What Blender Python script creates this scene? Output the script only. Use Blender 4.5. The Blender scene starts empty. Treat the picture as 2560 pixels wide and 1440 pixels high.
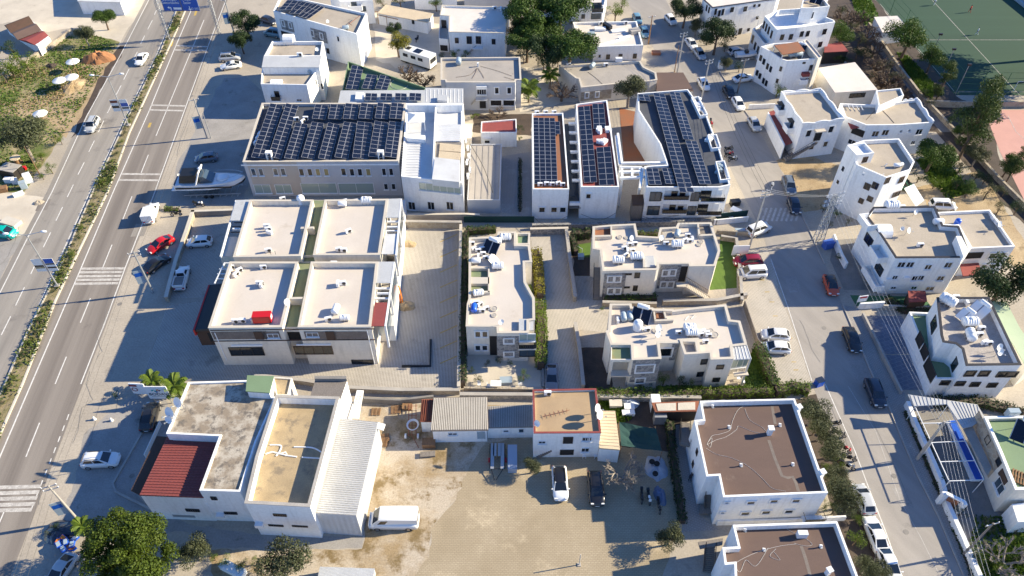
import bpy, math, random
from mathutils import Vector, Matrix, Euler
R=math.radians; V3=Vector; rnd=random.Random(7)
SC=bpy.context.scene; COL=SC.collection
# ---------------- camera, sky, sun, exposure ----------------
CAMH=83.; PITCH=R(46.2); FPX=1900.
cam_d=bpy.data.cameras.new('drone_camera'); cam=bpy.data.objects.new('drone_camera',cam_d); COL.objects.link(cam)
cam.location=(0,0,CAMH); cam.rotation_euler=(R(90)-PITCH,0,0)
cam_d.sensor_width=36; cam_d.lens=FPX/2560*36; cam_d.clip_end=3000; SC.camera=cam
SUN_EL=R(26.5); SUN_AZ=R(10.5)          # azimuth from +X towards +Y
W=bpy.data.worlds.new('World'); SC.world=W; W.use_nodes=True
nt=W.node_tree; bg=nt.nodes['Background']
sky=nt.nodes.new('ShaderNodeTexSky'); sky.sky_type='NISHITA'; sky.sun_disc=False
sky.sun_elevation=SUN_EL; sky.sun_rotation=R(90)-SUN_AZ; sky.air_density=1.2; sky.dust_density=.0; sky.ozone_density=5
wb=nt.nodes.new('ShaderNodeMixRGB'); wb.blend_type='MULTIPLY'; wb.inputs[0].default_value=1; wb.inputs[2].default_value=(.82,1.0,1.32,1)   # tints the skylight bluer
nt.links.new(sky.outputs[0],wb.inputs[1]); nt.links.new(wb.outputs[0],bg.inputs[0]); bg.inputs[1].default_value=.076
sd=bpy.data.lights.new('sun','SUN'); sd.energy=5.0; sd.angle=R(.5); sd.color=(1,.885,.64)
sun=bpy.data.objects.new('sun',sd); COL.objects.link(sun); sun.location=(60,20,90)
sv=V3((math.cos(SUN_EL)*math.cos(SUN_AZ),math.cos(SUN_EL)*math.sin(SUN_AZ),math.sin(SUN_EL)))
sun.rotation_euler=sv.to_track_quat('Z','Y').to_euler()
SC.view_settings.view_transform='Standard'; SC.view_settings.look='None'; SC.view_settings.exposure=1.12; SC.view_settings.gamma=1
SC.cycles.max_bounces=6; SC.cycles.diffuse_bounces=4; SC.cycles.transparent_max_bounces=6

# ---------------- survey: photograph point at known height -> place on the site (metres) ----------------
def ray(u,v):
    a=(u-1280)/FPX; b=-(v-720)/FPX
    return V3((a,math.cos(PITCH)+b*math.sin(PITCH),-math.sin(PITCH)+b*math.cos(PITCH)))
def at(u,v,z=0.):
    d=ray(u,v); t=(z-CAMH)/d.z; return V3((d.x*t,d.y*t,z))
def to_px(p):
    zz=p[2]-CAMH; dep=p[1]*math.cos(PITCH)-zz*math.sin(PITCH); up=p[1]*math.sin(PITCH)+zz*math.cos(PITCH)
    return (1280+FPX*p[0]/dep,720-FPX*up/dep)

# ---------------- materials ----------------
MATS={}
def _n(nt,t,**k):
    n=nt.nodes.new('ShaderNode'+t)
    for a,b in k.items(): setattr(n,a,b)
    return n
def c4(c): return (c[0],c[1],c[2],1)
def mat(name,c1,c2=None,s=.35,rough=.8,fine=.1,fs=9.,bump=.15,metal=0.,lo=.35,hi=.65,stretch=None,rot=0.,c3=None,s3=1.3,t3=.62,spec=.35):
    m=bpy.data.materials.new(name); m.use_nodes=True; nt=m.node_tree; L=nt.links.new
    b=nt.nodes['Principled BSDF']; b.inputs['Roughness'].default_value=rough; b.inputs['Metallic'].default_value=metal
    b.inputs['Specular IOR Level'].default_value=spec
    tc=_n(nt,'TexCoord'); src=tc.outputs['Object']
    if stretch:
        mp=_n(nt,'Mapping',vector_type='TEXTURE'); mp.inputs['Rotation'].default_value=(0,0,-rot); mp.inputs['Scale'].default_value=[1/x for x in stretch]; L(src,mp.inputs[0]); src2=mp.outputs[0]
    else: src2=src
    n1=_n(nt,'TexNoise'); n1.inputs['Scale'].default_value=s; n1.inputs['Detail'].default_value=7; n1.inputs['Roughness'].default_value=.62; L(src2,n1.inputs['Vector'])
    r=_n(nt,'ValToRGB'); r.color_ramp.elements[0].position=lo; r.color_ramp.elements[1].position=hi
    r.color_ramp.elements[0].color=c4(c1); r.color_ramp.elements[1].color=c4(c2 or c1); L(n1.outputs[0],r.inputs[0]); col=r.outputs[0]
    if c3:
        n3=_n(nt,'TexNoise'); n3.inputs['Scale'].default_value=s3; n3.inputs['Detail'].default_value=8; n3.inputs['Roughness'].default_value=.7; L(src,n3.inputs['Vector'])
        r3=_n(nt,'ValToRGB'); r3.color_ramp.elements[0].position=t3-.05; r3.color_ramp.elements[1].position=t3+.05; L(n3.outputs[0],r3.inputs[0])
        mx=_n(nt,'MixRGB'); L(r3.outputs[0],mx.inputs[0]); L(col,mx.inputs[1]); mx.inputs[2].default_value=c4(c3); col=mx.outputs[0]
    n2=_n(nt,'TexNoise'); n2.inputs['Scale'].default_value=fs; n2.inputs['Detail'].default_value=4; L(src,n2.inputs['Vector'])
    mr=_n(nt,'MapRange'); mr.inputs[1].default_value=.3; mr.inputs[2].default_value=.7; mr.inputs[3].default_value=1-fine; mr.inputs[4].default_value=1+fine; L(n2.outputs[0],mr.inputs[0])
    ml=_n(nt,'VectorMath',operation='SCALE'); L(col,ml.inputs[0]); L(mr.outputs[0],ml.inputs['Scale']); L(ml.outputs[0],b.inputs['Base Color'])
    if bump:
        bp=_n(nt,'Bump'); bp.inputs['Strength'].default_value=bump; bp.inputs['Distance'].default_value=.05; L(n2.outputs[0],bp.inputs['Height']); L(bp.outputs[0],b.inputs['Normal'])
    MATS[name]=m; return m
def plain(name,c,rough=.4,metal=0.,spec=.5,coat=0.,emit=None):
    m=bpy.data.materials.new(name); m.use_nodes=True; b=m.node_tree.nodes['Principled BSDF']
    b.inputs['Base Color'].default_value=c4(c); b.inputs['Roughness'].default_value=rough; b.inputs['Metallic'].default_value=metal
    b.inputs['Specular IOR Level'].default_value=spec; b.inputs['Coat Weight'].default_value=coat; MATS[name]=m; return m
def ribbed(name,c1,c2,period,axis_rot=0.,rough=.5,metal=0.,s=.4,depth=.5,dirt=None):
    """sheet metal / board surface: fine ribs as relief plus dirt"""
    m=mat(name,c1,c2,s=s,rough=rough,metal=metal,bump=0,c3=dirt,s3=.9,t3=.66); nt=m.node_tree; L=nt.links.new; b=nt.nodes['Principled BSDF']
    tc=_n(nt,'TexCoord'); mp=_n(nt,'Mapping'); mp.inputs['Rotation'].default_value=(0,0,axis_rot); L(tc.outputs['Object'],mp.inputs[0])
    w=_n(nt,'TexWave'); w.inputs['Scale'].default_value=6.2832/period/20*3.18/1.0; w.inputs['Distortion'].default_value=0; L(mp.outputs[0],w.inputs[0])
    bp=_n(nt,'Bump'); bp.inputs['Strength'].default_value=depth; bp.inputs['Distance'].default_value=.06; L(w.outputs[1],bp.inputs['Height']); L(bp.outputs[0],b.inputs['Normal'])
    return m
def pavers(name,c1,c2,hole,period,rot,thr=.25):
    """honeycomb grass pavers: pale concrete with a lattice of dark holes"""
    m=mat(name,c1,c2,s=.25,rough=.85,fine=.14,c3=[x*.8 for x in c2],s3=.3,t3=.62); nt=m.node_tree; L=nt.links.new; b=nt.nodes['Principled BSDF']
    col=b.inputs['Base Color'].links[0].from_socket
    tc=_n(nt,'TexCoord'); mp=_n(nt,'Mapping'); mp.inputs['Rotation'].default_value=(0,0,rot); k=6.2832/period; mp.inputs['Scale'].default_value=(k,k,k); L(tc.outputs['Object'],mp.inputs[0])
    sp=_n(nt,'SeparateXYZ'); L(mp.outputs[0],sp.inputs[0])
    sx=_n(nt,'Math',operation='SINE'); L(sp.outputs[0],sx.inputs[0]); sy=_n(nt,'Math',operation='SINE'); L(sp.outputs[1],sy.inputs[0])
    mu=_n(nt,'Math',operation='MULTIPLY'); L(sx.outputs[0],mu.inputs[0]); L(sy.outputs[0],mu.inputs[1])
    r=_n(nt,'ValToRGB'); r.color_ramp.elements[0].position=thr; r.color_ramp.elements[1].position=thr+.12; L(mu.outputs[0],r.inputs[0])
    mx=_n(nt,'MixRGB'); L(r.outputs[0],mx.inputs[0]); L(col,mx.inputs[1]); mx.inputs[2].default_value=c4(hole); L(mx.outputs[0],b.inputs['Base Color'])
    return m
def bricks(name,c1,c2,mortar,bw,bh,rot=0.,var=.5,rough=.85):
    m=mat(name,c1,c2,s=.2,rough=rough,fine=.15,c3=[min(.7,x*1.25) for x in c1],s3=.16,t3=.6); nt=m.node_tree; L=nt.links.new; b=nt.nodes['Principled BSDF']
    col=b.inputs['Base Color'].links[0].from_socket
    tc=_n(nt,'TexCoord'); mp=_n(nt,'Mapping'); mp.inputs['Rotation'].default_value=(0,0,rot); L(tc.outputs['Object'],mp.inputs[0])
    bt=_n(nt,'TexBrick'); bt.inputs['Scale'].default_value=1; bt.inputs['Brick Width'].default_value=bw; bt.inputs['Row Height'].default_value=bh; bt.inputs['Mortar Size'].default_value=.03
    L(col,bt.inputs['Color1']); bt.inputs['Color2'].default_value=c4(c2); bt.inputs['Mortar'].default_value=c4(mortar); L(mp.outputs[0],bt.inputs[0])
    mx=_n(nt,'MixRGB'); mx.inputs[0].default_value=var; L(col,mx.inputs[1]); L(bt.outputs[0],mx.inputs[2]); L(mx.outputs[0],b.inputs['Base Color'])
    return m
def rubble(name,c1,c2,mortar,scale=1.6):
    m=mat(name,c1,c2,s=.8,rough=.9,fine=.1); nt=m.node_tree; L=nt.links.new; b=nt.nodes['Principled BSDF']
    tc=_n(nt,'TexCoord'); v=_n(nt,'TexVoronoi',feature='DISTANCE_TO_EDGE'); v.inputs['Scale'].default_value=scale; L(tc.outputs['Object'],v.inputs[0])
    v2=_n(nt,'TexVoronoi'); v2.inputs['Scale'].default_value=scale; L(tc.outputs['Object'],v2.inputs[0])
    mx0=_n(nt,'MixRGB'); L(v2.outputs['Color'],mx0.inputs[0]); mx0.inputs[1].default_value=c4(c1); mx0.inputs[2].default_value=c4(c2)
    r=_n(nt,'ValToRGB'); r.color_ramp.elements[0].position=.03; r.color_ramp.elements[1].position=.09; L(v.outputs[0],r.inputs[0])
    mx=_n(nt,'MixRGB'); L(r.outputs[0],mx.inputs[0]); mx.inputs[1].default_value=c4(mortar); L(mx0.outputs[0],mx.inputs[2]); L(mx.outputs[0],b.inputs['Base Color'])
    bp=_n(nt,'Bump'); bp.inputs['Strength'].default_value=.6; bp.inputs['Distance'].default_value=.05; L(r.outputs[0],bp.inputs['Height']); L(bp.outputs[0],b.inputs['Normal'])
    return m
def leafmat(name,c1,c2,c3):
    m=bpy.data.materials.new(name); m.use_nodes=True; nt=m.node_tree; L=nt.links.new; b=nt.nodes['Principled BSDF']; b.inputs['Roughness'].default_value=.6; b.inputs['Specular IOR Level'].default_value=.25
    g=_n(nt,'NewGeometry'); r=_n(nt,'ValToRGB'); e=r.color_ramp.elements; e[0].color=c4(c1); e[1].color=c4(c3); x=e.new(.5); x.color=c4(c2)
    tc=_n(nt,'TexCoord'); n=_n(nt,'TexNoise'); n.inputs['Scale'].default_value=.7; L(tc.outputs['Object'],n.inputs[0])
    a=_n(nt,'Math',operation='ADD'); L(g.outputs['Random Per Island'],a.inputs[0]); L(n.outputs[0],a.inputs[1]); h=_n(nt,'Math',operation='MULTIPLY'); h.inputs[1].default_value=.5; L(a.outputs[0],h.inputs[0])
    L(h.outputs[0],r.inputs[0]); L(r.outputs[0],b.inputs['Base Color'])
    t=_n(nt,'BsdfTranslucent'); L(r.outputs[0],t.inputs[0]); ms=_n(nt,'MixShader'); ms.inputs[0].default_value=.25; L(b.outputs[0],ms.inputs[1]); L(t.outputs[0],ms.inputs[2])
    L(ms.outputs[0],nt.nodes['Material Output'].inputs[0]); MATS[name]=m; return m

# ---------------- object helpers ----------------
WL={}      # world offset of the frame an object's children live in
THINGS=[]
def wl(p): return WL.get(p.name,V3((0,0,0))) if p else V3((0,0,0))
def setp(o,label=None,cat=None,group=None,kind=None):
    if label: o['label']=label
    if cat: o['category']=cat
    if group: o['group']=group
    if kind: o['kind']=kind
    if label and kind is None: THINGS.append(o)
    return o
def root(name,loc,label,cat,group=None,rz=0.):
    o=bpy.data.objects.new(name,None); o.empty_display_size=.3; COL.objects.link(o); o.location=loc; o.rotation_euler=(0,0,rz); WL[o.name]=V3(loc)
    return setp(o,label,cat,group)
def M(m): return MATS[m] if isinstance(m,str) else m
def mesh(name,V,F,m,mi=None,smooth=False):
    me=bpy.data.meshes.new(name); me.from_pydata([tuple(v) for v in V],[],F)
    for x in (m if isinstance(m,(list,tuple)) else [m]): me.materials.append(M(x))
    if mi: me.polygons.foreach_set('material_index',mi)
    if smooth: me.polygons.foreach_set('use_smooth',[True]*len(me.polygons))
    me.update(); return me
def link(name,me,parent=None,loc=None,rot=None,local=False):
    o=bpy.data.objects.new(name,me); COL.objects.link(o)
    if parent: o.parent=parent
    if loc is not None: o.location=V3(loc)-(V3((0,0,0)) if local else wl(parent))
    if rot is not None: o.rotation_euler=rot
    WL[o.name]=wl(parent) if loc is None else V3(loc)
    return o
class MB:
    def __init__(s): s.V=[]; s.F=[]; s.I=[]; s.mi=0
    def f(s,vs,fs):
        n=len(s.V); s.V+=[V3(v) for v in vs]; s.F+=[tuple(i+n for i in q) for q in fs]; s.I+=[s.mi]*len(fs); return s
    def box(s,c,d,rz=0.,rx=0.,ry=0.):
        e=Euler((rx,ry,rz)).to_matrix(); c=V3(c)
        vs=[c+e@V3((x*d[0]/2,y*d[1]/2,z*d[2]/2)) for z in(-1,1) for y in(-1,1) for x in(-1,1)]
        return s.f(vs,[(0,2,3,1),(4,5,7,6),(0,1,5,4),(1,3,7,5),(3,2,6,7),(2,0,4,6)])
    def tube(s,a,b,r,n=6,r2=None,cap=True):
        a=V3(a); b=V3(b); d=(b-a); q=d.to_track_quat('Z','Y').to_matrix(); r2=r if r2 is None else r2
        vs=[a+q@V3((r*math.cos(i*2*math.pi/n),r*math.sin(i*2*math.pi/n),0)) for i in range(n)]+[b+q@V3((r2*math.cos(i*2*math.pi/n),r2*math.sin(i*2*math.pi/n),0)) for i in range(n)]
        fs=[(i,(i+1)%n,n+(i+1)%n,n+i) for i in range(n)]
        if cap: fs+=[tuple(range(n-1,-1,-1)),tuple(range(n,2*n))]
        return s.f(vs,fs)
    def path(s,ps,r,n=5):
        for a,b in zip(ps,ps[1:]): s.tube(a,b,r,n)
        return s
    def prism(s,pts,z0,z1,top=True,bot=False):
        pts=ccw(pts); n=len(pts); vs=[(p[0],p[1],z0) for p in pts]+[(p[0],p[1],z1) for p in pts]
        fs=[(i,(i+1)%n,n+(i+1)%n,n+i) for i in range(n)]
        if top: fs.append(tuple(range(n,2*n)))
        if bot: fs.append(tuple(range(n-1,-1,-1)))
        return s.f(vs,fs)
    def lathe(s,prof,n=16,c=(0,0,0),axis='Z'):
        vs=[]; c=V3(c)
        for r,z in prof:
            for i in range(n):
                a=i*2*math.pi/n; p=(r*math.cos(a),r*math.sin(a),z)
                if axis=='X': p=(p[2],p[0],p[1])
                vs.append(c+V3(p))
        fs=[(k*n+i,k*n+(i+1)%n,(k+1)*n+(i+1)%n,(k+1)*n+i) for k in range(len(prof)-1) for i in range(n)]
        fs+=[tuple(range(n-1,-1,-1)),tuple((len(prof)-1)*n+i for i in range(n))]
        return s.f(vs,fs)
    def mesh(s,name,m,smooth=False): return mesh(name,s.V,s.F,m,s.I if isinstance(m,(list,tuple)) else None,smooth)
    def build(s,name,m,parent=None,smooth=False,world=True):
        if parent and world:
            o=wl(parent); s.V=[v-o for v in s.V]
        ob=link(name,s.mesh(name,m,smooth),parent); return ob
def area(p): return sum(p[i][0]*p[(i+1)%len(p)][1]-p[(i+1)%len(p)][0]*p[i][1] for i in range(len(p)))/2
def ccw(p): p=[V3((q[0],q[1],0)) for q in p]; return p if area(p)>0 else p[::-1]
def inset(p,w):
    p=ccw(p); n=len(p); out=[]
    for i in range(n):
        a,b,c=p[i-1],p[i],p[(i+1)%n]; d1=(b-a).normalized(); d2=(c-b).normalized(); n1=V3((-d1.y,d1.x,0)); n2=V3((-d2.y,d2.x,0))
        k=1+n1.dot(n2); out.append(b+(n1+n2)*(w/max(k,.25)))
    return out
def cen(p): return V3((sum(q[0] for q in p)/len(p),sum(q[1] for q in p)/len(p),0))
def pxs(px,z=0.): return [at(u,v,z) for u,v in px]
def pl(s):
    a=[float(x) for x in s.replace(';',' ').replace(',',' ').split()]; return list(zip(a[::2],a[1::2]))
def sheet(name,px,z,m,kind='structure',parent=None,thick=0.):
    p=ccw(pxs(pl(px) if isinstance(px,str) else px)); b=MB()
    if thick: b.prism(p,0,z)
    else: b.f([(q.x,q.y,z) for q in p],[tuple(range(len(p)))])
    o=b.build(name,m,parent)
    if kind and not parent: o['kind']=kind
    return o
def ribbon_pts(line,w,closed=False):
    L=[];Rr=[]; n=len(line)
    for i,p in enumerate(line):
        a=line[max(i-1,0)]; b=line[min(i+1,n-1)]; d=(V3(b)-V3(a)); d.z=0; d.normalize(); k=V3((-d.y,d.x,0))*(w/2); L.append(V3(p)+k); Rr.append(V3(p)-k)
    return L,Rr
def ribbon(line,w,z0,z1,b=None):
    """wall / kerb / painted line following a polyline"""
    b=b or MB(); L,Rr=ribbon_pts(line,w); n=len(line)
    if z1-z0<1e-6:
        vs=[(p.x,p.y,z1) for p in L]+[(p.x,p.y,z1) for p in Rr]; return b.f(vs,[(n+i,n+i+1,i+1,i) for i in range(n-1)])
    vs=[(p.x,p.y,z0) for p in L]+[(p.x,p.y,z0) for p in Rr]+[(p.x,p.y,z1) for p in L]+[(p.x,p.y,z1) for p in Rr]
    fs=[]
    for i in range(n-1): fs+=[(i+1,i,2*n+i,2*n+i+1),(n+i,n+i+1,3*n+i+1,3*n+i),(3*n+i,3*n+i+1,2*n+i+1,2*n+i)]
    fs+=[(0,n,3*n,2*n),(2*n-1,n-1,3*n-1,4*n-1)]
    return b.f(vs,fs)
def tagmesh(o,label,cat,group=None): return setp(o,label,cat,group)
def wall(name,label,cat,px,h,th,m,z0=0.,capm=None,group=None):
    ln=pxs(pl(px) if isinstance(px,str) else px)
    r=root(name,ln[0],label,cat,group); ribbon(ln,th,z0,z0+h).build('wall_body',m,r)
    if capm: ribbon(ln,th+.12,z0+h+.002,z0+h+.1).build('coping',capm,r)
    return r
# ---------------- palette ----------------
RD=math.atan2(at(18,1440).y-at(563,0).y,at(18,1440).x-at(563,0).x)   # highway direction
mat('white_plaster',(.84,.835,.82),(.68,.665,.64),s=.9,fine=.05,fs=3,bump=.05,rough=.85,stretch=(2.2,2.2,.25),lo=.5,hi=.8)
mat('cream_plaster',(.72,.665,.575),(.58,.53,.45),s=.8,fine=.05,fs=3,bump=.05,stretch=(2,2,.3),lo=.48,hi=.8)
mat('cream_roof',(.575,.515,.455),(.53,.47,.41),s=.25,fine=.03,fs=5,bump=.05,c3=(.47,.41,.345),s3=.3,t3=.66)
mat('cream_cap',(.56,.50,.42),(.50,.45,.38),s=.6,fine=.05)
mat('grey_wall',(.52,.52,.53),(.46,.46,.47),s=.4,fine=.04,bump=.05)
mat('beige_wall',(.47,.42,.36),(.43,.38,.33),s=.4,fine=.04,bump=.05)
mat('concrete_roof',(.42,.36,.29),(.34,.29,.23),s=.25,fine=.12,c3=(.25,.21,.17),s3=.5,t3=.66)
mat('grey_roof',(.38,.34,.30),(.32,.29,.26),s=.3,fine=.12,c3=(.22,.19,.17),s3=.6,t3=.68)
mat('pale_roof',(.66,.60,.55),(.60,.54,.49),s=.3,fine=.05,c3=(.48,.40,.32),s3=.35,t3=.68)
mat('gravel_roof',(.40,.36,.33),(.30,.27,.25),s=1.5,fine=.3,fs=14,bump=.5)
mat('sandy_roof',(.45,.34,.20),(.33,.25,.15),s=.35,fine=.15,c3=(.24,.19,.13),s3=.5,t3=.58)
mat('mottled_roof',(.44,.39,.32),(.26,.21,.155),s=.55,fine=.2,fs=12,c3=(.15,.13,.11),s3=.9,t3=.56,lo=.42,hi=.56)
mat('felt_brown',(.135,.088,.072),(.115,.075,.062),s=.3,fine=.08,fs=14,bump=.2,c3=(.16,.115,.095),s3=.35,t3=.66,stretch=(.3,1,1))
mat('felt_tan',(.40,.285,.17),(.34,.24,.145),s=.3,fine=.08,c3=(.23,.17,.11),s3=.4,t3=.68)
ribbed('red_metal',(.27,.075,.065),(.23,.068,.06),.35,axis_rot=R(78),rough=.45)
ribbed('dark_metal',(.035,.038,.042),(.03,.032,.036),.45,axis_rot=R(80),rough=.5)
ribbed('white_metal',(.56,.565,.57),(.50,.505,.51),.5,axis_rot=R(80),rough=.55,dirt=(.45,.44,.42),depth=.8)
mat('white_metal_x',(.62,.62,.615),(.53,.525,.515),s=.4,rough=.5,fine=.04,bump=0,c3=(.47,.46,.44),s3=.4,t3=.64)
ribbed('rust_metal',(.30,.10,.05),(.2,.07,.045),.3,axis_rot=0,rough=.7,dirt=(.4,.3,.24))
ribbed('beige_metal',(.62,.50,.34),(.55,.44,.3),.4,axis_rot=R(20),rough=.6,dirt=(.42,.32,.2))
mat('green_floor',(.17,.22,.13),(.22,.22,.12),s=.35,fine=.1,c3=(.26,.17,.08),s3=.25,t3=.6)
mat('green_roof',(.18,.26,.15),(.16,.23,.13),s=.3,fine=.06)
mat('pale_green',(.42,.50,.34),(.38,.46,.31),s=.3,fine=.05)
mat('red_terrace',(.26,.06,.055),(.22,.055,.05),s=.5,fine=.08)
mat('rust_floor',(.30,.11,.05),(.24,.12,.07),s=.4,fine=.1)
mat('brown_trim',(.09,.05,.035),(.075,.045,.03),s=1,fine=.1)
mat('wood',(.28,.16,.08),(.2,.11,.055),s=1.5,fine=.2,stretch=(8,1,1))
mat('grey_wood',(.22,.19,.17),(.17,.15,.13),s=1.5,fine=.2,stretch=(8,1,1))
mat('stone_panel',(.20,.165,.14),(.15,.125,.11),s=1.2,fine=.15)
rubble('stone_grey',(.30,.29,.28),(.13,.13,.14),(.36,.34,.31),1.7)
rubble('stone_warm',(.44,.37,.28),(.26,.21,.16),(.40,.35,.28),1.5)
mat('concrete',(.42,.39,.35),(.34,.31,.28),s=.4,fine=.12)
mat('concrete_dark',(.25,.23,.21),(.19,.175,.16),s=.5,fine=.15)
mat('kerb',(.58,.53,.45),(.50,.45,.38),s=.5,fine=.1)
mat('asphalt_a',(.31,.28,.245),(.225,.202,.178),s=.5,fine=.1,fs=10,stretch=(.04,1.0,1),rot=-RD,c3=(.19,.17,.152),s3=.16,t3=.63,lo=.38,hi=.66)
mat('asphalt_b',(.265,.232,.20),(.175,.15,.13),s=.45,fine=.1,fs=10,stretch=(.03,1.1,1),rot=-RD,c3=(.16,.137,.12),s3=.2,t3=.68,lo=.36,hi=.66)
mat('street_asphalt',(.345,.312,.28),(.28,.255,.23),s=.4,fine=.08,fs=10,stretch=(.3,1.1,1),rot=R(62),c3=(.2,.18,.165),s3=.25,t3=.68)
mat('road_paint',(.74,.72,.68),(.55,.52,.48),s=2.5,fine=.12,bump=0)
mat('worn_paint',(.55,.52,.48),(.36,.33,.30),s=1.8,fine=.2,bump=0)
mat('yellow_paint',(.50,.34,.06),(.42,.30,.12),s=2.5,fine=.2,bump=0)
mat('ground_concrete',(.425,.37,.30),(.345,.30,.245),s=.12,fine=.12,fs=4,c3=(.29,.255,.215),s3=.35,t3=.63)
mat('yard_concrete',(.60,.53,.43),(.48,.42,.34),s=.2,fine=.1,c3=(.36,.3,.23),s3=.4,t3=.66)
mat('lot_concrete',(.34,.315,.29),(.27,.25,.23),s=.3,fine=.12,fs=5,c3=(.17,.15,.13),s3=.4,t3=.64)
mat('dirt',(.44,.335,.205),(.33,.235,.13),s=.22,fine=.2,fs=5,bump=.4,c3=(.24,.17,.09),s3=.45,t3=.60)
mat('dirt_concrete',(.45,.38,.295),(.31,.225,.125),s=.16,fine=.18,fs=5,bump=.2,c3=(.20,.14,.065),s3=.33,t3=.565,lo=.44,hi=.6)
mat('red_dirt',(.38,.17,.07),(.28,.13,.06),s=.8,fine=.2,bump=.6)
mat('dark_soil',(.09,.065,.05),(.06,.045,.035),s=.6,fine=.3,bump=.5)
mat('grass_dirt',(.115,.14,.035),(.34,.27,.15),s=.2,fine=.25,fs=5,bump=.4,lo=.4,hi=.6,c3=(.10,.13,.03),s3=.5,t3=.6)
mat('median_soil',(.30,.235,.14),(.17,.155,.06),s=.5,fine=.25,fs=5,bump=.4)
mat('lawn',(.10,.17,.025),(.075,.13,.02),s=.6,fine=.2,fs=14,bump=.3)
mat('turf',(.032,.078,.043),(.025,.06,.034),s=.1,fine=.06,fs=12,bump=.1,stretch=(.05,1,1))
mat('pink_court',(.55,.30,.25),(.50,.27,.23),s=.3,fine=.05)
mat('green_paint',(.06,.16,.07),(.05,.13,.06),s=.3,fine=.05)
pavers('paver_lattice',(.52,.465,.40),(.44,.395,.34),(.12,.115,.10),.29,R(43),.25)
pavers('paver_lattice_b',(.55,.49,.42),(.47,.42,.36),(.18,.17,.13),.29,R(40),.28)
bricks('paver_block',(.42,.345,.24),(.33,.265,.175),(.19,.145,.09),.42,.21,0,.5)
bricks('paver_small',(.30,.28,.25),(.24,.22,.2),(.12,.11,.1),.3,.15,R(30),.8)
bricks('sidewalk_block',(.36,.335,.31),(.3,.28,.26),(.2,.18,.17),.3,.3,R(25),.6)
bricks('slate_tile',(.17,.19,.24),(.13,.145,.19),(.3,.3,.3),.9,.6,R(-20),.55)
plain('glass_dark',(.012,.016,.022),.08,spec=.8); plain('glass_blue',(.05,.075,.10),.08,spec=.8); plain('glass_green',(.30,.37,.34),.12,spec=.8); plain('glass_amber',(.34,.27,.12),.2)
plain('pv_cell',(.008,.010,.02),.16,spec=.55); plain('aluminium',(.40,.40,.42),.4,metal=.3); plain('galvanised',(.42,.43,.44),.45,metal=.5)
plain('frame_white',(.76,.76,.75),.5); plain('frame_dark',(.03,.025,.022),.4); plain('frame_brown',(.08,.04,.025),.5); plain('opening_shade',(.02,.018,.017),.9)  # the opening colour is near-black to paint in the shade inside holes
plain('black_metal',(.012,.012,.013),.4); plain('rubber',(.015,.015,.015),.8); plain('white_plastic',(.8,.8,.8),.4); plain('cable',(.02,.02,.02),.6); plain('wire_white',(.6,.58,.55),.6)
mat('membrane',(.085,.09,.105),(.06,.065,.08),s=.5,fine=.12); plain('blue_plastic',(.015,.10,.55),.35); plain('red_paint',(.5,.012,.016),.35); plain('orange_paint',(.75,.22,.02),.4); plain('sign_blue',(.005,.09,.42),.4); plain('sign_white',(.82,.82,.82),.4)
plain('bluegrey_plastic',(.33,.40,.45),.4); plain('teal_paint',(.0,.36,.31),.35); plain('net_green',(.012,.05,.045),.9); plain('canvas_white',(.8,.78,.74),.8); plain('skin',(.45,.28,.2),.6); plain('cloth_white',(.7,.7,.7),.8); plain('cloth_dark',(.03,.03,.04),.8); plain('cloth_red',(.45,.03,.02),.8)
plain('tarp_blue',(.05,.12,.42),.5); plain('tarp_grey',(.36,.40,.47),.5); plain('tarp_slate',(.13,.18,.30),.5); plain('terracotta',(.36,.14,.07),.8)
leafmat('leaf_pine',(0.026,0.056,0.009),(0.052,0.096,0.015),(0.096,0.148,0.022))
leafmat('leaf_olive',(0.044,0.056,0.022),(0.081,0.092,0.044),(0.141,0.148,0.081))
leafmat('leaf_dark',(.018,.035,.012),(.035,.06,.02),(.06,.095,.03))
leafmat('leaf_bright',(0.052,0.089,0.011),(0.096,0.148,0.015),(0.163,0.207,0.026))
leafmat('leaf_crown',(0.026,0.048,0.007),(0.063,0.096,0.010),(0.126,0.155,0.018))
leafmat('leaf_yellow',(0.118,0.118,0.015),(0.200,0.185,0.022),(0.266,0.222,0.037))
leafmat('leaf_grass',(0.052,0.104,0.015),(0.089,0.155,0.018),(0.148,0.185,0.044))
leafmat('leaf_median',(.06,.09,.02),(.11,.15,.035),(.22,.19,.07))
leafmat('leaf_straw',(.24,.17,.08),(.3,.22,.11),(.2,.18,.06))
leafmat('leaf_conifer',(0.022,0.044,0.011),(0.052,0.081,0.018),(0.089,0.118,0.030))
mat('bark',(.16,.11,.075),(.10,.07,.05),s=3,fine=.3,bump=.6); mat('bark_grey',(.30,.26,.22),(.2,.17,.14),s=3,fine=.3,bump=.5)

# ---------------- ground and roads ----------------
g=MB().f([(-900,-300,0),(900,-300,0),(900,1500,0),(-900,1500,0)],[(0,1,2,3)]).build('ground','ground_concrete'); g['kind']='structure'
LN={ # edge and lane lines of the dual carriageway, surveyed points
'l0':pl('430,-130 372,0 300,140 217,290 130,480 70,593 2,728 -70,880 -330,1440'),
'l1':pl('505,-130 445,10 393,133 310,300 225,480 140,667 67,833 10,960 -70,1140 -210,1440'),
'm0':pl('512,-130 452,5 402,133 318,303 235,480 150,677 67,843 17,960 -65,1140 -195,1440'),
'm1':pl('532,-130 472,5 425,112 322,333 268,480 187,647 137,753 55,960 -25,1140 -155,1440'),
'r0':pl('545,-130 487,5 433,130 373,277 283,480 200,677 78,960 0,1142 -130,1440'),
'r1':pl('605,-130 565,0 525,103 467,260 387,480 313,670 257,820 202,960 120,1173 75,1297 18,1440 -20,1540')}
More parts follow.
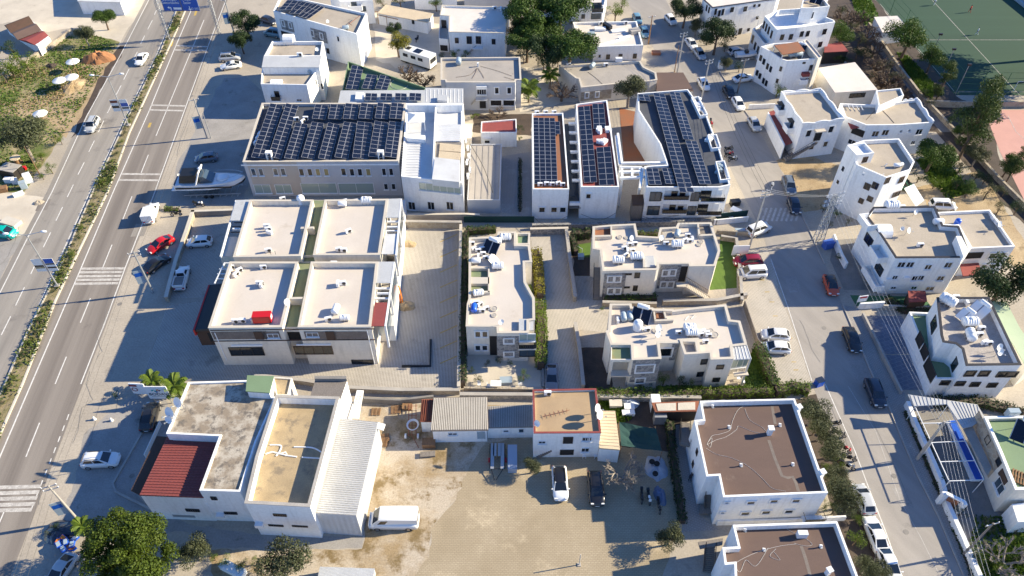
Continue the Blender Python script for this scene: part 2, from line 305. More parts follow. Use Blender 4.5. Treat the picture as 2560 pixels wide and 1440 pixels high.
WP={k:[at(u,v) for u,v in l] for k,l in LN.items()}
def side(line,d):
    L,Rr=ribbon_pts(line,2*abs(d)); return L if d>0 else Rr
def between(name,a,b,z,m):
    vs=[(p.x,p.y,z) for p in a]+[(p.x,p.y,z) for p in b[::-1]]
    o=MB().f(vs,[tuple(range(len(vs)))]).build(name,m); o['kind']='structure'; return o
road_a=between('road',side(WP['l0'],-.9),WP['m0'],.008,'asphalt_a')
road_b=between('road',WP['m1'],side(WP['r1'],.35),.008,'asphalt_b')
def paint(parent,a,b,w,z=.014,m='road_paint',name='lane_line'):
    ribbon([at(*a),at(*b)] if not isinstance(a,list) else [at(*q) for q in a],w,z,z).build(name,m,parent)
paint(road_a,LN['l0'],None,.16); paint(road_a,LN['l1'],None,.16); paint(road_b,LN['r0'],None,.18); paint(road_b,LN['r1'][:8],None,.16)
def z3(x0,y0,s): return [(x0+a/3,y0+b/3) for a,b in pl(s)]
for s,o in (('1215,-40 1180,30; 1175,75 1158,110; 1143,152 1108,220; 1085,268 1055,330; 1030,390 995,455; 968,518 928,597; 908,642 872,710; 845,770 806,848; 778,905 738,992; 708,1055 667,1138; 632,1218 585,1310; 551,1385 505,1478',(0,0)),('470,113 420,215; 380,303 325,415; 280,512 231,615; 183,715 117,852; 80,933 10,1073',(0,480))):
    q=z3(o[0],o[1],s)
    for a,b in zip(q[::2],q[1::2]): paint(road_a,a,b,.15,name='lane_dash')
for a,b in (((510,50),(390,340)),((371,387),(353,432)),((330,491),(307,549)),((280,612),(257,669)),((226,746),(201,807)),((166,892),(138,960)),((99,1057),(65,1142)),((10,1280),(-20,1350))): paint(road_b,a,b,.15,name='lane_dash')
for k in range(9): paint(road_b,(172-10.9*k,1036+27.5*k),(167-10.9*k,1050+27.5*k),.14,name='lane_dash')
for a,b in (((438,114),(521,117)),((435,125),(516,126)),((378,263),(463,265)),((373,275),(458,277)),((305,435),(401,436)),((298,450),(395,451)),((203,672),(312,671)),((200,681),(307,680)),((194,691),(303,690)),((190,700),(300,699)),((187,710),(296,708)),((-40,1220),(102,1216)),((-45,1235),(98,1230)),((-50,1249),(93,1245)),((-55,1264),(87,1260)),((-60,1278),(80,1274))): paint(road_b,a,b,.5,z=.018,m='worn_paint',name='rumble_bar')
for (u,v) in ((430,110),(375,313),(490,33)): paint(road_b,(u+1,v-6),(u-3,v+6),.5,z=.018,m='yellow_paint',name='road_arrow')
# median: raised strip between kerbs
md=between('median_strip',side(WP['m0'],-.25),side(WP['m1'],.25),.16,'median_soil')
for k,sgn in (('m0',-1),('m1',1)):
    L=side(WP[k],.12*sgn); ribbon(L,.24,0,.2).build('kerb','kerb',md)
ap=between('kerb_apron',side(WP['m1'],-.02),side(WP['m1'],-.75),.012,'kerb')
# ground cover sheets (each a few mm above the one below)
SH=[('verge','yard_concrete','-200,-60 420,-60 368,0 300,110 255,100 190,70 120,80 20,55 -200,90',.004),
('field','grass_dirt','-250,230 0,205 105,140 190,75 260,95 300,105 285,130 262,170 235,215 190,290 168,330 150,350 115,400 60,480 -60,480 -250,480',.0055),
('gravel_path','dirt','-100,270 60,250 150,210 215,130 262,120 300,118 200,300 165,345 120,300 40,290 -100,300',.0075),
('yard','yard_concrete','-100,470 90,490 125,500 110,545 50,590 -100,620',.006),
('lay_by','lot_concrete','-200,630 40,560 95,520 20,660 -80,860 -200,900',.005),
('parking_lot','lot_concrete','560,195 615,190 690,260 640,400 600,520 560,512 420,515 440,420 500,300',.004),
('parking_lot','lot_concrete','210,1085 330,990 400,975 420,1010 420,1090 345,1240 395,1300 330,1290 200,1320 140,1330 190,1200',.004),
('concrete_lane','lot_concrete','385,1275 470,1310 640,1335 910,1345 905,1370 700,1375 520,1365 470,1330 300,1330',.006),
('parking_lot','paver_lattice','483,543 600,540 575,640 525,742 420,747 440,690 468,600',.006),
('parking_lot','paver_lattice','418,766 520,750 560,600 1010,570 1157,572 1147,977 870,977 600,952 357,945',.0085),
('lane','paver_lattice_b','1327,588 1420,584 1437,748 1500,744 1530,770 1516,832 1447,824 1462,972 1352,972 1348,760',.006),
('lane','paver_lattice','1437,690 1503,690 1503,750 1437,750',.008),
('parking_lot','paver_lattice_b','1820,690 1835,625 1925,625 1946,720 2030,962 1925,957 1886,850 1850,760 1815,755',.006),
('courtyard','paver_block','1215,1107 1330,1095 1700,1130 1725,1300 1690,1345 1640,1480 1030,1480 1037,1440 1073,1393 1077,1320 1140,1250 1173,1167',.006),
('dirt_yard','dirt_concrete','905,1010 1335,1015 1335,1095 1215,1107 1173,1167 1140,1250 1077,1320 1073,1393 1030,1480 540,1480 520,1372 700,1377 905,1372 912,1330',.004),
('back_lot','dark_soil','1480,985 1940,985 1990,1000 1760,1000 1735,1050 1700,1060 1695,1310 1640,1200 1545,1135 1500,1090',.004),
('walkway','sidewalk_block','1690,1062 1735,1060 1770,1190 1750,1290 1800,1325 1700,1330 1685,1200',.01),
('garden','yard_concrete','1165,830 1340,830 1358,975 1160,975',.004),
('garden','dark_soil','1425,580 1500,565 1505,690 1437,690',.005),
('lawn','lawn','1800,590 1840,600 1842,720 1775,725 1770,690 1800,640',.008),
('lawn','lawn','1440,612 1480,606 1482,642 1450,645',.01),
('lawn','lawn','1870,900 1890,860 1920,960 1880,985 1640,985 1640,965 1860,965',.008),
('garden','dark_soil','1447,870 1520,870 1530,980 1462,975',.006),
('street','street_asphalt','1535,-60 1635,-60 1700,70 1760,130 1800,180 1850,260 1900,330 1950,420 2003,533 2027,583 2062,660 2107,763 2190,960 2217,1007 2293,1187 2347,1293 2410,1440 2440,1500 2245,1500 2200,1400 2150,1260 2080,1100 2030,955 1967,760 1927,647 1905,580 1850,470 1830,430 1770,280 1715,205 1640,130 1590,45',.007),
('sidewalk','sidewalk_block','2107,763 2150,770 2200,900 2262,985 2262,1020 2300,1110 2350,1225 2400,1330 2450,1460 2420,1460 2347,1293 2293,1187 2217,1007 2190,960',.05),
('dirt_yard','dirt','1940,400 2000,385 2110,420 2085,470 2060,520 2010,530 1965,440',.006),
('dirt_yard','dirt','2290,470 2440,430 2480,470 2560,600 2600,700 2480,640 2340,540',.005),
('garden','dark_soil','2075,-20 2150,-30 2195,5 2390,240 2480,280 2500,400 2700,600 2700,640 2560,560 2440,440 2340,330 2230,330 2200,240 2140,160 2060,140',.004),
('planting_strip','dark_soil','1985,1000 2040,985 2078,1060 2118,1160 2150,1250 2165,1300 2195,1440 2150,1480 2085,1300 2068,1230',.006),
('verge','dark_soil','300,114 316,114 243,240 198,330 178,345 205,290 262,170',.009),
('courtyard','slate_tile','2158,790 2255,790 2295,885 2205,885',.03),
('courtyard','slate_tile','2205,888 2297,888 2345,975 2245,975',.03),
('front_yard','concrete_dark','2085,600 2160,595 2200,700 2190,725 2110,725 2075,650',.02),
('restaurant_yard','concrete_dark','2265,1010 2460,1010 2570,1320 2420,1400 2330,1200',.012),
('lawn','grass_dirt','2440,1290 2600,1290 2600,1500 2470,1500 2420,1380',.01),
('pitch','turf','2150,-60 2900,-60 2900,240 2388,238 2190,0',.02),
('ball_court','pink_court','2460,275 2900,275 2900,520 2560,500 2500,380',.02),
('lawn','lawn','2125,-20 2170,-20 2200,50 2165,65 2140,40',.012),
('lawn','lawn','2240,130 2270,140 2335,215 2330,245 2290,215',.012),
('lawn','lawn','2290,400 2360,390 2420,470 2380,490 2330,450',.012),
('path','concrete_dark','2170,60 2200,95 2300,240 2380,330 2350,330 2240,180 2160,90',.009),
('courtyard','sidewalk_block','1255,390 1325,380 1330,545 1250,530',.006),
('garden','dark_soil','1180,285 1330,285 1330,340 1180,330',.005),
('courtyard','yard_concrete','1300,170 1460,170 1450,250 1300,280',.005),
('courtyard','yard_concrete','930,30 1100,60 1100,150 1050,190 940,150',.005)]
def rough_edge(px):
    q=pl(px); out=[]
    for i,a in enumerate(q):
        c=q[(i+1)%len(q)]; d=math.hypot(c[0]-a[0],c[1]-a[1]); n=max(1,min(30,int(d/16)))
        for k in range(n):
            t=k/n; j=0 if k==0 else 1; out.append((a[0]+(c[0]-a[0])*t+j*rnd.uniform(-4,4),a[1]+(c[1]-a[1])*t+j*rnd.uniform(-3,3)))
    return out
for n,m,px,z in SH: sheet(n,rough_edge(px) if m in ('dirt','grass_dirt','dark_soil','dirt_concrete','paver_block','yard_concrete','lot_concrete') else px,z,m)
ST=[o for o in bpy.data.objects if o.name=='street'][0]
paint(ST,pl('1927,647 1967,760 2030,953 2063,960 2110,1067 2137,1127 2173,1223 2217,1337 2253,1440')[0:3],None,.12)
paint(ST,pl('2063,960 2110,1067 2137,1127 2173,1223 2217,1337 2253,1440'),None,.12)
paint(ST,pl('2120,965 2190,1080 2250,1250 2300,1340 2370,1480'),None,.07,m='worn_paint')
for k in range(9): paint(ST,(1905+12*k,520),(1893+12*k,553),.35,m='worn_paint',name='crossing_bar')
for ln in (pl('2003,533 2027,583 2062,660'),pl('2107,763 2190,960 2217,1007 2293,1187 2347,1293 2410,1440'),pl('1800,180 1850,260 1900,330')):
    ribbon([at(*q) for q in ln],.2,0,.14).build('kerb','concrete',ST)
PT=[o for o in bpy.data.objects if o.name.startswith('parking_lot')]
for y in range(592,925,38): # faded yellow bay lines along the east wall
    paint(PT[3],(1100,y+13),(1143,y-6),.16,z=.016,m='yellow_paint',name='bay_line')
for u,v in ((1905,700),(1918,730),(1930,755),(1938,790),(1970,885),(1985,905),(1990,925),(1975,845)):
    paint(PT[4],(u-6,v),(u+6,v),.12,z=.016,m='yellow_paint',name='bay_line')
# pitch markings
PI=[o for o in bpy.data.objects if o.name=='pitch'][0]
for a,b in (((2330,0),(2560,250)),((2290,100),(2700,100)),((2200,10),(2385,228)),((2395,230),(2800,230))): paint(PI,a,b,.1,z=.03,m='worn_paint',name='pitch_line')
PC=[o for o in bpy.data.objects if o.name=='ball_court'][0]
for a,b in (((2520,290),(2540,330)),((2540,330),(2575,360)),((2500,420),(2570,425))): paint(PC,a,b,.1,z=.03,m='worn_paint',name='court_line')

# cracks and patches in the paving, drain covers
CR=[('292,640 285,690 270,745 262,800 240,830 255,880 237,905','road_b'),('225,930 215,960 232,1000 205,1020 195,1080 175,1120','g'),('150,1100 120,1180 100,1230 95,1270','g'),('262,985 240,1040 232,1090 215,1130','g'),('300,985 282,1050','g'),('470,300 452,350 440,400','g'),('2075,1010 2110,1090 2150,1190','ST'),('2160,1010 2230,1150 2290,1290','ST'),('2000,800 2030,870 2060,920','ST'),('1850,420 1880,480 1920,560','ST'),('50,560 40,600 20,640 -5,670','g')]
for px,k in CR:
    q=pl(px); ln=[]
    for a,c in zip(q,q[1:]):
        for i in range(4): t=i/4; ln.append(at(a[0]+(c[0]-a[0])*t+rnd.uniform(-1.6,1.6),a[1]+(c[1]-a[1])*t+rnd.uniform(-2,2)))
    ribbon(ln,.055,.021,.021).build('crack','concrete_dark',{'road_b':road_b,'g':g,'ST':ST}[k])
for u,v,k in ((1868,300,ST),(1945,620,ST),(2060,820,ST),(2235,1190,ST),(2265,1330,ST),(300,760,road_b),(95,640,road_a),(480,240,g),(330,1190,g)):
    p=at(u,v); MB().lathe([(.02,.016),(.33,.016),(.33,.024),(.02,.024)],14,(p.x,p.y,0)).build('manhole_cover','concrete_dark',k)
for px,z,m,k in (('340,560 372,560 360,590 326,592',.0135,'asphalt_a',road_b),('100,500 128,498 118,525 88,528',.0135,'asphalt_b',road_a),('2120,900 2160,900 2180,950 2140,952',.013,'lot_concrete',ST),('1960,690 1990,690 2005,730 1975,732',.013,'lot_concrete',ST),('2230,1220 2262,1215 2285,1270 2255,1275',.013,'lot_concrete',ST)):
    sheet('repair_patch',px,z,m,None,k)
# ---------------- building kit ----------------
class Bd: pass
def block(b,px,z,wl_m,rf_m,pw=.25,ph=.45,cap=None,z0=0.,pz=None,over=.12,rname='roof'):
    """one volume of a building: walls z0..z, roof sunk ph below the parapet top"""
    p=ccw(pxs(pl(px) if isinstance(px,str) else px,z)); n=len(p)
    if not hasattr(b,'root'):
        c=cen(p); b.root=root(b.name,(c.x,c.y,0),b.label,b.cat); b.blocks=[]
    b.blocks.append((p,z0,z))
    if ph>0:
        q=inset(p,pw); vs=[(a.x,a.y,z0) for a in p]+[(a.x,a.y,z) for a in p]+[(a.x,a.y,z) for a in q]+[(a.x,a.y,z-ph) for a in q]
        fs=[]
        for i in range(n):
            j=(i+1)%n; fs+=[(i,j,n+j,n+i),(2*n+i,2*n+j,3*n+j,3*n+i)]
            if not cap: fs.append((n+i,n+j,2*n+j,2*n+i))
        MB().f(vs,fs).build('wall',wl_m,b.root)
        if cap:
            p2=inset(p,-.05); q2=inset(p,pw+.04); vs=[(a.x,a.y,zz) for zz in (z-.02,z+.06) for a in p2]+[(a.x,a.y,zz) for zz in (z-.02,z+.06) for a in q2]; fs=[]
            for i in range(n):
                j=(i+1)%n; fs+=[(i,j,n+j,n+i),(n+i,n+j,3*n+j,3*n+i),(2*n+j,2*n+i,3*n+i,3*n+j),(j,i,2*n+i,2*n+j)]
            MB().f(vs,fs).build('parapet_cap',cap,b.root)
        r=MB().f([(a.x,a.y,z-ph+.004) for a in q],[tuple(range(n))]).build(rname,rf_m,b.root); zr=z-ph+.004
    else:
        MB().prism(p,z0,z-.14).build('wall',wl_m,b.root); r=MB().prism(inset(p,-over),z-.138,z,bot=True).build(rname,rf_m,b.root); zr=z
    b.zr=zr; b.roof=r
    return b
def building(name,label,px,z,wm,rm,cat='building',**k):
    b=Bd(); b.name=name; b.label=label; b.cat=cat; block(b,px,z,wm,rm,**k); return b
def hit(b,u,v,only=None):
    """where the sight line through a surveyed point meets the building's outer walls"""
    d=ray(u,v); o=V3((0,0,CAMH)); best=None
    for bi,(p,z0,z1) in enumerate(b.blocks):
        if only is not None and bi!=only: continue
        n=len(p)
        for i in range(n):
            a=p[i]; c=p[(i+1)%n]; e=c-a; nn=V3((e.y,-e.x,0)).normalized(); dn=d.dot(nn)
            if dn>=-1e-6: continue
            t=(a-o).dot(nn)/dn; h=o+d*t; s=(h-a).dot(e)/e.dot(e)
            if -.03<=s<=1.03 and z0-.8<=h.z<=z1+.2 and (best is None or t<best[0]): best=(t,h,nn)
    return best
WC={}
def winmesh(w,h,style):
    k=(round(w,2),round(h,2),style)
    if k in WC: return WC[k]
    fm={'w':'frame_white','d':'frame_dark','b':'frame_brown','g':'frame_white','o':'frame_dark','s':'frame_white','y':'frame_white','v':'frame_dark'}[style[0]]
    gm={'w':'glass_dark','d':'glass_dark','b':'glass_dark','g':'glass_green','o':'opening_shade','s':'glass_blue','y':'glass_amber','v':'glass_blue'}[style[0]]  # style o: pane of painted shade instead of a cut hole
    nm_=int(style[1]) if len(style)>1 and style[1].isdigit() else 1
    f=MB(); t=.07; D=.10
    for x,z,sx,sz in ((-w/2+t/2,0,t,h-2*t),(w/2-t/2,0,t,h-2*t),(0,h/2-t/2,w,t),(0,-h/2+t/2,w,t)): f.box((x,-D/2+.02,z),(sx,D,sz))
    for i in range(1,nm_): f.box((-w/2+i*w/nm_,-.045,0),(.05,.05,h-2*t))
    if 'S' in style: # pale plaster surround
        s=.13
        for x,z,sx,sz in ((-w/2-s/2,0,s,h+2*s),(w/2+s/2,0,s,h+2*s),(0,h/2+s/2,w,s),(0,-h/2-s/2,w,s)): f.box((x,-.05,z),(sx,.14,sz))
    sill=MB().box((0,-.1,-h/2-.045),(w+.2,.24,.08)) if style[0] in 'wsyg' and 'S' not in style else None
    g=MB().box((0,-.012,0),(w-2*t+.02,.02,h-2*t+.02))
    WC[k]=(f.mesh('window',fm),g.mesh('pane',gm),sill.mesh('sill','white_plaster') if sill else None); return WC[k]
def win(b,s,style='w2',only=None,name='window'):
    """s: 'u,v,width,height; ...' surveyed centre on the facade plus size in metres"""
    for q in s.split(';'):
        u,v,w,h=[float(x) for x in q.replace(',',' ').split()]; r=hit(b,u,v,only)
        if not r: print('no wall at',b.name,u,v); continue
        _,p,nn=r; f,g,sl=winmesh(w,h,style); p=p+nn*.015; rz=math.atan2(nn.y,nn.x)+math.pi/2
        o=link(name,f,b.root,p,(0,0,rz)); link('pane',g,o)
        if sl: link('sill',sl,o)
def panel(b,u,v,w,h,m,d=.06,name='panel',only=None,dz=0.):
    r=hit(b,u,v,only)
    if not r: print('no wall for panel',b.name,u,v); return
    _,p,nn=r; rz=math.atan2(nn.y,nn.x)+math.pi/2
    o=link(name,MB().box((0,-d/2+.01,0),(w,d,h)).mesh(name,m),b.root,p,(0,0,rz)); o['w']=w; return o
def balcony(b,u,v,w,d,m='white_plaster',rail='solid',h=.95,only=None):
    r=hit(b,u,v,only)
    if not r: print('no wall for balcony',b.name,u,v); return
    _,p,nn=r; rz=math.atan2(nn.y,nn.x)+math.pi/2
    o=link('balcony',MB().box((0,-d/2,0),(w,d,.18)).mesh('balcony',m),b.root,p,(0,0,rz)); f=MB()
    if rail=='solid':
        f.box((0,-d+.06,h/2+.092),(w,.12,h)).box((-w/2+.06,-d/2+.06,h/2+.092),(.12,d-.12,h)).box((w/2-.06,-d/2+.06,h/2+.092),(.12,d-.12,h)); link('parapet',f.mesh('parapet',m),o)
    else:
        for i in range(int(w/.3)+1): f.tube((-w/2+.04+i*(w-.08)/int(w/.3),-d+.04,.09),(-w/2+.04+i*(w-.08)/int(w/.3),-d+.04,h),.022,4)
        f.box((0,-d+.04,h),(w,.06,.06)).box((-w/2+.03,-d/2,h),(.05,d,.05)).box((w/2-.03,-d/2,h),(.05,d,.05)); link('railing',f.mesh('railing',rail),o)
        if rail=='black_metal': link('balustrade_panel',MB().box((0,-d+.1,.5),(w-.1,.02,.8)).mesh('balustrade_panel','glass_dark'),o)
    return o
def door(b,s,m='frame_brown',only=None):
    for q in s.split(';'):
        u,v,w,h=[float(x) for x in q.replace(',',' ').split()]; r=hit(b,u,v,only)
        if not r: print('no wall for door',b.name,u,v); continue
        _,p,nn=r; rz=math.atan2(nn.y,nn.x)+math.pi/2
        f=MB().box((0,-.03,0),(w,.08,h)).box((-w/2-.05,-.05,0),(.1,.14,h)).box((w/2+.05,-.05,0),(.1,.14,h)).box((0,-.05,h/2+.05),(w+.2,.14,.1))
        o=link('door',f.mesh('door',m),b.root,p,(0,0,rz)); link('handle',MB().box((w/2-.12,-.1,0),(.04,.06,.2)).mesh('handle','galvanised'),o)
def stairs(b,a,c,z0,z1,w,m='concrete',rail=None,n=None):
    """straight outside flight from point a (height z0) to c (height z1)"""
    A=at(a[0],a[1],z0); C=at(c[0],c[1],z1); n=n or max(4,int((z1-z0)/.18)); d=V3((C.x-A.x,C.y-A.y,0)); L=d.length; d.normalize(); rz=math.atan2(d.y,d.x)
    pr=b.root if hasattr(b,'root') else b
    st=MB().f([],[])
    slope=MB(); k=V3((-d.y,d.x,0))*(w/2)
    vs=[A-k,A+k,C+k-V3((0,0,.05)),C-k-V3((0,0,.05)),A-k-V3((0,0,.3)),A+k-V3((0,0,.3)),C+k-V3((0,0,.35)),C-k-V3((0,0,.35))]
    slope.f(vs,[(3,2,1,0),(4,5,6,7),(0,1,5,4),(1,2,6,5),(2,3,7,6),(3,0,4,7)])
    s=slope.build('stair',m,pr); g=L/n; me=MB().box((0,0,0),(g*1.05,w*.98,(z1-z0)/n)).mesh('step',m)
    for i in range(n):
        p=A+d*(g*(i+.5)); p.z=z0+(z1-z0)*(i+.5)/n; link('step',me,s,p,(0,0,rz))
    if rail:
        f=MB()
        for sg in (-1,1):
            f.tube(A+k*sg+V3((0,0,.95)),C+k*sg+V3((0,0,.95)),.035,5)
            for i in range(n+1): p=A+d*(L*i/n); p.z=z0+(z1-z0)*i/n; f.tube(p+k*sg,p+k*sg+V3((0,0,.95)),.018,4)
        f.build('railing',rail,pr)
    return s
def slab(parent,name,px,z0,z1,m,zp=None):
    """flat piece of a building outlined at height zp (default its top)"""
    p=pxs(pl(px) if isinstance(px,str) else px,z1 if zp is None else zp); return MB().prism(p,z0,z1,bot=True).build(name,m,parent)
def posts(parent,pts,z0,z1,r,m,name='post',sq=False):
    for u,v in pts:
        p=at(u,v,z1); b=MB()
        if sq: b.box((p.x,p.y,(z0+z1)/2),(2*r,2*r,z1-z0))
        else: b.tube((p.x,p.y,z0),(p.x,p.y,z1),r,8)
        b.build(name,m,parent)
def beams(parent,prs,w,h,m,name='beam'):
    for (a,c,z) in prs:
        A=at(a[0],a[1],z); C=at(c[0],c[1],z); d=C-A; b=MB().box((A+C)/2-V3((0,0,h/2)),(d.length,w,h),math.atan2(d.y,d.x)); b.build(name,m,parent)
def seams(parent,px,z,n,m,name='roof_seam',along=0,hh=.05,rw_=.06):
    """standing seams / boards on a sheet roof: n ribs between edge 0-1 and edge 3-2 of the quad"""
    q=pxs(pl(px),z); a,b_,c,d=[q[(i+along)%4] for i in range(4)]
    for i in range(n+1):
        t=i/n; s=a.lerp(b_,t); e=d.lerp(c,t); w=e-s; MB().box((s+e)/2+V3((0,0,hh/2)),(w.length,rw_,hh),math.atan2(w.y,w.x)).build(name,m,parent)
# ---------------- photovoltaic arrays ----------------
def solar(label,px,zt,zb,nx,ny,base,hi='L',gap=.018):
    """px: four corners TL TR BR BL of one tilted array; zt height of its high edge, zb of its low edge"""
    zz={'L':(zt,zb,zb,zt),'R':(zb,zt,zt,zb),'T':(zt,zt,zb,zb),'F':(zt,)*4}[hi]
    TL,TR,BR,BL=[at(u,v,z) for (u,v),z in zip(pl(px),zz)]
    c=(TL+TR+BR+BL)/4; r=root('solar_array',(c.x,c.y,base),label,'solar panels')
    ex=((TR-TL)+(BR-BL))/2/nx; ey=((BL-TL)+(BR-TR))/2/ny; n=ey.cross(ex).normalized()
    if n.z<0: n=-n
    ux=ex.normalized(); uy=ey.normalized(); hx=ex/2-ux*gap/2; hy=ey/2-uy*gap/2; fw=.03
    ix=hx-ux*fw; iy=hy-uy*fw; th=n*.05
    vs=[-hx-hy,hx-hy,hx+hy,-hx+hy]; vs=[v-th for v in vs]+vs+[-ix-iy,ix-iy,ix+iy,-ix+iy]
    fs=[(3,2,1,0)]+[(i,(i+1)%4,4+(i+1)%4,4+i) for i in range(4)]+[(4+i,4+(i+1)%4,8+(i+1)%4,8+i) for i in range(4)]+[(8,9,10,11)]
    me=mesh('solar_panel',vs,fs,['aluminium','pv_cell'],[0]*9+[1])
    for j in range(ny):
        for i in range(nx):
            s=(i+.5)/nx; t=(j+.5)/ny; p=TL.lerp(TR,s).lerp(BL.lerp(BR,s),t); link('solar_panel',me,r,p)
    f=MB()
    for t in (.06,.5,.94) if ny>4 else (.12,.88):
        a=TL.lerp(BL,t); e=TR.lerp(BR,t); f.tube(a-n*.1,e-n*.1,.035,4)
        for q in (a,e): f.tube((q.x,q.y,base),q-n*.08,.03,4)
    f.build('support_frame','galvanised',r)
    return r
# ---------------- roof and yard equipment: prototypes copied to their places ----------------
PROTO={}
def proto(kind):
    if kind in PROTO: return PROTO[kind]
    P=[]   # (name, mesh, parent index, material slot recolourable)
    def add(n,b,m,par=None,sm=False): P.append((n,b.mesh(n,m,sm),par)); return len(P)-1
    if kind=='ac':
        i=add('housing',MB().box((0,0,.42),(.9,.36,.62)),'white_plastic'); add('fan_grille',MB().lathe([(.0,0),(.25,0),(.25,.03),(.0,.03)],14,(0,0,0)),'frame_dark',i)
        b=MB(); b.box((-.32,0,.055),(.06,.5,.11)).box((.32,0,.055),(.06,.5,.11)); add('foot_rail',b,'galvanised')
    elif kind=='htank':
        pr=[(.05,-.95),(.45,-.9),(.58,-.78)]
        for k in range(5): x=-.7+k*.3; pr+=[(.6,x),(.6,x+.2),(.55,x+.23),(.55,x+.27)]
        pr+=[(.58,.8),(.45,.9),(.05,.95)]
        add('tank_body',MB().lathe(pr,16,(0,0,.72),'X'),'white_plastic',None,True); add('lid',MB().lathe([(.2,1.3),(.2,1.4),(.02,1.42)],12),'white_plastic')
        b=MB()
        for x in (-.6,0,.6): b.box((x,0,.13),(.14,1.0,.26))
        add('cradle',b,'galvanised')
    elif kind=='vtank':
        add('tank_body',MB().lathe([(.62,0),(.64,.1),(.64,.5),(.61,.55),(.64,.6),(.64,1.2),(.5,1.45),(.2,1.52)],20),'white_plastic',None,True); add('lid',MB().lathe([(.2,1.5),(.2,1.6),(.02,1.62)],12),'white_plastic')
    elif kind=='drum':
        add('tank_body',MB().lathe([(.02,-.75),(.4,-.72),(.48,-.6),(.48,.6),(.4,.72),(.02,.75)],16,(0,0,.62),'X'),'white_plastic',None,True)
        b=MB()
        for x in (-.45,.45): b.box((x,0,.1),(.08,.7,.2)).box((x,-.3,.2),(.06,.06,.3)).box((x,.3,.2),(.06,.06,.3))
        add('cradle',b,'galvanised')
    elif kind=='dish':
        b=MB(); n=18; vs=[V3((0,0,-.0))]; fs=[]
        for k in (1,2,3):
            r=.42*k/3
            for i in range(n): a=i*2*math.pi/n; vs.append(V3((r*math.cos(a),r*math.sin(a),.75*r*r)))
        fs=[(0,1+i,1+(i+1)%n) for i in range(n)]
        for k in (0,1): fs+=[(1+k*n+i,1+(k+1)*n+i,1+(k+1)*n+(i+1)%n,1+k*n+(i+1)%n) for i in range(n)]
        e=Euler((R(60),0,0)).to_matrix(); vs=[e@v+V3((0,-.1,1.0)) for v in vs]; b.f(vs,fs); i=add('reflector',b,'white_plastic',None,True)
        b=MB().tube((0,.05,0),(0,0,1.0),.03,6); add('mast',b,'galvanised'); add('feed_arm',MB().tube((0,-.1,.72),(0,-.75,1.15),.015,4).box((0,-.75,1.17),(.09,.12,.09)),'galvanised')
    elif kind=='heater':
        b=MB()
        for x in (-.62,.62):
            b.box((x,-.3,.75),(1.14,2.0,.08),0,R(40))
        add('collector',b,'pv_cell'); fr=MB()
        for x in (-.62,.62):
            for s in (-1,1): fr.box((x+s*.57,-.3,.77),(.06,2.0,.11),0,R(40))
        add('collector_frame',fr,'aluminium'); add('tank_body',MB().lathe([(.02,-.8),(.28,-.78),(.32,-.7),(.32,.7),(.28,.78),(.02,.8)],14,(0,.65,1.55),'X'),'white_plastic',None,True)
        st=MB()
        for x in (-.7,.7): st.tube((x,.65,0),(x,.65,1.3),.03,4).tube((x,-1.05,0),(x,-1.05,.15),.03,4).tube((x,.65,.05),(x,-1.0,.05),.025,4)
        add('stand',st,'galvanised')
    elif kind=='vent':
        add('flue',MB().box((0,0,.35),(.3,.3,.7)),'white_plaster'); add('cowl',MB().box((0,0,.78),(.42,.42,.12)),'white_plaster')
    elif kind=='pipe':
        add('pipe',MB().tube((0,0,0),(0,0,.35),.06,8).tube((0,0,.35),(.22,0,.4),.06,8),'white_plastic'); add('collar',MB().tube((0,0,0),(0,0,.05),.16,10),'galvanised')
    elif kind=='hatch':
        add('rim',MB().lathe([(.42,0),(.42,.14),(.36,.14),(.36,.08)],16),'cream_cap'); add('cover',MB().lathe([(.35,.07),(.35,.1),(.02,.13)],16),'concrete')
    elif kind=='antenna':
        add('mast',MB().tube((0,0,0),(0,0,1.4),.02,5),'galvanised'); b=MB().tube((0,-.5,1.3),(0,.5,1.3),.012,4)
        for k in range(6): b.tube((-.3,-.45+k*.18,1.3),(.3,-.45+k*.18,1.3),.01,4)
        add('aerial',b,'galvanised')
    elif kind=='cabinet':
        add('body',MB().box((0,0,.7),(1.5,.75,1.3)),'white_plastic'); add('door_panel',MB().box((-.36,-.385,.7),(.66,.03,1.15)).box((.36,-.385,.7),(.66,.03,1.15)),'white_plastic'); add('plinth',MB().box((0,0,.03),(1.4,.65,.06)),'black_metal')
    elif kind=='pallet':
        b=MB()
        for k in range(6): b.box((0,-.5+k*.2,.13),(1.2,.1,.025))
        add('deck_board',b,'wood'); s=MB()
        for x in (-.5,0,.5): s.box((x,0,.06),(.1,1.1,.1))
        add('bearer',s,'wood')
    elif kind=='chair':
        add('seat',MB().box((0,0,.44),(.45,.45,.05)),'white_plastic'); add('backrest',MB().box((0,.22,.7),(.45,.05,.48)),'white_plastic')
        for x in (-.2,.2):
            for y in (-.2,.2): add('leg',MB().tube((x,y,0),(x,y,.42),.025,5),'white_plastic')
    elif kind=='table':
        add('table_top',MB().box((0,0,.73),(1.2,.8,.05)),'white_plastic')
        for x in (-.5,.5):
            for y in (-.3,.3): add('leg',MB().tube((x,y,0),(x,y,.71),.03,5),'white_plastic')
    PROTO[kind]=P
    if kind=='ac': pass
    return P
NAMES={'ac':('air_conditioner','air conditioner'),'htank':('water_tank','water tank'),'vtank':('water_tank','water tank'),'drum':('water_tank','water tank'),'dish':('satellite_dish','satellite dish'),'heater':('solar_water_heater','water heater'),'vent':('chimney','chimney'),'pipe':('vent_pipe','vent pipe'),'hatch':('roof_hatch','roof hatch'),'antenna':('tv_antenna','antenna'),'cabinet':('cabinet','cabinet'),'pallet':('wooden_pallet','pallet'),'chair':('garden_chair','chair'),'table':('garden_table','table')}
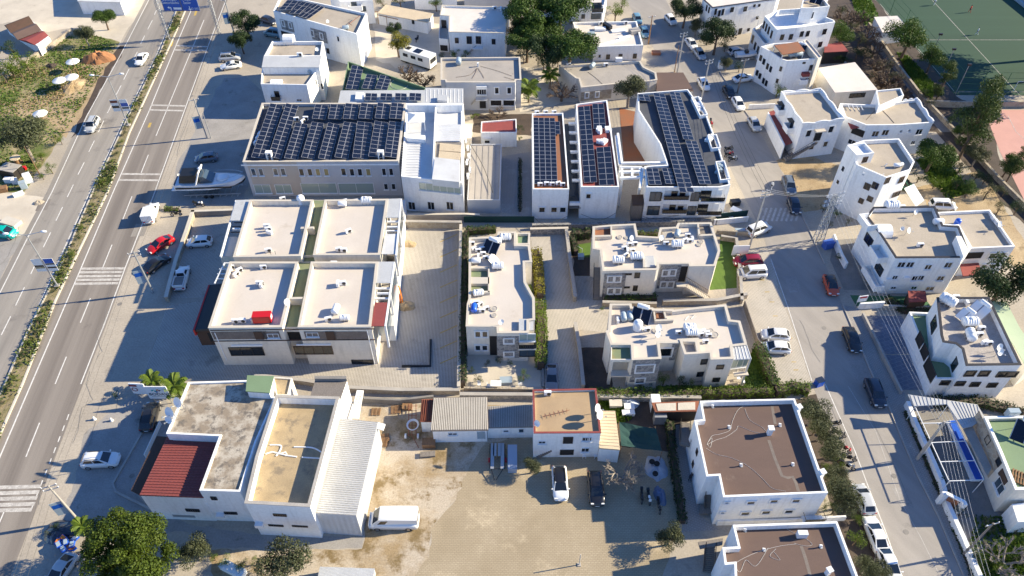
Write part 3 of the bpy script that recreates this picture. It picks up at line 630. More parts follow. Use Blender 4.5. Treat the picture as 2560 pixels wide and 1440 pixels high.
def item(kind,u,v,z,label,rz=0.,s=1.,group=None,m=None,tilt=0.):
    p=at(u,v,z); nm_,cat=NAMES[kind]; r=root(nm_,p,label,cat,group,R(rz)); r.scale=(s,)*3; obs=[]
    for n,me,par in proto(kind):
        o=bpy.data.objects.new(n,me); COL.objects.link(o); o.parent=r if par is None else obs[par]
        if kind=='ac' and n=='fan_grille': o.location=(.14,-.185,.42); o.rotation_euler=(R(90),0,0)
        if m and n in ('tank_body','body','housing','lid','reflector','collector'): o.material_slots[0].link='OBJECT'; o.material_slots[0].material=M(m)
        obs.append(o)
    return r
def items(kind,spec,z,label,**k):
    for q in spec.split(';'):
        a=[float(x) for x in q.replace(',',' ').split()]; kk=dict(k)
        if len(a)>2: kk['rz']=a[2]
        if len(a)>3: kk['s']=a[3]
        item(kind,a[0],a[1],z,label,**kk)
def cable(label,pts,r,m,cat='cable',name='cable',sag=0.,parent=None):
    P=[]
    for a,c in zip(pts,pts[1:]):
        n=10 if sag else 1
        for i in range(n): t=i/n; q=V3(a).lerp(V3(c),t); q.z-=sag*4*t*(1-t); P.append(q)
    P.append(V3(pts[-1])); b=MB().path(P,r,4); o=b.build(name,m,parent)
    if not parent: setp(o,label,cat)
    return o
def smooth_px(px,z,n=5):
    q=[at(u,v,z) for u,v in px]; out=[]
    for i in range(len(q)-1):
        p0=q[max(i-1,0)];p1=q[i];p2=q[i+1];p3=q[min(i+2,len(q)-1)]
        for k in range(n):
            t=k/n; out.append(.5*((2*p1)+(p2-p0)*t+(2*p0-5*p1+4*p2-p3)*t*t+(3*p1-p0-3*p2+p3)*t**3))
    out.append(q[-1]); return out
# ================= buildings =================
# --- cream commercial building in two blocks ---
c=building('commercial_building','cream two-block commercial building with white roofs beside the lattice-paved parking','575,655 745,655 705,818 521,820',7.8,'cream_plaster','cream_roof',pw=.3,ph=.85,cap='cream_cap')
Z=c.zr
block(c,'745,655 778,655 745,818 705,818',6.6,'cream_plaster','green_floor',pw=.05,ph=.05,rname='light_well')
block(c,'778,655 945,655 927,817 745,818',7.8,'cream_plaster','cream_roof',pw=.3,ph=.85,cap='cream_cap')
block(c,'945,655 985,655 962,816 927,817',3.2,'cream_plaster','concrete',pw=.1,ph=.1,rname='gallery_floor')
block(c,'625,500 783,500 752,640 583,643',7.8,'cream_plaster','cream_roof',pw=.3,ph=.85,cap='cream_cap')
block(c,'783,500 812,500 783,638 752,640',6.6,'cream_plaster','green_floor',pw=.05,ph=.05,rname='light_well')
block(c,'812,500 970,498 950,637 783,638',7.8,'cream_plaster','cream_roof',pw=.3,ph=.85,cap='cream_cap')
block(c,'970,498 1003,497 988,640 950,637',3.2,'cream_plaster','concrete',pw=.1,ph=.1,rname='gallery_floor')
block(c,'590,500 625,500 583,643 550,643',4.5,'cream_plaster','concrete',pw=.1,ph=.1,rname='gallery_floor')
block(c,'755,640 950,638 945,655 750,655',6.2,'cream_plaster','green_floor',pw=.05,ph=.05,rname='light_well')
for px in ('752,567 785,566 784,571 751,572','718,743 757,742 756,747 717,748'): slab(c.root,'cross_parapet',px,6.5,7.8,'cream_cap')
# galleries: white steel frames, roof sheets, rails
slab(c.root,'gallery_roof','945,654 986,654 980,707 940,707',7.62,7.72,'white_metal'); slab(c.root,'gallery_roof','937,756 969,756 963,815 928,815',7.62,7.72,'red_terrace'); slab(c.root,'gallery_roof','970,497 1005,496 1002,543 965,544',7.62,7.72,'white_metal'); slab(c.root,'gallery_roof','963,585 996,584 988,635 953,635',7.5,7.6,'white_metal_x')
slab(c.root,'gallery_roof','590,500 626,499 610,551 575,551',7.4,7.5,'white_metal'); slab(c.root,'gallery_roof','566,592 597,592 580,641 552,641',6.2,6.3,'cream_roof')
beams(c.root,[((986,655),(963,815),7.75),((1003,498),(990,638),7.75),((942,732),(975,732),7.7),((967,566),(998,566),7.7),((590,500),(551,641),7.2),((581,571),(607,571),7.2),((937,720),(975,720),7.5),((937,745),(972,745),7.5),((968,553),(1000,553),7.5),((966,576),(998,576),7.5),((986,655),(963,815),4.3),((1003,498),(990,638),4.3)],.22,.3,'frame_white','gallery_beam')
beams(c.root,[((580,566-8*0),(606,566),6.9),((585,556),(611,556),6.9),((590,546),(614,546),6.9),((576,580),(602,580),6.9)],.08,.12,'black_metal','gallery_slat')
for u,v,z in ((985,656,7.4),(975,735,7.4),(963,815,7.4),(1002,498,7.4),(996,566,7.4),(989,637,7.4)): posts(c.root,[(u,v)],3.1,z,.13,'frame_white','gallery_post',True)
for u,v in ((981,690),(968,780),(999,530),(993,605)):
    p=at(u,v,7.4); MB().box((p.x-.1,p.y,5.2),(.06,4.2,3.6)).build('gallery_glazing','glass_blue',c.root)
# east wing of the ground storey (glazed stair end)
block(c,'960,815 985,650 1003,500 1013,500 1000,650 985,815',3.2,'frame_white','white_metal_x',ph=0,over=.02,rname='gallery_floor')
# dark entrance canopy with red edge on the west side
slab(c.root,'canopy','523,712 557,709 522,822 484,825',5.6,6.0,'dark_metal'); slab(c.root,'canopy_fascia','521,712 524,712 486,826 482,826',5.0,6.06,'red_paint',zp=6.06)
slab(c.root,'entrance_box','552,735 560,735 530,824 488,826',2.4,5.55,'brown_trim',zp=5.55)
MB().box(at(510,842,4.)+V3((.4,-.05,0)),(1.9,.1,1.9)).build('entrance_shade','opening_shade',c.root)  # dark box paints in the shade of the entrance
beams(c.root,[((560,657),(575,657),7.2),((548,672),(570,672),7.2),((543,684),(565,684),7.2),((540,696),(562,696),7.2),((561,657),(536,708),7.3)],.14,.16,'frame_white','canopy_slat')
# front facade: stone cladding band, windows, shop glazing
for u,w in ((600,7.2),(672,3.0),(801,4.1),(874,4.9)): panel(c,u,838,w,1.55,'stone_panel',.05,'stone_cladding')
for u in (647,826): panel(c,u,838,1.1,1.6,'brown_trim',.12,'timber_cladding')
for u,v,w in ((637,824,11.6),(834,822,10.6)): panel(c,u,v,w,.1,'brown_trim',.12,'trim')
for u,v,w in ((640,851,11.4),(838,849,10.6)): panel(c,u,v,w,.1,'brown_trim',.12,'trim')
panel(c,735,840,1.9,1.7,'opening_shade',.03,'recess_shade')  # flat dark panel with the shade of a hollow painted in
win(c,'683,839,1.5,.85; 781,836,1.6,.85','w2'); win(c,'617,878,4.6,1.75','d3'); win(c,'784,875,5.2,1.75','b4'); win(c,'906,904,3.0,.85','d2')
panel(c,617,863,4.2,.22,'sign_white',.14,'sign_lettering'); panel(c,784,861,4.6,.18,'sign_white',.14,'sign_lettering')
win(c,'946,839,1.4,1.0','g2'); win(c,'951,880,1.8,1.1','g1'); win(c,'985,892,.9,1.6','d1')
for (a,b_) in (((917,819),(938,916)),((537,828),(567,902))):
    h=hit(c,a[0],a[1]+3); k=hit(c,b_[0],b_[1]-3)
    if h and k: MB().tube(h[1]+h[2]*.08,k[1]+k[2]*.08,.06,6).build('drainpipe','white_plastic',c.root)
MB().tube(at(675,628,7.8),at(676,628,7.8)+V3((0,-.4,-2.6)),.03,4).tube(at(687,628,7.8),at(688,628,7.8)+V3((0,-.4,-2.6)),.03,4).build('ladder','black_metal',c.root)
L='on the cream commercial roof'
items('ac','708,502 20;672,577 10;675,586 160;672,630 15;872,582 30;668,570 0;862,508 20;890,508 10;860,630 0;848,628 10',Z,'white air conditioner on the rear cream commercial block')
items('ac','580,672 20;660,672 10;600,680 40;592,690 60;650,712 0;655,716 90;836,663 0;858,712 10;846,714 90;590,807 0;608,806 0;822,802 15',Z,'white air conditioner on the front cream commercial block')
for u,v,rz,s,k in ((754,508,0,.95,'vtank'),(857,516,0,.9,'drum'),(917,508,0,.9,'htank'),(841,780,80,1.0,'drum'),(863,800,0,.7,'htank'),(838,663,0,.6,'drum')): item(k,u,v,Z,'white plastic water tank '+L,rz,s)
item('dish',719,768,Z+.85,'white satellite dish on the parapet by the green light well',60,1.1)
item('vent',632,806,Z,'white wrapped bundle beside the red generator on the cream roof',20,.9)
gen=root('generator',at(659,802,Z),'bright red metal generator box on the cream commercial roof','generator',None,R(3))
link('body',MB().box((0,0,.75),(2.4,1.1,1.2)).mesh('body','red_paint'),gen,(0,0,0),local=True); link('skid',MB().box((0,0,.08),(2.2,1.0,.14)).mesh('skid','black_metal'),gen,(0,0,0),local=True)
for x in (-.6,.6): link('door_panel',MB().box((x,-.56,.75),(1.1,.02,1.05)).mesh('door_panel','red_paint'),gen,(0,0,0),local=True)
link('vent_grille',MB().box((1.21,0,.8),(.02,.6,.6)).mesh('vent_grille','sign_white'),gen,(0,0,0),local=True)

# --- solar hotel building with grey front ---
s=building('showroom_building','long grey and beige showroom with big rooftop solar field behind the boat','655,258 1015,258 996,403 607,405',7.2,'grey_wall','membrane',pw=.3,ph=.5,cap='cream_cap')
ZS=s.zr
block(s,'1015,258 1157,258 1157,457 1003,441',7.0,'white_plaster','white_metal_x',pw=.3,ph=.3)
slab(s.root,'terrace_block','1090,312 1153,312 1150,352 1086,352',6.7,7.6,'white_metal_x'); slab(s.root,'roof_block','1087,393 1150,400 1148,455 1080,448',6.7,8.0,'white_metal_x')
slab(s.root,'skylight_cover','1100,357 1153,363 1152,380 1098,376',7.4,7.6,'beige_metal'); slab(s.root,'skylight_cover','1098,377 1152,382 1149,399 1096,395',7.4,7.6,'beige_metal'); slab(s.root,'skylight_curb','1087,352 1154,356 1150,402 1085,394',6.7,7.35,'concrete_dark')
seams(s.root,'1090,312 1153,312 1150,352 1086,352',7.6,8,'white_plaster',along=1); seams(s.root,'1004,360 1055,360 1048,438 1002,438',6.75,12,'white_plaster',along=1)
slab(s.root,'terrace_wall','1088,258 1091,258 1084,440 1080,440',6.7,7.9,'white_plaster')
slab(s.root,'terrace_back_wall','1017,258 1156,258 1156,263 1017,263',6.7,8.2,'white_plaster')
gz=root('gazebo',at(1039,300,6.7),'white square canvas gazebo on the white rooftop terrace','gazebo')
A=[at(u,v,8.6) for u,v in ((1019,281),(1061,281),(1061,306),(1019,306))]; ap=sum(A,V3())/4+V3((0,0,.6)); MB().f(A+[ap],[(0,1,4),(1,2,4),(2,3,4),(3,0,4),(3,2,1,0)]).build('canopy','canvas_white',gz)
for p in A: MB().tube((p.x,p.y,6.7),p,.05,6).build('post','frame_white',gz)
slab(s.root,'planter_wall','1016,335 1063,338 1063,349 1016,345',6.7,7.5,'white_plaster')
block(s,'607,405 996,403 1003,441 1157,457 1157,458 1003,449 996,412 607,414',6.2,'beige_wall','cream_cap',ph=0,over=.01,rname='ledge') if False else None
panel(s,690,447,8.2,6.9,'beige_wall',.03,'end_bay')
win(s,'634,430,.75,1.5;653,430,.75,1.5;689,429,.8,1.5;708,429,.8,1.5','s1'); win(s,'754,430,.8,1.5;775,430,.8,1.5','w1'); win(s,'795,430,.8,1.5;816,430,.8,1.5;921,430,.8,1.5','y1'); win(s,'859,429,.8,1.5;880,430,.8,1.5;900,430,.8,1.5','w1'); win(s,'960,429,.7,1.5;978,429,.7,1.5;965,466,.7,1.3;984,466,.7,1.3','w1')
win(s,'657,472,2.8,1.9;709,472,2.8,1.9;798,470,6.0,2.2;891,470,6.0,2.2','g2'); win(s,'1100,470,7.0,1.6','g6'); win(s,'1030,514,1.2,1.7;1078,514,1.2,1.7;1125,514,1.2,1.7','w2')
panel(s,800,412,26,.25,'white_plaster',.06,'cornice')
rows=[(675,258,708,258,660,398,636,394-2),]
def zq(x0,y0,k,s_): return ' '.join('%.1f,%.1f'%(x0+a/k,y0+b/k) for a,b in pl(s_))
PV='tilted dark solar array on the grey showroom roof'
for q,ny in (('455,105 645,140 385,940 165,915',13),('690,105 880,145 615,945 420,905',13),('835,395 1015,425 865,955 662,925',9),('1075,385 1265,410 1105,945 920,912',9),('1320,395 1500,430 1360,960 1172,928',9),('1560,385 1750,405 1620,945 1418,910',9)): solar(PV,zq(600,240,6,q),ZS+1.1,ZS+.45,2,ny,ZS)
for k,q in enumerate(('762,908 870,920 848,1195 720,1180','893,905 990,918 960,1185 840,1170','1000,908 1100,918 1065,1185 960,1170')): solar(PV,zq(640,0,3,q),ZS+1.1,ZS+.45,2,9,ZS)
for q in ('445,780 545,790 520,895 420,888','560,778 660,788 640,895 540,888','672,772 772,782 755,895 650,888','790,770 885,782 870,893 765,885','912,768 1005,780 990,893 890,885','1015,770 1110,775 1098,893 998,885'): solar('short solar array along the rear of the grey showroom roof',zq(640,0,3,q),ZS+1.1,ZS+.45,2,4,ZS)
for u,v in ((675,395),(953,393)):
    p=at(u,v,7.2); r_=root('roof_hatch',(p.x,p.y,ZS),'white roof hatch frame at the front edge of the solar roof','roof hatch'); MB().box((p.x-.38,p.y,ZS+.8),(.16,.7,1.6)).box((p.x+.38,p.y,ZS+.8),(.16,.7,1.6)).build('jamb','white_plaster',r_); MB().box((p.x,p.y,ZS+1.69),(1.0,.75,.18)).build('lintel','white_plaster',r_)
items('ac','742,302 10;758,308 60;765,300 0;650,340 80;645,350 80;640,362 80',ZS,'white air conditioner among the solar rows',s=1.)
items('ac','1170,375 90;1172,395 90;1168,410 80;1175,430 90;1170,445 95;1165,355 90',3.2,'white air conditioner along the lane beside the white wing')
# low hall behind with white sheet roof
h=building('annex_hall','low hall with white seamed sheet roof and four small solar arrays','853,227 1065,226 1065,220 1157,222 1157,257 847,257',6.8,'white_plaster','white_metal',ph=0)
seams(h.root,'1066,224 1155,224 1155,256 1066,256',6.8,9,'white_plaster'); slab(h.root,'roof_hatch_box','1095,236 1120,238 1118,252 1093,250',6.8,7.5,'white_metal'); slab(h.root,'roof_hatch_box','890,230 910,231 908,248 888,247',6.8,7.3,'white_plaster')
for q in ('822,698 910,700 905,755 815,750','935,698 1022,702 1018,752 928,750','1045,698 1130,700 1130,755 1040,748','1152,696 1240,700 1238,757 1145,750'): solar('small four-panel solar array on the white hall roof',zq(640,0,3,q),7.6,7.2,2,2,6.8)
# triangular court roof
t=building('court_terrace','triangular green painted roof court with green edge walls','870,153 1067,220 1060,227 855,228',5.2,'green_roof','green_roof',pw=.2,ph=.7)
for q,nx,ny in (('720,487 808,500 765,672 672,665',2,6),('832,555 912,565 885,672 790,660',2,4),('932,560 1018,575 985,678 892,662',2,4)): solar('solar array on the green triangular roof court',zq(640,0,3,q),5.6,4.9,nx,ny,4.5)
MB().path([at(998+22*math.cos(a*.35),211+13*math.sin(a*.35),4.53) for a in range(19)],.04,4).build('court_line','wire_white',t.root)

# --- upper row ---
b=building('apartment_house','white house with vaulted chimney and grey roof behind the showroom','680,103 808,103 803,140 660,140',7.0,'white_plaster','concrete_roof',pw=.25,ph=.7)
block(b,'660,140 803,140 798,168 655,168',7.2,'white_plaster','white_metal',ph=0,over=.05)
block(b,'655,168 798,168 767,212 652,210',6.2,'white_plaster','concrete_roof',pw=.2,ph=.5)
win(b,'693,237,.9,1.6','d2'); win(b,'748,250,1.0,.5','w2'); balcony(b,693,248,1.8,.8,'white_plaster','black_metal'); win(b,'790,205,.5,1.4;805,215,.5,1.4','w1')
MB().lathe([(.02,-1.),(1.1,-1.),(1.1,1.),(.02,1.)],14,at(722,99,7.0),'X').build('vault','white_plaster',b.root); MB().lathe([(.02,-1.),(1.,-1.),(1.,1.),(.02,1.)],14,at(692,212,5.5),'X').build('vault','white_plaster',b.root)
item('drum',777,182,5.7,'grey horizontal water drum on the small white house roof',90,.9,m='bluegrey_plastic'); item('ac',750,141,7.2,'pale vent box on white seamed roof strip',0,1.1); item('dish',794,133,6.3,'small dish on the rear roof of the small white house',30,.9)
b=building('stone_panel_house','tall white house with grey stone window panels near the highway','683,27 702,-14 917,33 892,85',7.8,'white_plaster','concrete_roof',pw=.25,ph=.5)
panel(b,718,64,3.4,2.3,'stone_grey',.06,'stone_cladding'); panel(b,798,89,4.0,2.6,'stone_grey',.06,'stone_cladding'); win(b,'708,58,.7,1.3;726,63,.7,1.3;781,83,.7,1.3;804,90,.7,1.3;846,97,.6,1.2','wS'); panel(b,720,87,3.6,1.1,'opening_shade',.05,'recess_shade'); win(b,'820,127,.7,1.2','d1')  # dark panel under the cladding is painted shade, the wall stays flat
for q in ('235,0 360,10 310,75 170,70','350,10 440,30 370,105 240,98','440,25 515,55 400,138 310,120'): solar('solar array on the roof of the stone-panel house',zq(640,0,3,q),8.6,8.0,3,3,7.3)
item('drum',865,75,7.3,'grey drum tank on the stone-panel house roof',10,.9,m='bluegrey_plastic'); item('dish',820,62,7.3,'small dish on the stone-panel house roof',40,.8)
beams(b.root,[((872,60),(900,38),8.2),((880,63),(870,56),8.2)],.06,.08,'rust_metal','roof_rail')
b=building('shed','long shed with sandy sheet roof and open lean-to','965,12 1082,34 1068,55 945,32',2.8,'white_plaster','beige_metal',ph=0,cat='shed'); win(b,'1033,55,.6,.9;1074,49,.4,.6','d1'); posts(b.root,[(943,33),(965,40)],0,2.6,.06,'wood'); beams(b.root,[((938,28),(1000,42),2.6),((942,36),(995,48),2.4)],.1,.12,'wood')
b=building('flat_roof_house','white two-storey house with pale flat roof beside the pines','1105,13 1273,18 1263,83 1122,80 1123,40 1100,38',5.6,'white_plaster','pale_roof',pw=.22,ph=.4,cap='cream_cap')
block(b,'1100,38 1123,40 1121,98 1097,96',3.0,'white_plaster','concrete',pw=.1,ph=.25); win(b,'1142,101,.8,1.2;1234,104,.8,1.2','b2'); win(b,'1173,100,1.1,1.7;1196,100,1.1,1.7','b2'); door(b,'1110,62,.9,2.0','frame_dark'); win(b,'1110,120,1.6,1.3','o1'); balcony(b,1195,116,2.2,1.2,'white_plaster','galvanised'); stairs(b,(1165,138),(1188,117),0,2.6,1.0,'concrete')
items('ac','1236,24 0;1252,26 90',5.2,'white air conditioner on the pale flat roof by the pines'); item('vent',1260,45,5.2,'white flue at the edge of the pale flat roof',0,.8)
b=building('bow_window_house','pale grey house with bow window and curved balcony','1102,145 1300,143 1303,200 1290,200 1288,206 1115,206 1113,200 1102,200',6.1,'grey_wall','grey_roof',pw=.25,ph=.45,cap='cream_cap')
win(b,'1242,226,.8,1.4;1273,226,.8,1.4','wS'); win(b,'1204,228,1.8,1.5','w4'); panel(b,1204,217,2.0,.6,'frame_white',.5,'bay_hood'); balcony(b,1204,243,2.2,1.2,'grey_wall','galvanised'); stairs(b,(1172,268),(1192,246),0,2.8,1.0,'concrete'); win(b,'1240,257,2.2,1.3;1272,257,2.2,1.3','wS'); win(b,'1207,260,1.2,1.8','o1')
item('drum',1147,160,5.7,'blue-grey drum tank on the grey bow-window house',90,1.1,m='bluegrey_plastic'); item('antenna',1182,158,5.7,'thin antenna mast on the grey bow-window house'); item('vent',1195,166,5.7,'square flue on the grey bow-window house roof',0,.9)
for pts in ('1193,170 1175,187 1140,193','1193,170 1188,183 1180,196','1195,170 1205,185 1210,195','1200,165 1240,176 1280,190','1260,192 1280,198 1298,202'): cable('dark cable lying across the bow-window house roof',smooth_px(pl(pts),5.72),.03,'brown_trim')
b=building('workshop_house','low white house with cluttered patched roof below the pines','1432,55 1592,53 1608,113 1485,117 1483,100 1445,98',3.4,'white_plaster','pale_roof',pw=.3,ph=.5)
win(b,'1520,142,.8,1.1;1551,141,.8,1.1;1587,140,.8,1.1','b1'); win(b,'1499,140,.6,.8','w1'); items('ac','1563,61 0;1500,62 20',2.95,'white air conditioner on the cluttered low roof')
for k,(u,v,w,d,hh,m) in enumerate(((1500,75,2.4,1.2,.5,'white_plaster'),(1478,85,1.5,1.0,.35,'bluegrey_plastic'),(1545,78,3.0,1.2,.25,'white_plaster'),(1586,82,2.2,1.6,.8,'concrete'),(1562,95,3.0,.8,.3,'white_plaster'),(1525,108,7.0,.9,.2,'white_plaster'),(1518,70,.8,2.4,.9,'black_metal'))):
    p=at(u,v,2.95); MB().box((p.x,p.y,2.95+hh/2),(w,d,hh),.1*k).build('roof_box',m,b.root)
b=building('stone_cottage','low stone house with stepped grey roof and arched windows','1397,163 1600,152 1610,168 1640,182 1643,200 1625,203 1560,208 1510,213 1453,219 1447,197 1440,196',3.6,'cream_plaster','grey_roof',pw=.3,ph=.45,cap='cream_cap')
panel(b,1490,238,6.2,2.0,'stone_warm',.06,'stone_cladding'); win(b,'1467,238,.7,1.1;1493,236,.7,1.1','wS'); items('ac','1514,166 0;1421,166 20',3.2,'air conditioner on the stepped grey stone-house roof'); item('cabinet',1546,158,3.2,'white box unit on the stepped grey stone-house roof',0,.9); item('drum',1480,170,3.2,'dark wrapped drum on the stepped grey stone-house roof',60,1.0,m='bluegrey_plastic'); item('pipe',1479,222,2.5,'white elbow pipe on the front of the stone house',180,1.5)
cable('black cable across the stepped stone-house roof',smooth_px(pl('1470,180 1490,195 1508,212'),3.2),.03,'cable')
b=building('carport','brown flat roof annex at the street corner','1643,182 1707,182 1732,226 1643,228',2.9,'cream_plaster','felt_brown',ph=0,cat='annex'); posts(b.root,[(1730,224)],0,2.7,.1,'white_plaster')
# --- three solar hotel blocks ---
b=building('hotel_block','narrow white hotel block with solar roof and rust strip, westmost','1330,283 1408,282 1423,473 1332,473',6.2,'white_plaster','rust_floor',pw=.22,ph=.4)
win(b,'1355,524,1.0,1.1;1385,524,1.0,1.1;1407,524,1.0,1.1','wS'); hz=b.zr
solar('flat solar array on the rust-striped hotel block',zq(1280,0,3,'158,880 322,885 342,1378 168,1378'),hz+.35,hz+.3,4,17,hz); solar('little solar array beside the rust strip',zq(1280,0,3,'322,910 358,912 362,1005 325,1005'),hz+.35,hz+.3,1,3,hz)
items('ac','1342,285 0;1364,284 0;1385,284 10;1350,465 0;1366,463 0;1380,464 0;1395,462 20;1406,465 0',hz,'white air conditioner on the rust-striped hotel block',s=.9)
b=building('hotel_block','narrow white hotel block with two solar strips and red ridge','1440,260 1518,250 1548,467 1453,467',6.6,'white_plaster','red_terrace',pw=.22,ph=.35); hz=b.zr
win(b,'1471,490,.8,1.0','wS'); solar('left solar strip on the red-ridged hotel block',zq(1280,0,3,'493,800 583,792 638,1365 540,1368'),hz+.35,hz+.3,2,15,hz); solar('rear right solar strip on the red-ridged hotel block',zq(1280,0,3,'602,778 688,776 705,962 612,965'),hz+.35,hz+.3,2,5,hz); solar('front right solar strip on the red-ridged hotel block',zq(1280,0,3,'632,1105 738,1098 770,1385 655,1388'),hz+.35,hz+.3,2,7,hz)
for k in range(9): p=at(1486+rnd.random()*34,326+rnd.random()*32,hz); MB().box((p.x,p.y,hz+.3),(.5+rnd.random(),.4+rnd.random()*.6,.4+rnd.random()*.4),rnd.random()*3).build('roof_unit','white_plastic',b.root)
for k,y in enumerate((305,328,352,376,400,424,447)): slab(b.root,'gangway_beam','%f,%f %f,%f %f,%f %f,%f'%(1421+k*1.5,y,1445+k*1.5,y,1446+k*1.5,y+5,1422+k*1.5,y+5),4.6,4.9,'white_plaster')
slab(b.root,'gangway_roof','1412,310 1422,310 1438,490 1425,490',4.5,4.6,'dark_metal')
slab(b.root,'gangway_wall','1424,503 1452,503 1452,508 1424,508',2.8,3.3,'white_plaster')
slab(b.root,'gangway_floor','1408,300 1440,300 1452,520 1423,520',2.2,2.3,'concrete_dark')
b=building('hotel_wing','large white hotel wing with two long solar strips and balconies','1594,233 1720,223 1768,290 1800,375 1826,462 1797,468 1617,468 1612,415 1668,412 1650,360 1596,275',7.0,'white_plaster','membrane',pw=.22,ph=.4); hz=b.zr
S2=lambda q:zq(1560,200,6,q)
solar('left long solar strip on the big hotel wing',S2('440,185 605,215 1060,1680 830,1685'),hz+.7,hz+.35,2,24,hz); solar('rear right solar strip on the big hotel wing',S2('675,170 840,190 1050,900 895,885'),hz+.7,hz+.35,2,13,hz); solar('front right solar strip on the big hotel wing',S2('920,905 1090,915 1310,1560 1130,1560'),hz+.7,hz+.35,2,12,hz); solar('tiny solar array at the rear corner of the big hotel wing',S2('205,205 370,230 400,315 240,305'),hz+.6,hz+.35,2,2,hz)
solar('left small solar array at the front of the big hotel wing',S2('330,1320 510,1320 565,1568 375,1565'),hz+.6,hz+.35,2,4,hz); solar('right small solar array at the front of the big hotel wing',S2('565,1310 730,1330 800,1560 625,1555'),hz+.6,hz+.35,2,4,hz)
for px in ('1728,243 1747,240 1770,286 1750,289','1768,337 1792,335 1803,368 1779,371','1789,403 1812,401 1826,447 1801,450'): block(b,px,7.3,'white_plaster','concrete_dark',pw=.16,ph=1.0,rname='roof_terrace')
for k in range(26):
    u,v=((1738+rnd.random()*14,248+rnd.random()*32),(1766+rnd.random()*16,342+rnd.random()*20),(1790+rnd.random()*18,412+rnd.random()*22))[k%3]; p=at(u,v,hz); MB().box((p.x,p.y,hz+.25),(.3+rnd.random()*.5,.3+rnd.random()*.4,.3+rnd.random()*.3),rnd.random()*3).build('roof_unit',('white_plastic','white_plaster','bluegrey_plastic')[k%3],b.root)
panel(b,1640,492,1.9,1.7,'frame_dark',.04,'window_recess_shade'); win(b,'1638,491,1.8,1.9;1738,491,1.4,1.9;1633,526,2.0,1.9;1729,526,1.4,1.9','v2')  # dark panel paints in the shade of a set-back window
for u,v in ((1691,488),(1686,522)): panel(b,u,v,3.9,1.9,'grey_wall',.03,'loggia_wall'); win(b,'%f,%f,1.0,1.7'%(u-6,v),'d1'); win(b,'%f,%f,.9,.8'%(u+15,v-3),'d1'); balcony(b,u-2,v+9,4.0,.5,'white_plaster','black_metal',.8)
for u,v in ((1776,486),(1768,520)): panel(b,u,v,3.6,1.8,'white_plaster',.03,'loggia_wall'); win(b,'%f,%f,1.7,1.6'%(u-12,v),'d2'); balcony(b,u+2,v+10,3.9,1.0,'white_plaster','black_metal',.8)
slab(b.root,'plinth','1605,540 1790,543 1790,560 1605,558',0,.6,'stone_grey',zp=0)
# pergola bridge between the hotel blocks and courtyard
q=root('pergola',at(1580,440),'white concrete pergola bridging the hotel courtyard','pergola')
beams(q,[((1545,332),(1555,405),6.6),((1540,338),(1549,410),6.4),((1553,406),(1668,405),6.6),((1550,416),(1612,417),6.6),((1548,428),(1605,427),6.6),((1550,443),(1612,441),6.4),((1555,420),(1556,440),6.5),((1580,420),(1581,440),6.5),((1600,420),(1602,440),6.5),((1608,415),(1600,470),6.6)],.35,.4,'white_plaster')
posts(q,[(1556,440),(1603,440),(1553,406),(1640,406)],0,6.2,.18,'white_plaster',sq=True)
dk=sheet('deck','1548,270 1592,280 1652,405 1560,405',.02,'rust_floor'); 
k=root('storage_container',at(1597,500),'brown box kiosk standing between two hotel blocks','kiosk'); slab(k,'body','1580,487 1607,487 1608,511 1582,512',0,3.6,'grey_wood'); slab(k,'lid','1579,487 1608,486 1609,512 1581,513',3.6,3.75,'brown_trim')
b=building('store_hut','small white hut with red flat roof beside the hotel lane','1203,304 1291,297 1292,331 1202,331',3.2,'white_plaster','red_terrace',pw=.18,ph=.25,cat='hut'); win(b,'1218,354,1.0,.7','w1'); panel(b,1218,345,1.4,.3,'frame_white',.35,'awning')
b=building('garage','grey sheet-roofed garage beside the blue paved lane','1176,360 1254,360 1250,500 1168,500',2.9,'grey_wall','grey_roof',pw=.15,ph=.2,cat='garage'); seams(b.root,'1178,364 1238,366 1235,497 1172,497',2.72,4,'concrete')
b=building('lane_hut','narrow cream hut beside the white wing','1163,310 1180,310 1178,345 1162,345',2.6,'cream_plaster','cream_roof',ph=0,cat='hut')

# --- three cream villas ---
def villa(label,px,z=6.0): return building('villa',label,px,z,'cream_plaster','cream_roof',pw=.28,ph=.6,cap='cream_cap',cat='house')
b=villa('narrow cream villa between the lattice parking and the paved lane','1173,595 1243,592 1245,580 1290,580 1290,612 1324,613 1330,655 1312,656 1314,705 1336,745 1337,800 1322,802 1322,832 1243,833 1242,817 1165,816 1168,760 1172,748'); VA=b.zr
block(b,'1290,583 1325,583 1323,611 1291,611',5.8,'cream_plaster','green_roof',pw=.2,ph=.4,cap='cream_cap'); slab(b.root,'roof_terrace','1177,672 1218,672 1219,692 1178,692',5.3,5.43,'green_floor'); slab(b.root,'roof_terrace','1177,710 1218,710 1219,726 1178,726',5.3,5.43,'green_floor')
for px in ('1173,668 1223,668 1223,671 1173,671','1173,693 1223,693 1223,709 1173,709','1173,727 1225,727 1225,731 1173,731','1220,668 1224,668 1224,730 1220,730'): slab(b.root,'terrace_parapet',px,5.3,5.95,'cream_cap')
slab(b.root,'conservatory_roof','1297,797 1334,797 1333,825 1297,827',5.8,5.9,'white_metal'); panel(b,1270,868,3.0,4.6,'stone_grey',.06,'stone_cladding'); panel(b,1238,866,1.5,4.4,'opening_shade',.04,'stair_shade')  # stair hollow is a flat panel in painted shade
win(b,'1196,835,.9,1.2;1211,835,.9,1.2;1196,869,.9,1.1;1211,869,.9,1.1;1272,852,1.3,1.0;1272,885,1.3,1.0','wS'); win(b,'1318,843,2.2,1.5','g2'); balcony(b,1318,863,2.4,.8,'cream_plaster','black_metal'); win(b,'1318,882,2.2,1.6','v2')
LA='on the narrow cream villa roof'
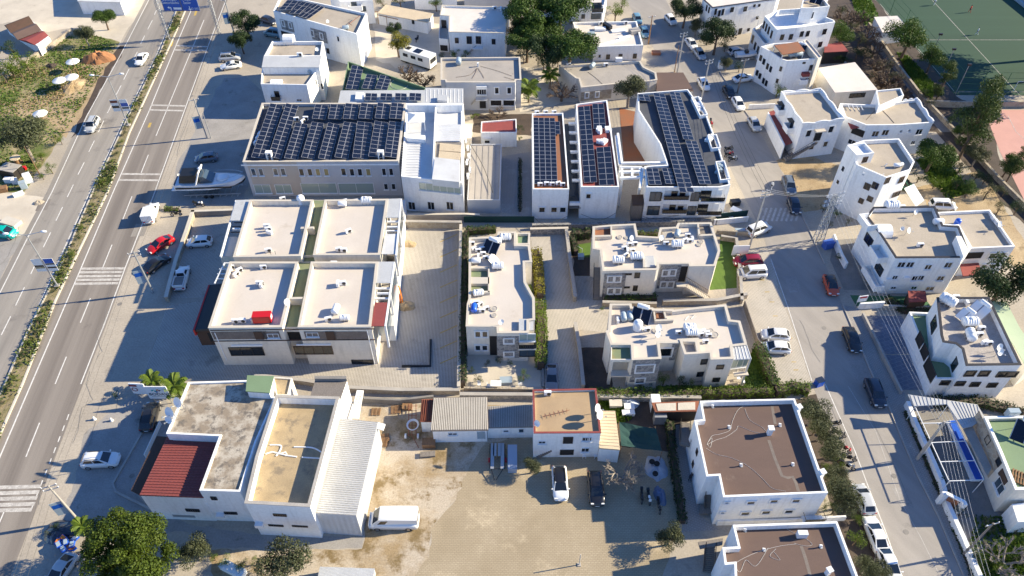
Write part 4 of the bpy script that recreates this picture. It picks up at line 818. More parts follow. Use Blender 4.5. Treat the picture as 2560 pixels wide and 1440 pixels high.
items('htank','1264,600 0 .9;1240,610 0 .9;1244,671 0 .9;1196,738 10 .8',VA,'ribbed white water tank '+LA); items('drum','1190,658 0 .9;1225,612 30 .8',VA,'white drum tank '+LA); item('heater',1230,625,VA,'green-glazed solar water heater '+LA,-30,1.); item('heater',1232,655,VA,'tilted solar panel by the tanks '+LA,60,.6); items('ac','1180,612 0;1185,626 40;1195,630 0;1205,625 20;1208,638 0;1196,645 90;1214,648 0;1205,780 0;1215,775 20;1192,760 0;1200,765 40',VA,'white air conditioner '+LA,s=.9); item('drum',1185,776,VA,'bright blue water drum '+LA,90,.9,m='blue_plastic'); items('hatch','1235,773 0 1.2;1235,789 0 .9',VA,'round roof hatch '+LA); item('dish',1252,814,VA+.6,'satellite dish on the front parapet of the narrow villa',20,.9)
b=villa('stepped cream villa with outside stair in the upper garden','1482,567 1527,563 1588,560 1594,590 1645,593 1650,570 1690,568 1695,558 1778,557 1800,627 1788,665 1724,666 1722,659 1660,660 1647,660 1647,672 1641,675 1560,676 1507,678 1500,625 1482,622',5.9); VB=b.zr
slab(b.root,'roof_terrace','1487,568 1525,567 1526,587 1488,588',5.25,5.45,'rust_floor'); slab(b.root,'roof_terrace','1747,562 1776,560 1781,584 1750,586',5.25,5.5,'grey_wood'); slab(b.root,'roof_terrace','1612,640 1634,639 1638,666 1613,668',5.25,5.5,'white_metal'); slab(b.root,'roof_terrace','1655,572 1680,572 1682,594 1657,595',5.25,5.5,'concrete')
for px in ('1484,588 1528,587 1528,591 1485,592','1526,565 1530,565 1531,590 1527,590','1743,559 1747,559 1751,588 1746,588','1747,586 1786,584 1787,588 1748,590','1607,640 1612,640 1613,668 1608,668','1652,596 1684,595 1684,599 1652,600'): slab(b.root,'terrace_parapet',px,5.3,5.95,'cream_cap')
panel(b,1535,712,3.2,4.8,'stone_grey',.06,'stone_cladding'); panel(b,1672,692,3.0,4.8,'stone_grey',.06,'stone_cladding'); win(b,'1528,697,1.0,1.2;1543,697,1.0,1.2;1528,727,1.0,1.2;1543,727,1.0,1.2;1665,682,1.0,1.2;1680,681,1.0,1.2;1660,711,1.0,1.2;1675,711,1.0,1.2','wS'); win(b,'1571,685,1.0,.35;1593,688,.8,1.1;1567,718,.9,.35;1588,720,.7,1.1','d2'); panel(b,1706,685,1.3,3.2,'opening_shade',.04,'doorway_shade')  # doorway hollow is only a dark panel of painted shade
stairs(b,(1770,745),(1715,712),.2,2.9,1.3,'cream_cap','frame_brown'); slab(b.root,'landing','1690,706 1718,708 1716,717 1692,716',2.7,2.9,'cream_cap'); stairs(b,(1495,748),(1496,668),.2,4.2,1.4,'concrete_dark','black_metal')
LB='on the stepped upper villa roof'
items('htank','1545,657 0 .95;1590,648 0 1.0;1692,617 0 .95',VB,'ribbed pale water tank '+LB); item('drum',1692,590,VB,'blue-grey drum tank '+LB,70,.9,m='bluegrey_plastic'); items('ac','1572,615 0;1586,613 0;1560,624 10;1568,630 90;1580,630 0;1564,642 40;1596,644 0;1664,612 0;1718,592 0;1712,604 20;1722,606 0;1730,602 90',VB,'white air conditioner '+LB,s=.9); items('dish','1575,606 40 1.0;1650,605 30 1.0',VB,'satellite dish '+LB); items('hatch','1549,594 0 1.0;1566,595 0 .8;1752,605 0 .9;1747,613 0 .9',VB,'round roof hatch '+LB)
b=villa('stepped cream villa with solar heater and veranda beside the hedge','1525,760 1578,760 1580,768 1632,770 1634,773 1683,774 1684,776 1750,768 1815,762 1825,800 1850,803 1866,858 1866,862 1830,866 1834,897 1777,899 1775,882 1747,884 1742,850 1698,852 1698,857 1648,858 1653,897 1580,900 1578,862 1527,862 1515,828 1521,826'); VC=b.zr
block(b,'1528,862 1577,862 1580,899 1527,899',5.7,'cream_plaster','green_floor',pw=.12,ph=.3,z0=5.2); block(b,'1699,850 1742,851 1748,884 1712,886',6.1,'cream_plaster','concrete',pw=.25,ph=.6,cap='cream_cap'); slab(b.root,'veranda_roof','1830,862 1866,860 1878,897 1835,899',5.7,5.85,'white_metal'); posts(b.root,[(1876,896)],0,5.7,.12,'cream_plaster',sq=True); seams(b.root,'1830,862 1866,860 1878,897 1835,899',5.85,5,'white_plaster'); slab(b.root,'veranda_floor','1832,930 1868,928 1872,937 1836,939',2.6,2.8,'cream_cap')
slab(b.root,'roof_terrace','1640,772 1656,772 1663,793 1641,795',5.4,5.6,'rust_floor'); 
for px in ('1632,770 1636,770 1640,800 1636,800','1636,799 1684,797 1684,801 1637,803','1656,770 1660,770 1668,796 1663,796'): slab(b.root,'terrace_parapet',px,5.3,5.95,'cream_cap')
posts(b.root,[(1530,897),(1578,899)],0,5.3,.2,'cream_plaster',sq=True); slab(b.root,'veranda_floor','1528,925 1580,925 1580,940 1526,940',2.6,2.85,'cream_cap'); panel(b,1612,927,3.6,4.6,'stone_grey',.06,'stone_cladding'); win(b,'1612,921,2.4,1.6;1600,951,1.2,1.1','wS'); win(b,'1664,880,1.7,1.7','wS'); panel(b,1684,880,.8,3.4,'stone_grey',.06,'stone_cladding'); win(b,'1760,904,.9,1.1;1800,917,1.0,.9;1750,935,.9,1.0;1790,949,1.0,.9','d1'); win(b,'1850,907,2.4,1.8','g3')
LC='on the lower cream villa roof'
items('htank','1722,825 0 .9;1728,838 0 .9',VC,'ribbed white water tank '+LC); item('vtank',1593,822,VC,'tall white round water tank '+LC,0,1.0); items('drum','1558,798 90 .9;1573,796 90 .9',VC,'pale blue drum tank '+LC,m='bluegrey_plastic'); item('heater',1602,795,VC,'large two-panel solar water heater '+LC,-20,1.05); items('ac','1544,805 90;1617,827 0;1695,835 0;1755,832 20;1765,835 0;1770,842 0;1762,857 0;1750,840 10',VC,'white air conditioner '+LC,s=.9); items('dish','1641,832 30 1.2;1639,846 40 1.1',VC,'satellite dish '+LC); items('hatch','1640,828 0 1.1;1776,828 0 1.0;1786,838 0 1.3',VC,'round roof hatch '+LC)
cable('loose grey cable on the lower cream villa roof',smooth_px(pl('1712,800 1722,790 1735,788 1728,797 1742,790'),VC+.04),.04,'galvanised')

# --- old factory at the bottom ---
b=building('factory','old white factory with mottled concrete roof and red sheet lean-to','470,955 622,950 626,985 690,992 640,1105 600,1229 498,1226 548,1090 415,1084',7.0,'white_plaster','mottled_roof',pw=.22,ph=.25)
block(b,'418,1094 545,1094 507,1243 350,1237',5.6,'white_plaster','red_metal',ph=0,over=.05); seams(b.root,'418,1094 545,1094 507,1243 350,1237',5.6,22,'red_metal',along=1,hh=.07)
block(b,'690,988 848,993 775,1267 612,1258 640,1140',7.4,'white_plaster','sandy_roof',pw=.3,ph=1.3,cap='concrete'); block(b,'620,940 682,942 672,980 617,976',8.2,'white_plaster','green_roof',ph=0); block(b,'792,945 866,947 850,993 778,990',7.2,'white_plaster','grey_wood',ph=0); block(b,'682,942 730,945 720,988 690,988',6.6,'cream_plaster','sandy_roof',pw=.15,ph=.2)
slab(b.root,'parapet_ledge','787,940 866,940 866,947 786,947',7.2,7.7,'concrete_dark')
win(b,'482,1275,1.6,.6;555,1310,1.4,.35;577,1282,1.5,.55;700,1287,1.5,.5;690,1313,1.7,.35;750,1315,1.8,.3','d6'); win(b,'535,1245,.7,.7','d2'); panel(b,460,1290,2.6,.5,'galvanised',.05,'vent_panel'); panel(b,553,1285,.9,.6,'white_plastic',.5,'wall_unit'); panel(b,650,1308,.9,.6,'white_plastic',.5,'wall_unit')
slab(b.root,'shade_sail_frame','358,1080 418,1085 350,1237 327,1225',4.4,4.55,'rust_metal') if False else None
slab(b.root,'lean_to_roof','392,1090 417,1092 350,1238 327,1226',4.6,4.75,'brown_trim')
items('dish','460,1022 -30 1.6;441,1048 -30 1.7;433,1060 -20 1.2',6.9,'white satellite dish on the edge of the mottled factory roof')
sh=building('metal_shed','white corrugated metal shed attached to the factory','848,1046 944,1056 890,1288 785,1281',5.0,'white_metal','white_metal',ph=0,cat='shed',over=.06); seams(sh.root,'848,1046 944,1056 890,1288 785,1281',5.0,46,'concrete',along=1,hh=.04,rw_=.05); slab(sh.root,'gutter','846,1046 851,1046 790,1281 784,1281',5.0,5.16,'concrete'); panel(sh,936,1160,3.4,2.2,'white_plastic',.08,'roller_door'); slab(sh.root,'awning','943,1055 963,1060 958,1075 940,1070',4.4,4.6,'white_plaster')  # shed ribs coloured greyer than the sheet to paint in shadow stripes
for k,pp in enumerate(('675,1112 702,1114 698,1130 690,1140','664,1135 680,1130 690,1132 715,1138 742,1142','735,1117 780,1119 803,1130','755,1143 802,1146','697,1135 715,1130','715,1140 716,1133')): MB().path(smooth_px(pl(pp),6.16),.09,5).build('sealant_streak','white_plaster',b.root)
AWN=root('cream_awning',at(887,1010),'long cream lettered awning panel behind the metal shed','awning'); slab(AWN,'panel','892,975 909,976 897,1046 876,1044',2.6,2.75,'canvas_white'); posts(AWN,[(893,978),(906,978),(880,1042),(895,1043)],0,2.6,.05,'galvanised')
# --- corrugated cottage row, red-edged house ---
b=building('workshop_cottage','white cottage with grey corrugated sheet roof in the yard','1087,997 1215,995 1217,1072 1081,1074',2.9,'white_plaster','stone_panel',ph=0,cat='house',over=.2); seams(b.root,'1086,996 1216,994 1218,1074 1079,1076',2.9,31,'kerb',hh=.09,rw_=.13); win(b,'1126,1084,.6,.5;1137,1084,.6,.5','w1'); door(b,'1203,1088,.8,1.4','bluegrey_plastic')
b=building('rusty_lean_to','rusty sheet lean-to against the corrugated cottage','1056,1000 1086,999 1080,1052 1052,1052',2.5,'white_plaster','rust_metal',ph=0,cat='shed'); seams(b.root,'1056,1000 1086,999 1080,1052 1052,1052',2.5,6,'rust_metal',hh=.1)
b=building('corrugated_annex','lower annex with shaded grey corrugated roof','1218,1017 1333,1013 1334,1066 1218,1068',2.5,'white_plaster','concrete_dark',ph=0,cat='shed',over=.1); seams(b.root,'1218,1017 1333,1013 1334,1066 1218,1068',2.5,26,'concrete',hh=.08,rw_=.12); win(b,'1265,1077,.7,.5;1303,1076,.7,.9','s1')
b=building('red_edged_house','white house with tan roof and red parapet rim in the yard','1332,975 1490,972 1502,1082 1335,1083',5.4,'white_plaster','felt_tan',pw=.16,ph=.3,cap='red_terrace',cat='house'); RZ=b.zr
win(b,'1464,1097,.9,.8;1474,1097,.5,.8;1463,1124,1.0,.9;1355,1105,.9,.6','w2'); win(b,'1420,1100,1.2,1.4;1417,1130,1.7,1.1','o1'); stairs(b,(1340,1138),(1412,1098),.1,2.9,1.0,'grey_wood'); slab(b.root,'landing','1408,1096 1436,1096 1436,1105 1408,1106',2.7,2.9,'white_plaster')
block(b,'1498,1028 1537,1028 1549,1124 1499,1120',3.0,'white_plaster','beige_metal',ph=0,over=.05); seams(b.root,'1498,1028 1537,1028 1549,1124 1499,1120',3.0,12,'beige_metal',along=1)
item('ac',1369,987,RZ,'white air conditioner on the red-rimmed roof',0,1.); items('dish','1487,1034 60 1.3;1491,1052 60 1.5;1345,1068 -40 1.0',RZ,'white satellite dish on the red-rimmed roof')
an=root('fallen_aerial',at(1390,1034,RZ),'rusty television aerial lying on the tan roof','antenna'); f=MB().tube(at(1357,1041,RZ+.15),at(1424,1025,RZ+.15),.03,4)
for k in range(6): p=at(1362+k*11,1040-k*2.6,RZ+.15); f.tube(p-V3((0,.35,0)),p+V3((0,.35,.1)),.02,4)
f.build('aerial_boom','rust_metal',an)
# --- brown felt roofs bottom right ---
b=building('apartment_block','white block with large brown felt roof and outside stairs by the street','1750,1002 1987,996 2070,1232 1808,1243 1797,1189 1766,1191 1736,1050 1758,1048',6.4,'white_plaster','felt_brown',pw=.24,ph=.85); BZ=b.zr
win(b,'1877,1256,.9,.7;1935,1252,.9,.7;1990,1251,.9,.7;1863,1283,1.0,.8;1915,1280,1.0,.8;1972,1278,1.0,.8;1817,1256,.5,.4;1806,1281,.5,.4','wS'); stairs(b,(1712,1058),(1712,1112),.2,2.6,1.2,'grey_wood','frame_dark'); stairs(b,(1775,1275),(1775,1205),.3,3.4,1.3,'grey_wood','frame_dark'); slab(b.root,'landing','1752,1262 1793,1268 1788,1284 1748,1284',.4,.6,'grey_wood',zp=.6)
win(b,'1743,1130,.6,1.0;1733,1160,.6,1.0','b1'); balcony(b,2028,1290,2.4,1.0,'white_plaster','black_metal')
items('vent','1922,1085 0 1.6;1992,1030 20 1.5;2050,1192 20 1.5',BZ,'white flue block on the large brown felt roof'); items('pipe','1823,1070 180 1.3;1853,1165 180 1.3;1950,1065 180 1.3;1982,1163 180 1.3;1782,1018 180 1.2',BZ,'white vent pipe on the large brown felt roof')
for pp in ('1767,1112 1780,1090 1800,1085 1825,1075 1832,1050 1850,1020 1885,1012','1767,1112 1790,1100 1815,1092 1840,1075 1845,1065 1860,1070 1880,1078 1900,1083','1765,1120 1790,1135 1830,1145 1870,1165 1905,1195 1930,1220 1965,1228','1770,1105 1780,1095 1776,1118 1768,1110','1862,1022 1875,1050 1905,1068 1917,1080'): cable('pale loose wire on the large brown roof',smooth_px(pl(pp),BZ+.03),.016,'wire_white')
for pp in ('1930,1015 1938,1060','1922,1100 1955,1190 1982,1192 1996,1228'): ribbon(smooth_px(pl(pp),BZ,2),.35,BZ+.006,BZ+.006).build('sealant_strip','stone_panel',b.root)
b=building('apartment_block','white block with brown felt roof at the bottom edge','1832,1312 2093,1303 2160,1480 2180,1530 1840,1530 1836,1410 1812,1412 1806,1368 1845,1366',6.4,'white_plaster','felt_brown',pw=.24,ph=.85)
items('pipe','1863,1327 180 1.3;2052,1368 180 1.3;1910,1376 180 1.2',BZ,'white vent pipe on the bottom brown felt roof'); item('vent',2067,1435,BZ,'white flue block on the bottom brown felt roof',20,1.4); item('cabinet',2002,1341,BZ,'small white box on the bottom brown felt roof',0,.7)
for pp in ('1835,1410 1860,1395 1900,1378 1950,1365 1990,1360','1950,1310 1980,1330 2005,1340 2030,1360 2015,1365 1985,1358','1835,1412 1850,1430 1865,1400 1890,1415 1920,1370','1935,1380 1950,1400 1925,1390 1940,1372'): cable('pale loose wire on the bottom brown roof',smooth_px(pl(pp),BZ+.03),.016,'wire_white')
ribbon(smooth_px(pl('2003,1365 2015,1400 2028,1450'),BZ,2),.35,BZ+.006,BZ+.006).build('sealant_strip','stone_panel',b.root)
stairs(b,(1770,1430),(1775,1365),.1,2.6,1.1,'grey_wood','frame_dark'); slab(b.root,'landing','1745,1355 1808,1345 1806,1362 1750,1372',2.5,2.65,'grey_wood')
# --- east side of the street, far row first ---
b=building('office_house','large pale house with dark parapet stripe at the top of the street','1757,-2 1770,-25 1960,-45 1942,-2 1780,20',7.2,'white_plaster','pale_roof',pw=.3,ph=.5,cap='frame_dark'); win(b,'1789,29,.5,1.4;1798,33,.5,1.4;1807,30,.5,1.4;1767,20,.5,1.3;1773,25,.5,1.3;1830,24,.8,1.1;1863,22,.8,1.1;1886,14,.5,.6;1898,13,.5,.6;1893,44,.6,.7;1850,78,.8,1.4;1871,74,.6,.7','d2'); panel(b,1872,88,7.5,.5,'frame_dark',.05,'plinth_stripe')
b=building('terrace_house','tall white house with walled roof terrace near the bushes','1912,40 1948,24 2010,20 2085,50 2088,55 2000,68 1942,74',8.2,'white_plaster','white_plaster',pw=.25,ph=1.0); block(b,'2003,20 2008,-4 2055,-8 2075,15 2035,20',10.6,'white_plaster','concrete_roof',pw=.2,ph=.6); block(b,'1882,72 1906,58 1940,100 1912,110',4.6,'white_plaster','concrete',pw=.15,ph=.4)
win(b,'1955,93,.8,1.2;1977,92,.8,1.2;2004,85,.8,1.2;2019,84,.8,1.2;2061,79,.9,1.2;2050,111,.9,1.2;1910,62,.6,1.6;1916,69,.6,1.6;1922,76,.6,1.6;1929,86,.6,1.6','d2'); win(b,'2031,38,.5,1.5','w1'); win(b,'1882,98,.8,1.8;1888,115,.8,1.6;1895,125,.8,1.6','d1')
item('antenna',1893,65,5.,'tall antenna on the blue walled terrace',20,1.5); item('dish',2061,10,10.2,'satellite dish on the tower of the white terrace house',30,1.); item('heater',2040,5,10.1,'white solar water heater on the terrace-house tower',-30,1.)
b=building('blue_trim_house','white house with dark blue corner pilasters and red-brown roof canopy','1902,116 1935,108 2010,104 2052,141 2052,146 1968,152 1955,148 1925,128',7.6,'white_plaster','concrete_dark',pw=.25,ph=.7)
slab(b.root,'roof_canopy','1936,113 1995,104 2012,127 1957,136',8.6,8.75,'rust_floor'); posts(b.root,[(1938,114),(1957,135),(2010,127)],6.9,8.6,.08,'frame_white'); block(b,'2008,102 2018,98 2055,142 2045,146',8.2,'cream_plaster','cream_roof',pw=.1,ph=.2)
win(b,'1902,145,.6,1.2;1910,154,.6,1.2;1919,166,.6,1.2;1927,173,.6,1.2;1893,182,.6,1.2;1900,190,.6,1.2;1909,202,.6,1.2;1916,208,.6,1.2','d1'); win(b,'2029,169,1.0,1.2;2010,157,.6,.4;2018,202,.9,1.2;1952,172,.5,1.0;1943,202,.5,.9','d2'); panel(b,2012,183,1.4,.7,'red_terrace',.8,'awning'); balcony(b,2005,207,1.6,.7)
items('drum','1980,143 20 1.1;1993,142 20 1.1',6.95,'pale blue water drum under the red-brown roof canopy',m='bluegrey_plastic'); item('heater',2001,127,6.95,'small solar heater beside the red-brown canopy',-30,.8)
b=building('long_shed','low white sheet-roofed shed with rusty corner','2047,170 2137,156 2193,224 2088,231',3.4,'cream_plaster','pale_roof',ph=0,cat='shed',over=.08); win(b,'2143,238,3.2,1.0','d4')
b=building('pavilion','red sheet awning behind the white houses','2063,112 2102,106 2120,127 2062,130',2.8,'opening_shade','red_terrace',ph=0,cat='awning')  # near-black walls paint in the shade under the awning
def wavy(b,px,z,m,amp=.35,th=.22):
    """raised parapet with scalloped crest"""
    q=[at(u,v,z) for u,v in pl(px)]
    for a,c in zip(q,q[1:]):
        n=14; d=c-a; k=V3((-d.y,d.x,0)).normalized()*th/2; vs=[]
        for i in range(n+1):
            t=i/n; p=a.lerp(c,t); h=amp*abs(math.sin(t*math.pi*2.5+.5)); vs+=[p-k-V3((0,0,.3)),p+k-V3((0,0,.3)),p+k+V3((0,0,h)),p-k+V3((0,0,h))]
        fs=[]
        for i in range(n):
            o=4*i; fs+=[(o+3,o+2,o+6,o+7),(o,o+3,o+7,o+4),(o+2,o+1,o+5,o+6)]
        fs+=[(0,1,2,3),(4*n+3,4*n+2,4*n+1,4*n)]
        MB().f(vs,fs).build('scalloped_parapet',m,b.root)
b=building('scalloped_house','white house with scalloped parapet, tan roof and side stair','1953,231 2052,224 2110,298 2008,311',7.4,'white_plaster','concrete_roof',pw=.25,ph=.5); wavy(b,'1953,231 2052,224 2110,298 2008,311 1953,231',7.4,'white_plaster')
win(b,'2021,333,1.0,1.4;2077,323,1.0,1.4;2063,360,.9,1.2;2028,368,1.0,1.0','wS'); win(b,'2044,341,1.3,1.7','o1'); panel(b,2048,323,1.8,.2,'cream_cap',.9,'awning'); stairs(b,(1962,398),(2040,352),.2,3.2,1.1,'concrete_dark','frame_dark'); panel(b,1957,258,1.2,.2,'frame_dark',.9,'awning'); panel(b,1983,300,1.2,.2,'frame_dark',.9,'awning'); balcony(b,1955,280,2.0,1.2); balcony(b,1977,325,2.0,1.2); win(b,'1957,270,.9,1.6;1980,312,.9,1.6','d1')
slab(b.root,'side_terrace','1921,280 1945,272 1992,352 1962,362',2.4,2.6,'red_terrace'); slab(b.root,'terrace_wall','1919,282 1922,280 1963,362 1960,364',0,2.9,'white_plaster')
b=building('twin_roof_house','wide white house with wavy rear parapet and dark red awning','2100,258 2195,262 2258,252 2293,248 2333,306 2250,312 2167,313 2113,292',6.6,'white_plaster','concrete_roof',pw=.25,ph=.5); wavy(b,'2258,252 2293,248 2333,306',6.6,'white_plaster'); block(b,'2190,226 2252,220 2260,238 2197,266',7.6,'white_plaster','concrete_roof',pw=.2,ph=.35)
slab(b.root,'awning','2113,292 2155,286 2169,313 2128,322',5.6,5.75,'red_terrace'); win(b,'2188,334,1.2,1.2;2213,331,1.2,1.2;2252,328,.5,.6;2273,326,.5,.6;2297,329,1.2,1.2;2130,355,1.4,1.0;2282,356,.8,.8','w2'); win(b,'2207,251,.5,.8','d1'); win(b,'2145,330,2.2,1.3','o1')
for k in range(4): p=at(2120+k*11,270+k*1,6.1); MB().box((p.x,p.y,6.4),(.08,1.6,.08)).build('skylight_bar','frame_white',b.root)
cable('dark cable running over the twin-roof house',smooth_px(pl('2165,300 2195,272 2215,285 2235,307'),6.13),.04,'brown_trim')
b=building('tower_house','tall white tower house with planted roof terraces','2118,364 2160,350 2248,346 2287,404 2276,425 2216,444 2142,412',9.6,'white_plaster','concrete_roof',pw=.25,ph=.7); block(b,'2118,362 2162,356 2186,382 2142,388',10.8,'white_plaster','white_plaster',pw=.2,ph=.5)
win(b,'2162,399,.9,1.1;2168,466,1.0,1.2;2188,464,1.0,1.2;2218,451,1.0,1.2;2253,449,1.0,1.2;2153,502,.8,1.0;2175,497,.9,1.0;2240,485,1.5,1.0','b2'); win(b,'2108,422,.5,.8;2095,455,.5,.6','d1'); slab(b.root,'side_roof','2262,470 2285,460 2310,500 2290,515',3.2,3.4,'white_plaster'); balcony(b,2244,425,5.5,1.2)
items('pipe','2158,437 90;2205,440 0;2213,415 0',8.9,'dark flower pot on the tower-house terrace',m=None); items('drum','2240,418 0 .7;2250,416 30 .6',8.9,'round tank on the tower-house terrace')
b=building('balcony_house','large white house with stained tan roof and blue-railed balconies','2166,541 2183,518 2337,516 2357,563 2397,566 2421,628 2410,644 2239,645 2203,590',7.4,'white_plaster','concrete_roof',pw=.25,ph=.8,cap='frame_dark'); HZ=b.zr
win(b,'2253,661,1.1,1.1;2275,661,1.1,1.1;2320,667,1.0,1.0;2370,662,1.1,1.1;2237,693,.8,.8;2287,695,1.0,1.0;2301,694,1.0,1.0;2351,695,1.1,1.0;2233,719,.8,.6;2284,719,.9,.7;2324,721,1.3,.9','w2'); 
for u,v in ((2178,560),(2205,640)): balcony(b,u,v,2.8,1.6)
for u,v in ((2172,600),(2198,672)): win(b,'%f,%f,2.0,1.6'%(u,v),'d2')
balcony(b,2190,700,4.5,1.4); panel(b,2265,694,.8,.5,'white_plastic',.35,'wall_unit'); panel(b,2220,698,.8,.5,'white_plastic',.35,'wall_unit')
slab(b.root,'stair_wall','2390,590 2403,590 2423,628 2409,642',6.8,8.2,'white_plaster')
item('htank',2225,523,HZ,'ribbed white water tank on the stained tan roof',0,1.2); item('drum',2342,561,HZ,'white drum on the stained tan roof edge',0,1.); items('ac','2252,522 0;2298,617 0',HZ,'pale unit on the stained tan roof'); items('dish','2262,588 40 1.1;2250,580 0 .8;2282,540 20 .9',HZ,'satellite dish on the stained tan roof')
MB().lathe([(.02,-1.1),(1.2,-1.1),(1.2,1.1),(.02,1.1)],16,at(2205,580,HZ+.1),'X').build('vault','white_plaster',b.root)
b=building('rear_house','lower white house with tan roof joined behind the stained roof','2340,530 2475,524 2538,616 2428,621 2395,563 2357,563',5.8,'white_plaster','concrete_roof',pw=.25,ph=.5); win(b,'2480,639,1.0,1.1;2505,638,1.0,1.1;2458,666,.9,.9;2482,666,.9,.9','wS'); win(b,'2436,638,2.4,1.2','o1'); slab(b.root,'entry_canopy','2400,660 2447,657 2455,685 2408,690',2.6,2.75,'red_terrace'); items('ac','2480,550 90;2488,560 90;2495,568 90',5.35,'white air conditioner on the joined tan roof'); item('vtank',2391,561,5.35,'blue bin tank on the joined tan roof',0,.7,m='blue_plastic'); item('dish',2488,572,5.35,'satellite dish on the joined tan roof',30,1.1)
b=building('gravel_roof_house','white house with grey gravel roof, heaters and green terrace','2342,744 2472,743 2553,912 2415,914 2405,872 2390,860 2357,855 2352,838',7.0,'white_plaster','gravel_roof',pw=.25,ph=.8,cap='frame_dark'); GZ=b.zr
block(b,'2273,779 2345,782 2420,914 2390,947 2340,947',3.6,'white_plaster','green_roof',pw=.25,ph=.5)
win(b,'2425,933,1.1,.9;2460,933,1.1,.9;2505,935,1.1,.9;2530,935,1.1,.9;2362,956,1.0,.7;2400,958,1.0,.7;2437,960,1.0,.7;2480,962,1.0,.7;2520,964,1.0,.7','dS'); win(b,'2335,812,2.2,1.8;2385,903,2.4,1.8','d2'); win(b,'2285,800,3.0,2.0;2300,850,1.8,1.8;2312,880,1.8,1.8;2325,925,3.0,2.0','o1')
for u,v in ((2365,760),): item('htank',u,v,GZ,'white ribbed tank at the corner of the gravel roof',-50,1.2)
items('heater','2412,796 -60 .8;2445,782 -60 .95',GZ,'solar water heater with painted white reflection on the gravel roof',m='white_plastic'); items('htank','2420,813 0 1.1;2422,845 80 1.0',GZ,'white water tank on the gravel roof'); items('ac','2386,747 0;2413,760 90;2450,825 0;2445,840 0;2458,860 20;2468,862 0',GZ,'white air conditioner on the gravel roof'); items('dish','2485,880 20 1.2;2487,892 20 1.2',GZ,'satellite dish on the gravel roof')  # collectors recoloured white to paint in the reflection on their glass
b=building('green_canopy','pale green sheet canopy behind the gravel-roof house','2477,754 2515,756 2545,815 2600,900 2570,920 2535,860 2500,815',4.0,'cream_plaster','pale_green',ph=0,cat='canopy')
# restaurant
b=building('restaurant','stone restaurant with green roof and slatted white pergola','2461,1042 2600,1040 2640,1223 2538,1224 2500,1130',5.2,'cream_plaster','green_roof',pw=.25,ph=.5,cap='white_plaster'); panel(b,2466,1125,9.0,3.6,'stone_warm',.05,'stone_cladding') ; win(b,'2470,1100,.9,1.1;2497,1155,.9,1.0','d1')
slab(b.root,'pergola_roof','2270,986 2443,1011 2462,1043 2430,1066 2408,1070 2368,1010 2285,1015',3.3,3.45,'white_metal'); seams(b.root,'2275,987 2368,1000 2368,1010 2285,1014',3.45,9,'galvanised'); seams(b.root,'2380,1003 2443,1012 2450,1045 2412,1062',3.45,7,'galvanised',along=0)
slab(b.root,'slope_roof','2408,1072 2432,1066 2480,1170 2468,1190',2.9,3.0,'concrete'); slab(b.root,'pool_wall','2368,1052 2388,1050 2452,1200 2430,1200',.1,.5,'white_plaster'); slab(b.root,'blue_basin','2373,1052 2390,1050 2460,1198 2440,1198',.45,.6,'blue_plastic')
beams(b.root,[((2288,1016),(2372,1200),3.2),((2370,1012),(2460,1198),3.2),((2305,1058),(2390,1056),3.2),((2330,1106),(2415,1102),3.2),((2352,1154),(2437,1151),3.2),((2374,1202),(2460,1199),3.2)],.08,.1,'frame_white','pergola_beam'); posts(b.root,[(2288,1016),(2330,1106),(2374,1202),(2370,1012),(2460,1198)],0,3.1,.05,'frame_white','pergola_post')
sg=panel(b,2508,1193,1.7,1.1,'brown_trim',.1,'sign_board'); win(b,'2500,1215,1.8,1.6','s2')
items('cabinet','2525,1040 0 .9',4.72,'pale blue unit on the green restaurant roof',m='bluegrey_plastic'); item('heater',2560,1090,4.72,'white covered equipment on the green restaurant roof',-30,1.3); item('pallet',2548,1195,4.72,'stack of white panels on the green restaurant roof',60,1.5)
b=building('restaurant_annex','low white annex with bright roof at the restaurant corner','2530,1260 2620,1250 2620,1300 2545,1305',2.8,'white_plaster','white_plaster',pw=.15,ph=.2,cat='annex')
# pitch booth, cottages at far left, top edge houses
b=building('changing_booth','white flat-roofed booth beside the football pitch','2187,43 2243,40 2272,72 2207,80',3.0,'white_plaster','pale_roof',ph=0,cat='booth')
ct=root('cottage',at(75,100),'small cottage with brown and red stepped pitched roof top left','house')
slab(ct,'wall','12,62 70,42 122,90 95,116',0,2.2,'white_plaster',zp=2.2)
def gable(parent,px,z,ridge,m,name='roof'):
    a,b_,c,d=[at(u,v,z) for u,v in pl(px)]; r1=(a+d)/2+V3((0,0,ridge)); r2=(b_+c)/2+V3((0,0,ridge)); MB().f([a,b_,c,d,r1,r2],[(0,1,5,4),(3,4,5,2),(0,4,3),(1,2,5),(3,2,1,0)]).build(name,m,parent)
gable(ct,'10,63 68,41 85,58 28,84',2.3,.9,'brown_trim'); gable(ct,'28,82 85,58 104,76 44,100',2.45,.6,'felt_brown'); gable(ct,'44,99 102,76 124,92 92,115',2.1,.5,'red_terrace')
b=building('villa','white villa cut by the top edge above the pines','1425,-30 1520,-30 1512,12 1508,14 1440,16 1436,10',5.2,'white_plaster','pale_roof',pw=.2,ph=.4,cat='house'); win(b,'1460,11,.8,1.0;1458,41,.8,1.0','d1'); win(b,'1492,15,2.2,1.6;1490,40,2.2,1.4','v3'); balcony(b,1492,27,2.6,1.0,'white_plaster','black_metal')
b=building('villa','white villa cut by the top edge behind the sandy shed','820,-35 925,-30 932,0 850,4',5.5,'white_plaster','pale_roof',pw=.2,ph=.4,cat='house'); win(b,'885,12,1.2,1.3;908,22,1.2,1.2','v2'); balcony(b,890,22,3.0,1.0)
b=building('outbuilding','white outbuilding at the top edge among bushes','1040,-30 1140,-30 1142,-4 1035,-8',3.0,'white_plaster','pale_roof',ph=0,cat='outbuilding')
